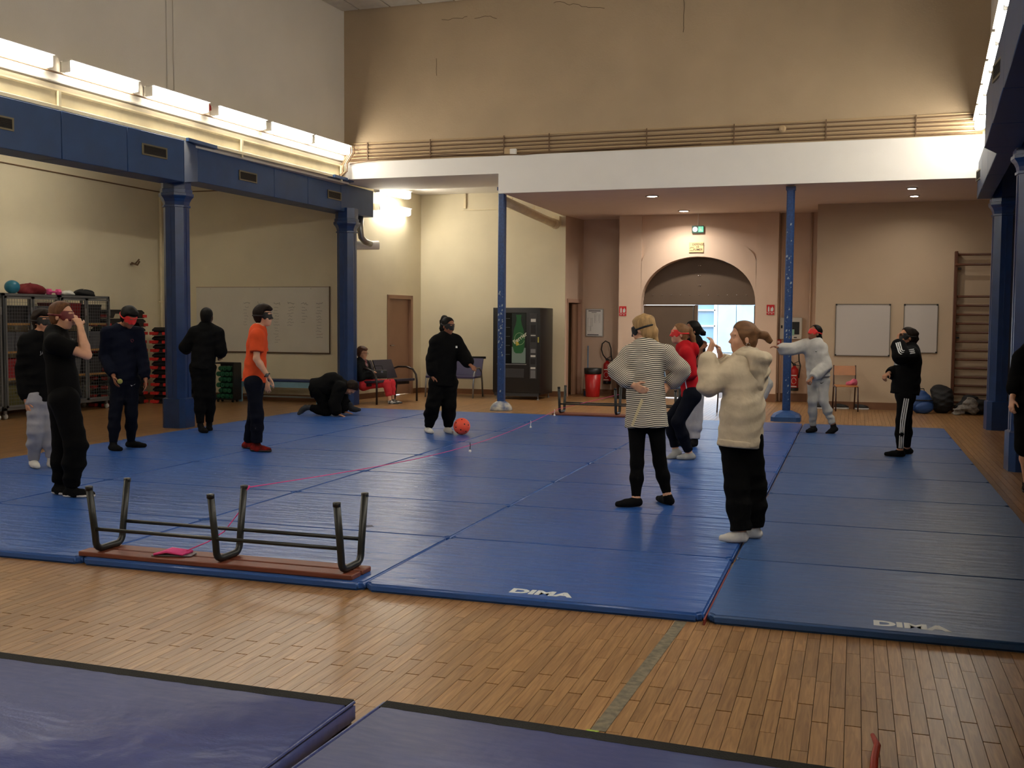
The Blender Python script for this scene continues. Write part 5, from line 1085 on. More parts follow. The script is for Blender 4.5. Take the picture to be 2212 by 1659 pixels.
    # ---- feet
    if feet:
        for q in 'AB':
            ft = Vol(np.minimum(np.minimum(J['heel'][q], J['toe'][q]), J['ankle'][q]) - .09, np.maximum(np.maximum(J['heel'][q], J['toe'][q]), J['ankle'][q]) + .12, .008); a, b_ = J['heel'][q], J['toe'][q]; i = feet.get('infl', .004); m_ = lerp(a, b_, .6)
            ft.cone(a, m_, .031 * s, .034 * s, .02, infl=i); ft.cone(m_, b_, .034 * s, .022 * s, .02, infl=i); top_ = lerp(J['ankle'][q], J['kn' + q], feet.get('up', .06)); ft.cone(lerp(a, b_, .35), J['ankle'][q], .032 * s, .033 * s, .03, infl=i); ft.cone(J['ankle'][q], top_, .033 * s, .034 * s, .02, infl=i, cut=True); ft.clip(np.array([0, 0, base[2] + .002]), (0, 0, -1))
            o = ft.mesh(feet.get('name', 'sock'), feet['mat'], None); parts.append(o)
            if feet.get('sole'):
                sv = Vol(np.minimum(a, b_) - .07, np.maximum(a, b_) + .07, .007); sv.cone(a, m_, .034 * s, .038 * s, .02, infl=i); sv.cone(m_, b_, .038 * s, .027 * s, .02, infl=i); sv.clip(np.array([0, 0, base[2] + .026]), (0, 0, 1)); sv.clip(np.array([0, 0, base[2] + .001]), (0, 0, -1)); o2 = sv.mesh('sole', feet['sole'], None); parts.append(o2)
    # ---- hair
    c = J['head']; P = lambda a, b, d: c + (r * a + f * b + u * d) * s
    if hair:
        ex = hair.get('pts', []); pp = np.array([P(*p[:3]) for p in ex] + [c]); hv = Vol(np.minimum(pp.min(0) - .08, c - .17 * s), np.maximum(pp.max(0) + .08, c + .17 * s), .0075); th_ = hair.get('th', .012); nzh = folds(11, hair.get('amp', .004), 1.4)
        hv.ell(P(0, -.014, .030), (.076 * s, .096 * s, .090 * s), (r, f, u), .0, infl=th_)
        if hair.get('nape', .5) > 0: hv.ell(P(0, -.035, -.03), (.066 * s, .062 * s, .075 * s * hair.get('nape', .5) * 2), (r, f, u), .02, infl=th_ * .5)
        hl = hair.get('line', (.055, .035)); n1 = nrm(f * 1.0 - u * .55); hv.clip(P(0, hl[0], hl[1]), n1)
        n2 = nrm(f * .75 - u * .65); hv.clip(P(0, .012 + hair.get('side', 0.), -.015), nrm(f * .9 - u * .35)) if not hair.get('full') else None
        if hair.get('fringe'): hv.ell(P(0, .055, .085), (.062 * s, .045 * s, .032 * s), (r, f, u), .03)
        for e0, e1 in zip(ex[:-1], ex[1:]):
            if e0[3] > 0: hv.cone(P(*e0[:3]), P(*e1[:3]), e0[3] * s, abs(e1[3]) * s, .02, noise=nzh)
        _, X, Y, Z = hv.sub(hv.o, hv.o + hv.n * hv.h); hv.a = hv.a + nzh(X, Y, Z)[:hv.n[0], :hv.n[1], :hv.n[2]].astype(np.float32)
        parts.append(hv.mesh('hair', hair['mat'], None))
    if blind:
        bv = Vol(c - .15 * s, c + .15 * s, .006); head_prims(bv, J, s, infl=.010, full=False); bv.cone(P(0, .084, .004), P(0, .104, -.026), .013 * s, .016 * s, .012); _, X, Y, Z = bv.sub(bv.o, bv.o + bv.n * bv.h); X, Y, Z = X - c[0], Y - c[1], Z - c[2]; U = X * u[0] + Y * u[1] + Z * u[2]; Fw = X * f[0] + Y * f[1] + Z * f[2]; Rr = X * r[0] + Y * r[1] + Z * r[2]
        hh = np.where(Fw > .0 * s, .011 + .033 * np.clip((Fw / s) / .04, 0, 1), .010) * s; hh = np.where(np.abs(Rr) < .014 * s, hh - .010 * s * (U < 0), hh); uc = .004 * s + hair_tilt * np.minimum(0, Fw) if False else .004 * s
        d = np.maximum(bv.a, (np.abs(U - uc) - hh)[:bv.n[0], :bv.n[1], :bv.n[2]].astype(np.float32)); 
        if hair: bv2 = Vol(c - .15 * s, c + .15 * s, .006); bv2.ell(P(0, -.014, .030), (.076 * s, .096 * s, .090 * s), (r, f, u), 0, infl=hair.get('th', .012) + .006); bv2.ell(P(0, -.035, -.03), (.066 * s, .062 * s, .075 * s), (r, f, u), .02, infl=.012); d2 = np.maximum(bv2.a, (np.abs(U - uc) - .009 * s)[:bv.n[0], :bv.n[1], :bv.n[2]].astype(np.float32)); d2 = np.maximum(d2, (Fw - .03 * s)[:bv.n[0], :bv.n[1], :bv.n[2]].astype(np.float32)); d = np.minimum(d, d2)
        bv.a = d.astype(np.float32); parts.append(bv.mesh('blindfold', blind, None))
    else:
        for q in (-1, 1):
            e = B().sphere(tuple(P(q * .031, .0675, .002)), .0120 * s, 12, 8).build('eye', mat('eye_white', (220, 214, 206), .3), None, smooth=True); ir = B().sphere(tuple(P(q * .031, .0755, .002)), .0062 * s, 8, 6).build('iris', mat('eye_dark', (40, 30, 24), .3), None, smooth=True); ir.parent = e; parts.append(e)
            parts.append(B().tube([tuple(P(q * .014, .082, .024)), tuple(P(q * .03, .082, .029)), tuple(P(q * .05, .072, .024))], .004 * s, 5).build('eyebrow', hair['mat'] if hair else m_dark, None, smooth=True))
    R['_']= 0; del R['_']
    inv = Matrix.Translation(-Vector(base))
    ctx = dict(R=R, J=J, f=f, u=u, r=r, fr=fr, tor=tor, side=side, body=v, top=cv, bottom=tv, s=s, P=P, parts=parts)
    if extra: extra(ctx)
    for o in parts: o.parent = R; o.matrix_parent_inverse = Matrix.Identity(4); o.location = -Vector(base)
    return R
def ribbon(ctx, vol, pts, out, name, m, wd=.010, off=.005):
    # narrow band lying on the cloth surface: march from outside towards the axis points
    L = []
    for p, o_ in zip(pts, out):
        q = vol.march(np.array(p) + nrm(o_) * .22, -nrm(o_), .22)
        if q is not None: L.append((q + nrm(o_) * off, nrm(o_)))
    if len(L) < 2: return
    for _ in range(2): L = [(L[i][0] if i in (0, len(L) - 1) else (L[i - 1][0] + 2 * L[i][0] + L[i + 1][0]) / 4, L[i][1]) for i in range(len(L))]
    rows = []
    for i, (q, o_) in enumerate(L):
        t = nrm(L[min(i + 1, len(L) - 1)][0] - L[max(i - 1, 0)][0]); sd = np.cross(t, o_); sd = nrm(sd); rows.append([q - sd * wd, q + o_ * .002, q + sd * wd, q - o_ * .004])
    ctx['parts'].append(B().rings(rows).build(name, m, None))
def badge(ctx, vol, me_name, body, size, m, p, d, up, name='print', **k):
    # text projected on the cloth: laid in the plane at p facing d, then pushed to the surface
    me = text_mesh(name, body, size, m, extrude=0.0, **k); d = nrm(d); up = nrm(np.array(up) - d * (np.array(up) @ d)); rt = np.cross(up, d)
    for vtx in me.vertices:
        q = np.array(p) + rt * vtx.co.x + up * vtx.co.y; hit = vol.march(q + d * .15, -d, .3)
        vtx.co = Vector((hit if hit is not None else q) + d * .006)
    ctx['parts'].append(link(name, me, None))
def patch(ctx, vol, pts, m, p, d, up, name='logo'):
    d = nrm(d); up = nrm(np.array(up) - d * (np.array(up) @ d)); rt = np.cross(up, d); vs = []
    for x, y in pts:
        q = np.array(p) + rt * x + up * y; hit = vol.march(q + d * .15, -d, .3); vs.append(tuple((hit if hit is not None else q) + d * .005))
    me = bpy.data.meshes.new(name); me.from_pydata(vs, [], [tuple(range(len(vs)))]); me.materials.append(m); ctx['parts'].append(link(name, me, None))

def soft(name, label, cat, loc, ells, m, seed, amp=.02, h=.012, scale=1., parent=None):
    # limp cloth or bag: blended ellipsoids with creases, cut flat where it rests
    cs = np.array([e[0] for e in ells], float); rs = np.array([max(e[1]) for e in ells]); v = Vol((cs - rs[:, None]).min(0) - .04, (cs + rs[:, None]).max(0) + .04, h); I3 = np.eye(3)
    for c, r in ells: v.ell(c, r, I3, .05)
    _, X, Y, Z = v.sub(v.o, v.o + v.n * v.h); v.a = v.a + folds(seed, amp, scale)(X, Y, Z)[:v.n[0], :v.n[1], :v.n[2]].astype(np.float32); v.clip(np.array([0, 0, .001]), (0, 0, -1))
    o = v.mesh(name, m, parent); o.location = loc
    return tag(o, label, cat) if label else o
# ------------------------------------------------------------------ bags on the floor
m_bblue = mat('blue_nylon', (34, 70, 128), .6, vary=.1, bump=.15)
bp = thing('backpack', 'blue backpack with black trim against the beige wall', 'backpack', (1.16, 19.88, 0), .15)
soft('body', None, None, (0, 0, 0), [((0, 0, .16), (.19, .12, .18)), ((-.03, .02, .28), (.15, .10, .13))], m_bblue, 21, .014, parent=bp)
soft('front_pocket', None, None, (0, 0, 0), [((.02, -.10, .11), (.15, .08, .11))], m_bblue, 22, .010, parent=bp)
B().tube([(-.19, -.06, .24), (-.05, -.13, .235), (.08, -.13, .235), (.19, -.05, .24)], .012, 6).build('zip_band', m_bfab, bp); B().tube([(-.07, .04, .38), (-.06, .03, .43), (.03, .03, .43), (.04, .04, .38)], .010, 6).build('top_handle', m_bfab, bp)
soft('black_bag', 'large black rucksack slumped behind the blue backpack', 'bag', (1.50, 20.06, 0), [((0, 0, .20), (.19, .15, .22)), ((-.05, .03, .38), (.15, .11, .13)), ((.08, .02, .34), (.1, .1, .12))], m_bfab, 23, .022)
soft('black_bag', 'low black bag under the wall bars beneath the grey jacket', 'bag', (1.98, 20.02, 0), [((0, 0, .12), (.26, .14, .14)), ((-.03, .02, .24), (.14, .1, .1)), ((.18, 0, .14), (.14, .12, .13))], m_bfab, 24, .02)
soft('grey_jacket', 'crumpled pale grey jacket thrown over a black bag', 'jacket', (1.90, 19.76, 0), [((.04, .02, .20), (.11, .06, .11)), ((-.06, -.02, .13), (.12, .05, .07)), ((-.16, -.03, .05), (.10, .05, .05)), ((.08, -.01, .10), (.09, .05, .09))], mat('grey_patterned_cloth', (150, 144, 136), .85, col2=(96, 92, 88), vscale=26, vary=.2), 25, .034, .009, 1.5)
soft('black_bag', 'black bag standing against the right far column', 'bag', (2.47, 19.92, 0), [((0, 0, .16), (.15, .15, .18)), ((.0, .02, .28), (.10, .1, .1))], m_bfab, 26, .02)
soft('pink_garment', 'small pink garment lying on the wooden school chair', 'garment', (-.02, 20.0, .459), [((0, 0, .03), (.09, .07, .045)), ((.03, .01, .07), (.05, .05, .05)), ((-.06, 0, .02), (.05, .05, .03))], mat('pink_fabric', (206, 96, 120), .8, col2=(150, 60, 84), vscale=14), 9, .022, .007, 1.6)
# joint positions of every person in metres (x right, y into the hall, z up)
PJ = {
 'p1': {'head': (-7.849, 8.744, 1.543), 'neck': (-7.877, 8.727, 1.402), 'shA': (-7.958, 8.643, 1.327), 'shB': (-7.859, 8.855, 1.339), 'elA': (-8.006, 8.63, 1.032), 'wrA': (-7.926, 8.585, 0.741), 'haA': (-7.891, 8.569, 0.64), 'elB': (-7.874, 8.915, 1.036), 'wrB': (-7.827, 8.828, 0.755), 'haB': (-7.81, 8.807, 0.662), 'pel': (-7.857, 8.727, 0.799), 'hipA': (-7.868, 8.668, 0.756), 'hipB': (-7.836, 8.773, 0.749), 'knA': (-7.864, 8.628, 0.439), 'knB': (-7.786, 8.747, 0.43), 'heel': {'A': (-8.008, 8.737, 0.084), 'B': (-7.814, 8.769, 0.084)}, 'toe': {'A': (-7.83, 8.616, 0.076), 'B': (-7.668, 8.738, 0.067)}, 'ankle': {'A': (-7.994, 8.743, 0.107), 'B': (-7.802, 8.777, 0.141)}, 'base': (-7.875, 8.642, 0.05), 'hf': (0.948, -0.313, -0.054), 'ft': (0.936, -0.353, 0)},
 'p2': {'head': (-6.445, 7.409, 1.597), 'neck': (-6.505, 7.402, 1.463), 'shA': (-6.377, 7.237, 1.364), 'shB': (-6.592, 7.526, 1.364), 'elA': (-6.151, 7.357, 1.267), 'wrA': (-6.24, 7.386, 1.512), 'haA': (-6.322, 7.428, 1.598), 'elB': (-6.389, 7.597, 1.277), 'wrB': (-6.37, 7.533, 1.511), 'haB': (-6.368, 7.476, 1.59), 'pel': (-6.406, 7.38, 0.926), 'hipA': (-6.341, 7.303, 0.878), 'hipB': (-6.491, 7.443, 0.864), 'knA': (-6.256, 7.328, 0.501), 'knB': (-6.489, 7.453, 0.506), 'heel': {'A': (-6.366, 7.338, 0.084), 'B': (-6.573, 7.441, 0.084)}, 'toe': {'A': (-6.171, 7.41, 0.076), 'B': (-6.423, 7.431, 0.076)}, 'ankle': {'A': (-6.336, 7.35, 0.122), 'B': (-6.542, 7.453, 0.123)}, 'base': (-6.373, 7.335, 0.05), 'hf': (0.962, 0.26, -0.08), 'ft': (0.965, 0.261, 0)},
 'p3': {'head': (-7.996, 10.282, 1.587), 'neck': (-8.141, 10.333, 1.468), 'shA': (-8.24, 10.212, 1.403), 'shB': (-8.002, 10.426, 1.404), 'elA': (-8.298, 10.229, 1.133), 'wrA': (-8.106, 10.13, 0.916), 'haA': (-8.041, 10.1, 0.77), 'elB': (-7.951, 10.446, 1.122), 'wrB': (-7.827, 10.344, 0.869), 'haB': (-7.806, 10.322, 0.752), 'pel': (-8.091, 10.313, 0.896), 'hipA': (-8.123, 10.246, 0.845), 'hipB': (-8.042, 10.357, 0.841), 'knA': (-8.14, 10.185, 0.45), 'knB': (-8.008, 10.312, 0.455), 'heel': {'A': (-8.158, 10.133, 0.084), 'B': (-8.177, 10.461, 0.084)}, 'toe': {'A': (-8.009, 10.113, 0.076), 'B': (-7.972, 10.498, 0.076)}, 'ankle': {'A': (-8.133, 10.144, 0.131), 'B': (-8.146, 10.473, 0.122)}, 'base': (-8.078, 10.211, 0.05), 'hf': (0.797, -0.273, -0.539), 'ft': (0.792, -0.608, -0.051)},
 'p4': {'head': (-8.347, 12.345, 1.608), 'neck': (-8.35, 12.336, 1.47), 'shA': (-8.491, 12.285, 1.394), 'shB': (-8.204, 12.377, 1.384), 'elA': (-8.623, 12.23, 1.193), 'wrA': (-8.736, 12.442, 1.142), 'haA': (-8.814, 12.564, 1.138), 'elB': (-8.151, 12.38, 1.146), 'wrB': (-8.287, 12.564, 1.089), 'haB': (-8.372, 12.681, 1.058), 'pel': (-8.384, 12.292, 0.957), 'hipA': (-8.449, 12.268, 0.906), 'hipB': (-8.318, 12.31, 0.907), 'knA': (-8.392, 12.22, 0.522), 'knB': (-8.278, 12.299, 0.52), 'heel': {'A': (-8.35, 12.182, 0.084), 'B': (-8.361, 12.371, 0.082)}, 'toe': {'A': (-8.216, 12.115, 0.076), 'B': (-8.418, 12.509, 0.056)}, 'ankle': {'A': (-8.357, 12.183, 0.144), 'B': (-8.362, 12.395, 0.143)}, 'base': (-8.35, 12.246, 0.05), 'hf': (-0.212, 0.977, 0), 'ft': (-0.212, 0.977, 0)},
 'p5': {'head': (-6.516, 10.769, 1.614), 'neck': (-6.573, 10.74, 1.458), 'shA': (-6.495, 10.592, 1.38), 'shB': (-6.642, 10.882, 1.386), 'elA': (-6.478, 10.54, 1.128), 'wrA': (-6.368, 10.595, 0.932), 'haA': (-6.264, 10.62, 0.806), 'elB': (-6.631, 10.911, 1.113), 'wrB': (-6.578, 10.891, 0.859), 'haB': (-6.539, 10.866, 0.774), 'pel': (-6.605, 10.694, 0.879), 'hipA': (-6.565, 10.609, 0.842), 'hipB': (-6.627, 10.778, 0.831), 'knA': (-6.516, 10.612, 0.464), 'knB': (-6.653, 10.755, 0.431), 'heel': {'A': (-6.593, 10.642, 0.084), 'B': (-6.85, 10.876, 0.084)}, 'toe': {'A': (-6.385, 10.641, 0.076), 'B': (-6.703, 10.846, 0.076)}, 'ankle': {'A': (-6.558, 10.657, 0.141), 'B': (-6.809, 10.892, 0.122)}, 'base': (-6.538, 10.663, 0.05), 'hf': (0.997, 0.069, -0.019), 'ft': (0.981, 0.193, -0.03)},
 'p6': {'head': (-7.648, 15.227, 0.49), 'neck': (-7.763, 15.211, 0.503), 'mid': (-7.949, 15.157, 0.598), 'shA': (-7.745, 15.049, 0.498), 'shB': (-7.877, 15.353, 0.492), 'elA': (-7.795, 14.954, 0.253), 'wrA': (-7.749, 14.959, 0.093), 'haA': (-7.621, 14.977, 0.052), 'elB': (-7.854, 15.356, 0.252), 'wrB': (-7.809, 15.298, 0.101), 'haB': (-7.633, 15.31, 0.068), 'pel': (-8.158, 15.083, 0.486), 'hipA': (-8.094, 14.995, 0.433), 'hipB': (-8.176, 15.178, 0.42), 'knA': (-7.96, 15.018, 0.118), 'knB': (-7.938, 15.406, 0.307), 'heel': {'A': (-8.323, 14.989, 0.183), 'B': (-7.739, 15.406, 0.132)}, 'toe': {'A': (-8.422, 14.95, 0.076), 'B': (-7.591, 15.431, 0.127)}, 'ankle': {'A': (-8.238, 14.953, 0.181), 'B': (-7.748, 15.408, 0.207)}, 'base': (-8.013, 15.102, 0.05), 'hf': (0.176, -0.067, -0.982), 'ft': (0.095, 0.031, -0.995), 'hu': (0.933, 0.303, 0.196)},
 'p7': {'head': (-8.864, 18.155, 0.947), 'neck': (-8.899, 18.166, 0.805), 'shA': (-8.867, 18.002, 0.715), 'shB': (-8.884, 18.335, 0.729), 'elA': (-8.803, 17.988, 0.499), 'wrA': (-8.608, 18.142, 0.593), 'haA': (-8.55, 18.243, 0.563), 'elB': (-8.821, 18.404, 0.505), 'wrB': (-8.652, 18.316, 0.584), 'haB': (-8.567, 18.279, 0.552), 'pel': (-8.855, 18.153, 0.376), 'hipA': (-8.811, 18.082, 0.354), 'hipB': (-8.844, 18.25, 0.353), 'knA': (-8.379, 18.203, 0.385), 'knB': (-8.358, 18.368, 0.385), 'heel': {'A': (-8.302, 18.161, -0.004), 'B': (-8.311, 18.328, 0.01)}, 'toe': {'A': (-8.155, 18.189, -0.014), 'B': (-8.163, 18.353, 0.003)}, 'ankle': {'A': (-8.308, 18.173, 0.047), 'B': (-8.321, 18.328, 0.062)}, 'base': (-8.261, 18.238, -0), 'hf': (0.977, -0.171, -0.124), 'ft': (0.999, -0.046, 0)},
 'p8': {'head': (-5.217, 13.292, 1.505), 'neck': (-5.258, 13.311, 1.361), 'shA': (-5.333, 13.198, 1.287), 'shB': (-5.166, 13.421, 1.291), 'elA': (-5.386, 13.166, 1.044), 'wrA': (-5.366, 13.117, 0.835), 'haA': (-5.349, 13.094, 0.712), 'elB': (-5.039, 13.408, 1.105), 'wrB': (-4.897, 13.278, 0.987), 'haB': (-4.803, 13.201, 0.942), 'pel': (-5.279, 13.269, 0.792), 'hipA': (-5.329, 13.207, 0.744), 'hipB': (-5.212, 13.319, 0.741), 'knA': (-5.371, 13.132, 0.429), 'knB': (-5.193, 13.274, 0.436), 'heel': {'A': (-5.532, 13.295, 0.084), 'B': (-5.285, 13.392, 0.084)}, 'toe': {'A': (-5.382, 13.141, 0.076), 'B': (-5.138, 13.235, 0.076)}, 'ankle': {'A': (-5.503, 13.307, 0.126), 'B': (-5.256, 13.404, 0.126)}, 'base': (-5.325, 13.186, 0.05), 'hf': (0.897, -0.359, -0.258), 'ft': (0.818, -0.576, 0)},
 'p9': {'head': (-1.699, 8.779, 1.513), 'neck': (-1.669, 8.758, 1.374), 'shA': (-1.786, 8.716, 1.296), 'shB': (-1.502, 8.808, 1.305), 'elA': (-1.885, 8.655, 1.172), 'wrA': (-1.741, 8.61, 1.054), 'haA': (-1.628, 8.59, 1.004), 'elB': (-1.366, 8.823, 1.175), 'wrB': (-1.467, 8.835, 1.048), 'haB': (-1.517, 8.742, 0.998), 'pel': (-1.645, 8.731, 0.816), 'hipA': (-1.717, 8.704, 0.754), 'hipB': (-1.569, 8.752, 0.763), 'knA': (-1.698, 8.635, 0.404), 'knB': (-1.531, 8.763, 0.408), 'heel': {'A': (-1.667, 8.579, 0.084), 'B': (-1.427, 8.737, 0.084)}, 'toe': {'A': (-1.824, 8.482, 0.076), 'B': (-1.558, 8.878, 0.076)}, 'ankle': {'A': (-1.69, 8.573, 0.104), 'B': (-1.455, 8.731, 0.124)}, 'base': (-1.592, 8.7, 0.05), 'hf': (-0.907, 0.255, -0.335), 'ft': (-0.446, 0.895, 0)},
 'p10': {'head': (-1.857, 11.753, 1.448), 'neck': (-1.805, 11.762, 1.314), 'shA': (-1.754, 11.604, 1.227), 'shB': (-1.823, 11.919, 1.227), 'elA': (-1.683, 11.593, 1.02), 'wrA': (-1.846, 11.6, 0.96), 'haA': (-1.93, 11.614, 0.953), 'elB': (-1.761, 11.946, 1.008), 'wrB': (-1.902, 11.855, 0.957), 'haB': (-1.97, 11.791, 0.953), 'pel': (-1.709, 11.761, 0.811), 'hipA': (-1.69, 11.669, 0.761), 'hipB': (-1.731, 11.845, 0.759), 'knA': (-1.832, 11.595, 0.48), 'knB': (-1.944, 11.771, 0.497), 'heel': {'A': (-1.676, 11.728, 0.084), 'B': (-1.84, 11.78, 0.114)}, 'toe': {'A': (-1.828, 11.671, 0.076), 'B': (-1.95, 11.695, 0.057)}, 'ankle': {'A': (-1.717, 11.717, 0.122), 'B': (-1.881, 11.769, 0.155)}, 'base': (-1.759, 11.697, 0.05), 'hf': (-0.924, -0.383, 0), 'ft': (-0.935, -0.356, 0)},
 'p11': {'head': (-1.915, 13.126, 1.474), 'neck': (-1.885, 13.129, 1.36), 'shA': (-1.952, 13.207, 1.277), 'shB': (-1.833, 13.056, 1.282), 'elA': (-1.915, 13.258, 1.062), 'wrA': (-1.839, 13.221, 1.255), 'haA': (-1.779, 13.158, 1.28), 'elB': (-1.791, 12.983, 1.074), 'wrB': (-1.778, 12.946, 1.245), 'haB': (-1.741, 12.96, 1.291), 'pel': (-1.876, 13.097, 0.811), 'hipA': (-1.927, 13.14, 0.749), 'hipB': (-1.841, 13.052, 0.757), 'knA': (-1.917, 13.111, 0.406), 'knB': (-1.832, 13.033, 0.415), 'heel': {'A': (-1.906, 13.038, 0.084), 'B': (-1.828, 12.965, 0.084)}, 'toe': {'A': (-2.046, 12.984, 0.076), 'B': (-1.92, 12.847, 0.076)}, 'ankle': {'A': (-1.908, 13.039, 0.113), 'B': (-1.835, 12.965, 0.124)}, 'base': (-1.879, 13.048, 0.05), 'hf': (-0.862, -0.508, 0), 'ft': (-0.454, -0.891, 0)},
 'p12': {'head': (-0.745, 7.551, 1.47), 'neck': (-0.714, 7.553, 1.337), 'shA': (-0.816, 7.481, 1.228), 'shB': (-0.652, 7.597, 1.226), 'elA': (-0.96, 7.418, 1.134), 'wrA': (-0.979, 7.51, 1.357), 'haA': (-0.948, 7.536, 1.442), 'elB': (-0.813, 7.804, 1.163), 'wrB': (-0.918, 7.738, 1.325), 'haB': (-0.934, 7.717, 1.392), 'pel': (-0.744, 7.51, 0.809), 'hipA': (-0.788, 7.513, 0.754), 'hipB': (-0.699, 7.521, 0.764), 'knA': (-0.757, 7.46, 0.426), 'knB': (-0.647, 7.58, 0.417), 'heel': {'A': (-0.697, 7.412, 0.084), 'B': (-0.615, 7.591, 0.084)}, 'toe': {'A': (-0.845, 7.387, 0.076), 'B': (-0.764, 7.611, 0.076)}, 'ankle': {'A': (-0.717, 7.408, 0.115), 'B': (-0.647, 7.583, 0.119)}, 'base': (-0.725, 7.468, 0.05), 'hf': (-0.915, -0.401, -0.04), 'ft': (-0.936, 0.353, 0)},
 'p13': {'head': (-1.319, 14.942, 0.877), 'neck': (-1.28, 15.005, 0.836), 'shA': (-1.37, 15.108, 0.764), 'shB': (-1.187, 14.875, 0.806), 'elA': (-1.366, 15.116, 0.529), 'wrA': (-1.4, 15.041, 0.358), 'haA': (-1.411, 14.979, 0.265), 'elB': (-1.123, 14.87, 0.732), 'wrB': (-1.228, 14.842, 0.488), 'haB': (-1.276, 14.842, 0.409), 'pel': (-1.297, 14.924, 0.467), 'hipA': (-1.351, 14.968, 0.449), 'hipB': (-1.243, 14.888, 0.458), 'knA': (-1.378, 14.886, 0.287), 'knB': (-1.296, 14.808, 0.296), 'heel': {'A': (-1.328, 15.221, 0.084), 'B': (-1.242, 15.12, 0.084)}, 'toe': {'A': (-1.38, 15.012, 0.076), 'B': (-1.303, 14.914, 0.076)}, 'ankle': {'A': (-1.341, 15.219, 0.116), 'B': (-1.256, 15.117, 0.115)}, 'base': (-1.347, 14.881, 0.05), 'hf': (-0.865, -0.391, -0.314), 'ft': (-0.862, -0.508, 0)},
 'p14': {'head': (-0.529, 15.295, 1.44), 'neck': (-0.526, 15.308, 1.291), 'shA': (-0.657, 15.327, 1.257), 'shB': (-0.461, 15.241, 1.229), 'elA': (-0.831, 15.214, 1.205), 'wrA': (-0.994, 15.11, 1.224), 'haA': (-1.11, 15.044, 1.269), 'elB': (-0.367, 15.193, 0.989), 'wrB': (-0.54, 14.969, 0.823), 'haB': (-0.628, 14.924, 0.741), 'pel': (-0.465, 15.279, 0.854), 'hipA': (-0.533, 15.305, 0.774), 'hipB': (-0.401, 15.263, 0.779), 'knA': (-0.536, 15.233, 0.494), 'knB': (-0.387, 15.219, 0.499), 'heel': {'A': (-0.493, 15.35, 0.084), 'B': (-0.213, 15.251, 0.109)}, 'toe': {'A': (-0.594, 15.16, 0.076), 'B': (-0.333, 15.173, 0.053)}, 'ankle': {'A': (-0.525, 15.342, 0.121), 'B': (-0.251, 15.252, 0.166)}, 'base': (-0.482, 15.223, 0.05), 'hf': (-0.784, -0.578, 0.226), 'ft': (-0.55, -0.835, 0)},
 'p15': {'head': (0.573, 12.973, 1.423), 'neck': (0.606, 12.975, 1.285), 'shA': (0.606, 12.812, 1.215), 'shB': (0.6, 13.116, 1.217), 'elA': (0.5, 12.619, 1.209), 'wrA': (0.465, 12.745, 1.378), 'haA': (0.47, 12.816, 1.477), 'elB': (0.546, 13.148, 0.998), 'wrB': (0.386, 12.907, 1.006), 'haB': (0.34, 12.848, 0.975), 'pel': (0.568, 12.931, 0.795), 'hipA': (0.575, 12.835, 0.738), 'hipB': (0.579, 13.025, 0.725), 'knA': (0.537, 12.816, 0.457), 'knB': (0.591, 13.012, 0.446), 'heel': {'A': (0.559, 12.838, 0.084), 'B': (0.658, 13.146, 0.084)}, 'toe': {'A': (0.379, 12.846, 0.076), 'B': (0.508, 13.139, 0.076)}, 'ankle': {'A': (0.527, 12.83, 0.119), 'B': (0.62, 13.136, 0.115)}, 'base': (0.551, 12.879, 0.05), 'hf': (-0.922, -0.383, 0.05), 'ft': (-0.908, -0.42, 0)},
 'p16': {'head': (1.613, 10.907, 1.495), 'neck': (1.608, 10.897, 1.357), 'shA': (1.5, 10.835, 1.257), 'shB': (1.709, 10.976, 1.256), 'elA': (1.47, 10.888, 1.081), 'wrA': (1.413, 10.773, 0.891), 'haA': (1.396, 10.728, 0.764), 'elB': (1.781, 11.041, 1.081), 'wrB': (1.759, 10.917, 0.891), 'haB': (1.745, 10.853, 0.787), 'pel': (1.604, 10.863, 0.838), 'hipA': (1.556, 10.845, 0.795), 'hipB': (1.655, 10.877, 0.795), 'knA': (1.537, 10.795, 0.434), 'knB': (1.675, 10.882, 0.43), 'heel': {'A': (1.618, 11.048, 0.034), 'B': (1.737, 11.092, 0.034)}, 'toe': {'A': (1.564, 10.84, 0.026), 'B': (1.686, 10.883, 0.026)}, 'ankle': {'A': (1.608, 11.046, 0.053), 'B': (1.727, 11.09, 0.053)}, 'base': (1.584, 10.804, 0), 'hf': (0.116, -0.993, 0), 'ft': (0.069, -0.998, 0)},
}
# ------------------------------------------------------------------ the people
c_black = cloth('black_jersey', (11, 11, 12)); c_black2 = cloth('black_trousers', (9, 9, 10)); c_black3 = cloth('black_sweat', (12, 12, 13)); c_navy = cloth('navy_sweat', (13, 17, 32)); c_navyt = cloth('navy_trousers', (14, 17, 28)); c_grey = cloth('grey_sweat', (150, 150, 158)); c_lgrey = cloth('pale_grey_sweat', (178, 176, 172)); c_orange = cloth('orange_jersey', (206, 78, 42)); c_red = cloth('red_fleece', (178, 28, 36)); c_beige = cloth('beige_fleece', (196, 182, 158)); c_coral = cloth('coral_trousers', (206, 58, 68)); c_char = cloth('charcoal_jacket', (30, 32, 34))
c_sockw = cloth('white_sock', (206, 204, 200)); c_sockb = cloth('black_sock', (20, 20, 22)); c_sockg = cloth('grey_sock', (158, 160, 160)); c_sockd = cloth('dark_grey_sock', (58, 60, 64))
c_blb = mat('black_blindfold', (14, 14, 15), .6); c_blr = mat('red_blindfold', (214, 40, 38), .6)
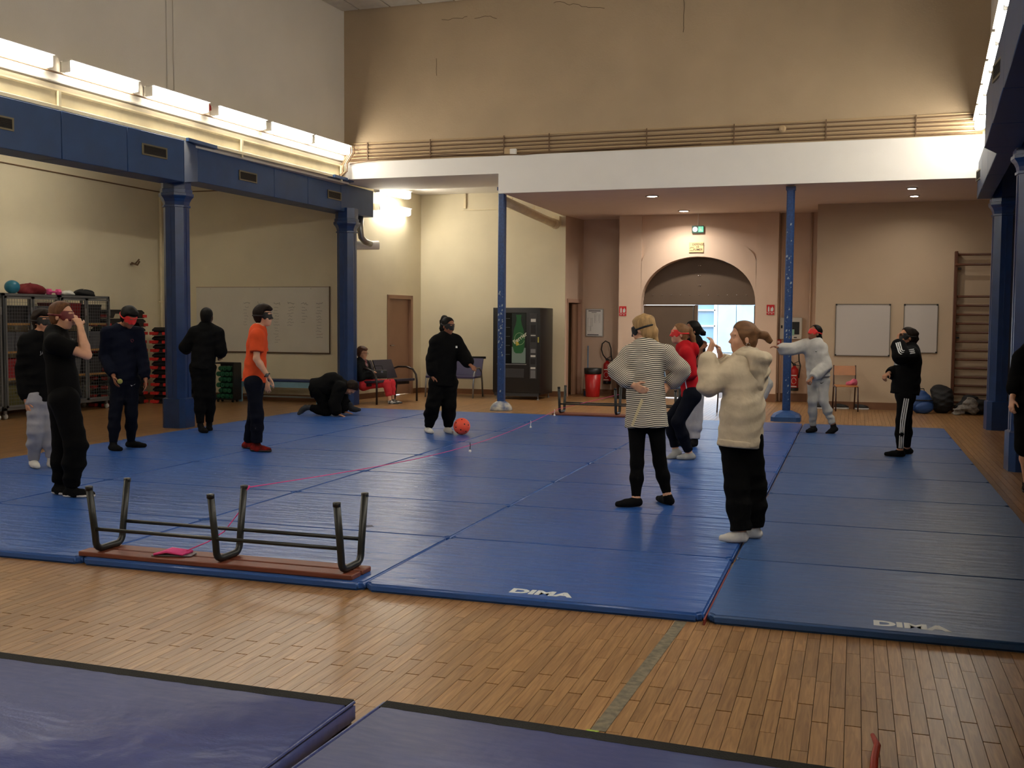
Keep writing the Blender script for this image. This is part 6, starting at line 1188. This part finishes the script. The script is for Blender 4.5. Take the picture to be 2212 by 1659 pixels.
h_dbrown = mat('dark_brown_hair', (30, 20, 15), .7, vary=.3, vscale=40, stretch=(1, 1, .2), spec=.15); h_black = mat('black_hair', (13, 11, 10), .6, vary=.2, vscale=40, spec=.15); h_brown = mat('brown_hair', (92, 60, 36), .65, spec=.25, vary=.25, vscale=40, stretch=(1, 1, .2)); h_blond = mat('blond_hair', (166, 134, 92), .65, spec=.25, vary=.25, vscale=40, stretch=(1, 1, .15)); h_lbrown = mat('light_brown_hair', (112, 80, 54), .65, spec=.25, vary=.25, vscale=40, stretch=(.2, 1, 1)); h_ombre = mat('ash_brown_hair', (124, 90, 60), .6, vary=.18, vscale=30, spec=.2); h_auburn = mat('auburn_hair', (84, 50, 32), .6, vary=.3, vscale=30)
p_white = mat('white_fabric_print', (222, 222, 220), .7); p_grey = mat('grey_fabric_print', (170, 170, 172), .7); p_blk = mat('black_fabric_print', (22, 22, 24), .7)
SWOOSH = [(-.022, .004), (-.012, -.010), (.0, -.010), (.028, .014), (.0, -.001), (-.010, -.001)]
CAMV = lambda p: nrm(np.array([0, 0, CAM_H]) - np.array(p))

# p1
def ex1(c): badge(c, c['top'], None, 'JACK', .045, mat('dim_grey_print', (118, 118, 122), .7), lerp(c['J']['neck'], c['J']['pel'], .30) + c['fr'] * .1 + c['side'] * -.0, nrm(c['fr'] + CAMV(c['J']['neck']) * .6), (0, 0, 1), bold=.001, sx=1.1)
person('boy with black blindfold, black hoodie and light grey sweatpants, half hidden at far left', PJ['p1'], m_sk2, .97, .95, top=dict(mat=c_black3, name='hoodie', loose=.03, hem=.07, hood=True, sleeve=1.95, sleevew=1.15, amp=.008), bottom=dict(mat=c_grey, loose=.022, amp=.009, cuff=True, end=.95), feet=dict(mat=c_sockw), hair=dict(mat=h_dbrown, th=.024, amp=.006, nape=.5, fringe=True), blind=c_blb, extra=ex1)
# p2
def ex2(c): pass
person('boy in black T-shirt and black joggers raising his hand to his face', PJ['p2'], m_sk1, .98, 1.0, top=dict(mat=c_black, name='t_shirt', loose=.022, hem=.04, sleeve=.62, sleevew=1.15), bottom=dict(mat=c_black2, loose=.028, wide=1.15, amp=.010, cuff=True, end=.93), feet=dict(mat=cloth('black_shoe', (18, 18, 19)), name='shoe', infl=.007, sole=mat('white_sole', (205, 203, 198), .6)), hair=dict(mat=h_brown, th=.010, nape=.42, line=(.06, .045)), blind=mat('dark_red_mask', (96, 20, 24), .5), palm={'A': (-.8, .4, 0), 'B': (-.8, -.4, 0)}, curl=(.9, .9), th=(-1, 1))
# p3
def ex3(c):
    J = c['J']; patch(c, c['bottom'], [(x * 1.2, y * 1.2) for x, y in SWOOSH], p_white, lerp(J['hipB'], J['knB'], .12), nrm(c['fr'] + CAMV(J['hipB']) * .4), (0, 0, 1))
    patch(c, c['top'], [(.02 * math.cos(a), .02 * math.sin(a)) for a in [k * .6 for k in range(10)]], mat('dark_red_crest', (90, 20, 36), .7), lerp(J['neck'], J['pel'], .28) + c['side'] * .08 * (1 if c['side'] @ (J['shB'] - J['shA']) > 0 else -1), nrm(c['fr']), (0, 0, 1), 'crest')
person('boy with red blindfold in navy sweatshirt looking down', PJ['p3'], m_sk3, .98, .98, top=dict(mat=c_navy, loose=.026, hem=.05, sleeve=1.95, sleevew=1.1, amp=.007), bottom=dict(mat=c_navyt, loose=.012, end=.97, amp=.006), feet=dict(mat=c_sockb, up=.16), hair=dict(mat=h_black, th=.022, amp=.006, nape=.42, fringe=True), blind=c_blr, extra=ex3, curl=(.35, .4))
tn = tag(B().lathe([(.001, -.012), (.024, -.012), (.03, -.004), (.03, .004), (.024, .012), (.001, .012)], n=18).build('tennis_tin_lid', mat('yellow_green_disc', (150, 148, 78), .6), smooth=True), 'small yellow-green disc in the navy boy\'s hand', 'disc')
tn.location = lerp(PJ['p3']['wrA'], PJ['p3']['haA'], .55) + nrm(np.array([0, 0, CAM_H]) - np.array(PJ['p3']['wrA'])) * .05 + np.array([.065, .0, .02]); tn.rotation_euler = (math.pi / 2, 0, .3)
# p4
person('person dressed all in black seen from behind, jogging arms', PJ['p4'], m_sk4, 1.0, 1.0, top=dict(mat=c_black3, name='jacket', loose=.03, hem=.06, sleeve=1.85, sleevew=1.15, amp=.006), bottom=dict(mat=c_black2, loose=.016, end=.92, amp=.007, cuff=True), feet=dict(mat=c_sockb, up=.2), hair=dict(mat=h_black, th=.006, nape=.5), palm={'A': (0, 0, -1), 'B': (0, 0, -1)}, curl=(.8, .8))
# p5
def ex5(c):
    J = c['J']; w = lerp(J['elA'], J['wrA'], .95); d = nrm(J['wrA'] - J['elA']); a = nrm(np.cross(d, (0, 0, 1))); b = np.cross(d, a); cv_ = CAMV(w); cv_ = nrm(cv_ - d * (cv_ @ d))
    c['parts'].append(B().tube([tuple(w + (a * math.cos(k) + b * math.sin(k)) * .031) for k in [i * .45 for i in range(14)]], .010, 6, closed=True).build('watch_strap', m_black, None, smooth=True))
    o = B().lathe([(.001, 0), (.019, .0), (.021, .005), (.016, .011), (.001, .011)], n=16).build('watch_face', mat('watch_grey', (70, 74, 76), .3), None, smooth=True)
    q = Vector(cv_).to_track_quat('Z', 'Y'); me = o.data; me.transform(Matrix.Translation(Vector(w + cv_ * .032)) @ q.to_matrix().to_4x4()); c['parts'].append(o)
person('boy in orange T-shirt with black blindfold and dark blue trousers', PJ['p5'], m_sk1, 1.0, .92, top=dict(mat=c_orange, name='t_shirt', loose=.028, hem=.03, sleeve=.70, sleevew=1.25, amp=.008, hemr=.14), bottom=dict(mat=c_navyt, loose=.014, wide=1.1, straight=True, end=.94, amp=.007), feet=dict(mat=cloth('red_black_shoe', (24, 12, 12), col2=(128, 28, 24), vscale=9), name='shoe', infl=.008, sole=mat('black_sole', (20, 20, 20), .6)), hair=dict(mat=h_dbrown, th=.026, amp=.007, nape=.38, fringe=True), blind=c_blb, palm={'A': (.3, -.1, -1), 'B': (.2, .2, -1)}, curl=(.35, .5), extra=ex5)
# p6
person('person in black kneeling on hands and knee beside the blue column', PJ['p6'], m_sk2, .98, 1.0, top=dict(mat=c_black3, loose=.05, hem=.10, sleeve=1.92, sleevew=1.2, amp=.008, waistw=1.25), bottom=dict(mat=c_black2, loose=.022, end=.92), feet=dict(mat=c_sockd, infl=.006, up=.1), hair=dict(mat=h_dbrown, th=.020, amp=.006), palm={'A': (0, 0, -1), 'B': (0, 0, -1)}, curl=(.08, .08))
# p7
def ex7(c):
    P, J = c['P'], c['J']; g = B()
    for q in (-1, 1): g.tube([tuple(P(q * (.032 + .024 * math.cos(a)), .096, .002 + .018 * math.sin(a))) for a in [k * .6 for k in range(11)]], .0022, 5)
    for q in (-1, 1): g.tube([tuple(P(q * .056, .094, .006)), tuple(P(q * .078, .04, .008)), tuple(P(q * .08, -.01, .0))], .002, 5)
    g.tube([tuple(P(-.01, .098, .004)), tuple(P(.01, .098, .004))], .002, 5); c['parts'].append(g.build('glasses', m_brframe, None))
    n = J['neck']; sc = Vol(n - .2, n + .2, .009); fr, tor, side = c['fr'], c['tor'], c['side']; nz = folds(5, .008)
    for k in range(12): a0, a1 = k * .524, (k + 1) * .524; sc.cone(n + (side * math.cos(a0) + fr * math.sin(a0)) * .062 + tor * .015, n + (side * math.cos(a1) + fr * math.sin(a1)) * .062 + tor * .015, .026, .026, .02, noise=nz)
    sc.cone(n + fr * .085, n + fr * .115 - tor * .14, .03, .024, .02, noise=nz); sc.cone(n + fr * .08 + side * .03, n + fr * .11 + side * .03 - tor * .11, .024, .02, .02, noise=nz); c['parts'].append(sc.mesh('scarf', cloth('patterned_scarf', (176, 150, 150), col2=(120, 60, 66), vscale=30), None))
    c['parts'].append(B().tube([tuple(n + side * .09 + tor * .0), tuple(lerp(J['neck'], J['pel'], .4) + fr * .16), tuple(lerp(J['wrA'], J['wrB'], .5) + np.array([0, 0, -.02]))], .007, 6).build('bag_strap', m_bk, None))
person('woman in dark jacket and coral trousers sitting on the waiting bench', PJ['p7'], m_sk1, .97, 1.05, top=dict(mat=c_char, name='jacket', loose=.025, hem=.05, sleeve=1.9, sleevew=1.1, amp=.007), bottom=dict(mat=c_coral, loose=.010, end=.72, straight=True, amp=.006), feet=dict(mat=cloth('black_white_shoe', (24, 22, 22), col2=(210, 208, 204), vscale=16), name='shoe', infl=.007, up=.01, sole=m_bk), hair=dict(mat=h_auburn, th=.024, amp=.008, nape=.42, fringe=True), palm={'A': (0, 0, -1), 'B': (0, 0, -1)}, curl=(.7, .7), extra=ex7)
hb_ = thing('handbag', 'black handbag on the seated woman\'s lap', 'bag', tuple(lerp(PJ['p7']['knA'], PJ['p7']['hipB'], .42) + np.array([0, 0, .10])), .5)
B().box(-.17, .17, -.06, .06, 0, .16).build('body', m_bk, hb_, bevel=.02); B().box(.05, .09, -.066, -.058, .11, .15).build('clasp', m_chrome, hb_); B().tube([(-.10, 0, .15), (-.07, 0, .24), (.07, 0, .24), (.10, 0, .15)], .008, 6).build('handle', m_bk, hb_)
# p8
def ex8(c): patch(c, c['top'], [(-.012, -.014), (.012, -.014), (.012, .014), (-.012, .014)], p_white, lerp(c['J']['neck'], c['J']['pel'], .25) + (c['J']['shB'] - c['J']['shA']) * .35, nrm(c['fr']), (0, 0, 1))
person('girl all in black with black blindfold and white socks beside the orange ball', PJ['p8'], m_sk3, .95, 1.08, top=dict(mat=c_black3, name='hoodie', loose=.045, hem=.10, hood=True, sleeve=1.92, sleevew=1.25, amp=.009, hemr=.14), bottom=dict(mat=c_black2, loose=.028, wide=1.15, amp=.010, cuff=True, end=.95), feet=dict(mat=c_sockw), hair=dict(mat=h_black, th=.007, nape=.5, pts=[(0, -.08, .10, .03), (0, -.115, .09, .032), (0, -.135, .02, .028), (0, -.12, -.10, .02)]), blind=c_blb, extra=ex8, curl=(.5, .35), palm={'B': (0, 0, -1)})
# p9 striped
def stripe_mat():
    m = bpy.data.materials.new('striped_jersey'); m.use_nodes = True; N = m.node_tree.nodes; L = m.node_tree.links; b_ = N['Principled BSDF']; at = N.new('ShaderNodeAttribute'); at.attribute_name = 'st'
    mu = N.new('ShaderNodeMath'); mu.operation = 'MULTIPLY'; mu.inputs[1].default_value = 1 / .0168; L.new(at.outputs['Fac'], mu.inputs[0]); fr_ = N.new('ShaderNodeMath'); fr_.operation = 'FRACT'; L.new(mu.outputs[0], fr_.inputs[0])
    rp_ = N.new('ShaderNodeValToRGB'); rp_.color_ramp.interpolation = 'CONSTANT'; rp_.color_ramp.elements[0].color = rgb(26, 28, 34); rp_.color_ramp.elements[1].position = .40; rp_.color_ramp.elements[1].color = rgb(210, 202, 186); L.new(fr_.outputs[0], rp_.inputs[0]); L.new(rp_.outputs[0], b_.inputs['Base Color']); b_.inputs['Roughness'].default_value = .9; b_.inputs['Specular IOR Level'].default_value = .2
    return m
def stripe_attr(J, s):
    def f(v):
        tor = nrm(J['neck'] - J['pel']); base = (v - J['pel']) @ tor; out = base.copy()
        lat = nrm(J['shB'] - J['shA']); x = np.abs((v - J['pel']) @ lat)
        out += 0.006 * np.sin(v[:, 0] * 21 + v[:, 1] * 13) - .9 * np.maximum(0, x - .165)
        return out
    return f
def ex9(c):
    J = c['J']; P = c['P']
    pts = [lerp(J['haA'], J['pel'] + c['side'] * .0 - c['tor'] * .10 + (J['hipA'] - J['hipB']) * .75, t) for t in np.linspace(.12, 1.0, 9)]; cd = CAMV(J['pel']); ribbon(c, c['top'], pts, [cd] * 9, 'belt_tie', cloth('cream_tie', (198, 184, 150)), .012, .006)
person('girl in loose striped shirt and black leggings with hands on hips', PJ['p9'], m_sk1, .93, .95, h=.0075, top=dict(mat=stripe_mat(), name='striped_shirt', loose=.038, hem=.12, sleeve=1.9, sleevew=1.05, amp=.010, hemr=.165, waistw=1.05, attr=stripe_attr, h=.009), bottom=dict(mat=c_black2, loose=.004, end=.93, amp=.002), feet=dict(mat=c_sockb, infl=.004, up=.02), hair=dict(mat=h_blond, th=.012, amp=.004, nape=.55, line=(.06, .03), pts=[(.0, -.06, .115, .02), (.02, -.085, .06, .045), (.02, -.09, -.05, .042), (.03, -.085, -.14, .022)]), blind=c_blb, palm={'A': (.3, .8, 0), 'B': (-.3, .8, 0)}, curl=(.35, .35), th=(1, -1), extra=ex9)
# p10
def ex10(c):
    J = c['J']; a = lerp(J['neck'], J['pel'], .74); b_ = J['pel'] - c['tor'] * .01; o_ = CAMV(a); sh = c['fr'] * .05; ribbon(c, c['top'], [lerp(a, b_, t) + sh for t in np.linspace(0, 1, 6)], [o_] * 6, 'zip', p_white, .006)
person('girl in red jacket with red blindfold, knees bent', PJ['p10'], m_sk1, .93, .92, top=dict(mat=c_red, name='jacket', loose=.022, hem=.05, hood=True, hoodlen=.13, sleeve=1.9, sleevew=1.1, amp=.006, hemr=.14), bottom=dict(mat=c_navyt, loose=.018, end=.93, wide=1.05, amp=.008, cuff=True), feet=dict(mat=c_sockg, up=.01), hair=dict(mat=h_ombre, th=.008, nape=.5, pts=[(0, -.085, .06, .03), (0, -.13, .05, .03), (.0, -.165, -.04, .030), (.0, -.185, -.14, .032), (.01, -.20, -.24, .018)]), blind=c_blr, extra=ex10, curl=(.5, .5))
# p11
person('person with black hair in dark top and grey sweatpants behind the red-jacketed girl', PJ['p11'], m_sk3, .95, .95, top=dict(mat=c_black, name='t_shirt', loose=.025, hem=.06, sleeve=.7, sleevew=1.2), bottom=dict(mat=c_grey, loose=.026, amp=.009, cuff=True, end=.93), feet=dict(mat=c_sockb, up=.1), hair=dict(mat=h_black, th=.014, nape=.5, pts=[(0, -.10, .02, .04), (.0, -.15, -.03, .036), (0, -.18, -.05, .02)]), palm={'A': (-.5, .5, 0), 'B': (-.5, -.5, 0)}, curl=(.9, .9))
# p12
def ex12(c):
    J, P = c['J'], c['P']; fr, tor, side, s = c['fr'], c['tor'], c['side'], c['s']; n = J['neck']; nz = folds(3, .010)
    hv = Vol(n - .34, n + .26, .008); top_ = n - fr * .098; 
    hv.cone(top_ + side * .08 + tor * .0, top_ - side * .08 + tor * .0, .038, .038, .03, noise=nz); hv.cone(top_ + side * .07 - tor * .04, top_ - tor * .27 + fr * .0, .062, .030, .05, fr, .55, noise=nz); hv.cone(top_ - side * .07 - tor * .04, top_ - tor * .27 + fr * .0, .062, .030, .05, fr, .55, noise=nz); hv.cone(top_ - tor * .03, top_ - tor * .18, .075, .04, .05, fr, .6, noise=nz)
    for q in (-1, 1): hv.cone(top_ + side * .08 * q, n + side * .085 * q + fr * .01 + tor * .005, .034, .030, .03, noise=nz); hv.cone(n + side * .085 * q + fr * .01 + tor * .005, n + side * .03 * q + fr * .085 - tor * .035, .030, .026, .03, noise=nz)
    hv.ell(n + tor * .05 - fr * .02, (.075, .09, .055), (side, fr, tor), 0, op='cut'); c['parts'].append(hv.mesh('hood', c_beige, None))
    hem = Vol(J['pel'] - .3, J['pel'] + .3, .009); p0 = J['pel'] - tor * .055; p1 = J['pel'] - tor * .105; hem.cone(p0, p1, .14 * s, .138 * s, .01, fr, .8, infl=.046, cut=True, cuta=True, noise=folds(8, .003)); c['parts'].append(hem.mesh('hem_band', c_beige, None))
    for q in 'AB':
        a, b_ = lerp(J['el' + q], J['wr' + q], .80), lerp(J['el' + q], J['wr' + q], 1.02); cf = Vol(np.minimum(a, b_) - .1, np.maximum(a, b_) + .1, .008); cf.cone(a, b_, .043 * s, .040 * s, .01, infl=.006, cut=True, cuta=True); c['parts'].append(cf.mesh('cuff', c_beige, None))
    c['parts'].append(B().tube([tuple(P(-.082, -.012, -.05 + .014 * math.cos(a)) + c['f'] * .014 * math.sin(a)) for a in [k * .6 for k in range(11)]], .002, 5).build('earring', m_chrome, None, smooth=True))
    col = Vol(n - .15, n + .15, .008); col.cone(n - tor * .02, n + tor * .03, .068 * s, .062 * s, .01, cut=True); c['parts'].append(col.mesh('black_collar', c_black, None))
person('girl in beige hoodie and black trousers with hands raised, nearest the camera', PJ['p12'], m_sk1, .94, 1.0, h=.007, top=dict(mat=c_beige, name='hoodie', loose=.040, hem=.10, sleeve=1.97, sleevew=1.04, amp=.016, hemr=.140, waistw=1.16, h=.009), bottom=dict(mat=c_black2, loose=.022, wide=1.15, end=.95, straight=True, amp=.009, h=.009), feet=dict(mat=c_sockw, up=.02), hair=dict(mat=h_lbrown, th=.010, amp=.004, nape=.55, line=(.078, .02), side=.02, pts=[(0, -.10, .03, .034), (0, -.125, .02, .018), (0, -.14, .015, .024), (0, -.165, .010, .027), (0, -.19, -.005, .022), (0, -.205, -.03, .015), (0, -.21, -.055, .005)]), palm={'A': (-.7, .3, .2), 'B': (-.6, -.4, .2)}, curl=(.75, .75), th=(-1, 1), extra=ex12)
# p13
person('dark-haired person in pale grey crouching behind the girl in the beige hoodie', PJ['p13'], m_sk2, .9, .95, h=.010, top=dict(mat=c_lgrey, loose=.03, hem=.03, sleeve=1.9, sleevew=1.25), bottom=dict(mat=c_lgrey, loose=.02, end=.93), feet=dict(mat=c_sockb), hair=dict(mat=h_dbrown, th=.014, nape=.5, pts=[(0, -.1, .02, .035), (0, -.18, .0, .03), (0, -.26, -.04, .015)]))
# p14
def ex14(c):
    J = c['J']; sB = nrm(J['shB'] - J['shA']); patch(c, c['top'], SWOOSH, p_blk, lerp(J['neck'], J['pel'], .22) + sB * .06, nrm(c['fr'] + CAMV(J['neck'])), (0, 0, 1)); patch(c, c['bottom'], [(x * 1.3, y * 1.3) for x, y in SWOOSH], p_blk, lerp(J['hipB'], J['knB'], .10), nrm(c['fr'] * .5 + CAMV(J['hipB'])), (0, 0, 1))
person('girl in pale grey hoodie and joggers with red blindfold, arm stretched out', PJ['p14'], m_sk3, .92, .92, top=dict(mat=c_lgrey, name='hoodie', loose=.048, hem=.04, hood=True, hoodlen=.14, sleeve=1.95, sleevew=1.2, amp=.016, hemr=.138), bottom=dict(mat=cloth('pale_grey_joggers', (172, 170, 166)), loose=.012, amp=.014, cuff=True, end=.94), feet=dict(mat=c_sockb, up=.03), hair=dict(mat=h_black, th=.008, nape=.55, pts=[(0, -.10, -.03, .032), (0, -.12, -.08, .03), (0, -.12, -.14, .015)]), blind=c_blr, extra=ex14, curl=(.5, 1.25), palm={'A': (0, 0, -1), 'B': (.6, .5, -.4)})
# p15
def ex15(c):
    J = c['J']; cd = CAMV(J['pel'])
    d = nrm(J['knA'] - J['hipA']); fwd = c['fr']
    for k in (-1, 0, 1):
        pts = [lerp(J['hipA'] + np.array([0, 0, .0]), J['knA'], t) + fwd * (.024 * k - .01) for t in np.linspace(.05, 1, 8)] + [lerp(J['knA'], J['ankle']['A'], t) + fwd * (.022 * k - .01) for t in np.linspace(.12, .90, 8)]; ribbon(c, c['bottom'], pts, [cd] * len(pts), 'side_stripe', p_white, .0065)
        cr = nrm(np.cross(cd, (0, 0, 1))) * -1; cu = np.cross(cr, cd) * -1
        if cu[2] < 0: cu = -cu
        def perp(a, b_):
            d2 = np.array([(b_ - a) @ cr, (b_ - a) @ cu]); d2 /= np.linalg.norm(d2) + 1e-9; return cr * -d2[1] + cu * d2[0]
        S0 = J['shA'] + cr * .045 + cu * .05; E0 = J['elA'] + cu * .03; W0 = lerp(J['elA'], J['wrA'], .9); n1, n2 = perp(S0, E0), perp(E0, W0); o1 = .021 * (k)
        corner = E0 + nrm(n1 + n2) * o1 * 1.15
        pts = [lerp(S0 + n1 * o1, corner, t) for t in np.linspace(0, 1, 6)] + [lerp(corner, W0 + n2 * o1, t) for t in np.linspace(.17, 1, 6)]
        ribbon(c, c['top'], pts, [cd] * len(pts), 'sleeve_stripe', p_white, .0065)
    ch = lerp(J['neck'], J['pel'], .36) + c['fr'] * .08; dv = nrm(c['fr'] + cd * .9); badge(c, c['top'], None, 'adidas', .07, p_white, ch, dv, (0, 0, 1), bold=.001)
    for k in range(3): patch(c, c['top'], [(-.045 + k * .03, .045), (-.025 + k * .03, .045), (-.040 + k * .03 + .012, .06 + k * .018), (-.055 + k * .03 + .004, .055 + k * .018)], p_white, ch + np.array([0, 0, .0]), dv, (0, 0, 1))
person('girl in black tracksuit with white side stripes raising a hand to her face', PJ['p15'], m_sk2, .92, 1.1, top=dict(mat=c_black3, name='sweatshirt', loose=.045, hem=.03, sleeve=1.95, sleevew=1.2, amp=.007, hemr=.135), bottom=dict(mat=c_black2, loose=.006, end=.93, amp=.003), feet=dict(mat=c_sockb, up=.02), hair=dict(mat=h_dbrown, th=.008, nape=.5, pts=[(0, -.075, .07, .035), (0, -.10, .05, .04), (0, -.115, -.02, .035), (0, -.10, -.12, .018)]), blind=c_blb, extra=ex15, palm={'A': (1, .3, 0), 'B': (0, 0, -1)}, curl=(.8, .9))
# p16
person('passer-by in dark top and shorts cut off by the right edge', PJ['p16'], m_sk1, .98, 1.0, top=dict(mat=c_black3, name='sweatshirt', loose=.035, hem=.05, sleeve=1.75, sleevew=1.2), bottom=dict(mat=c_black2, loose=.035, end=-1), feet=dict(mat=cloth('dark_shoe', (30, 24, 22)), name='shoe', infl=.008, sole=m_bk), hair=dict(mat=h_dbrown, th=.015))
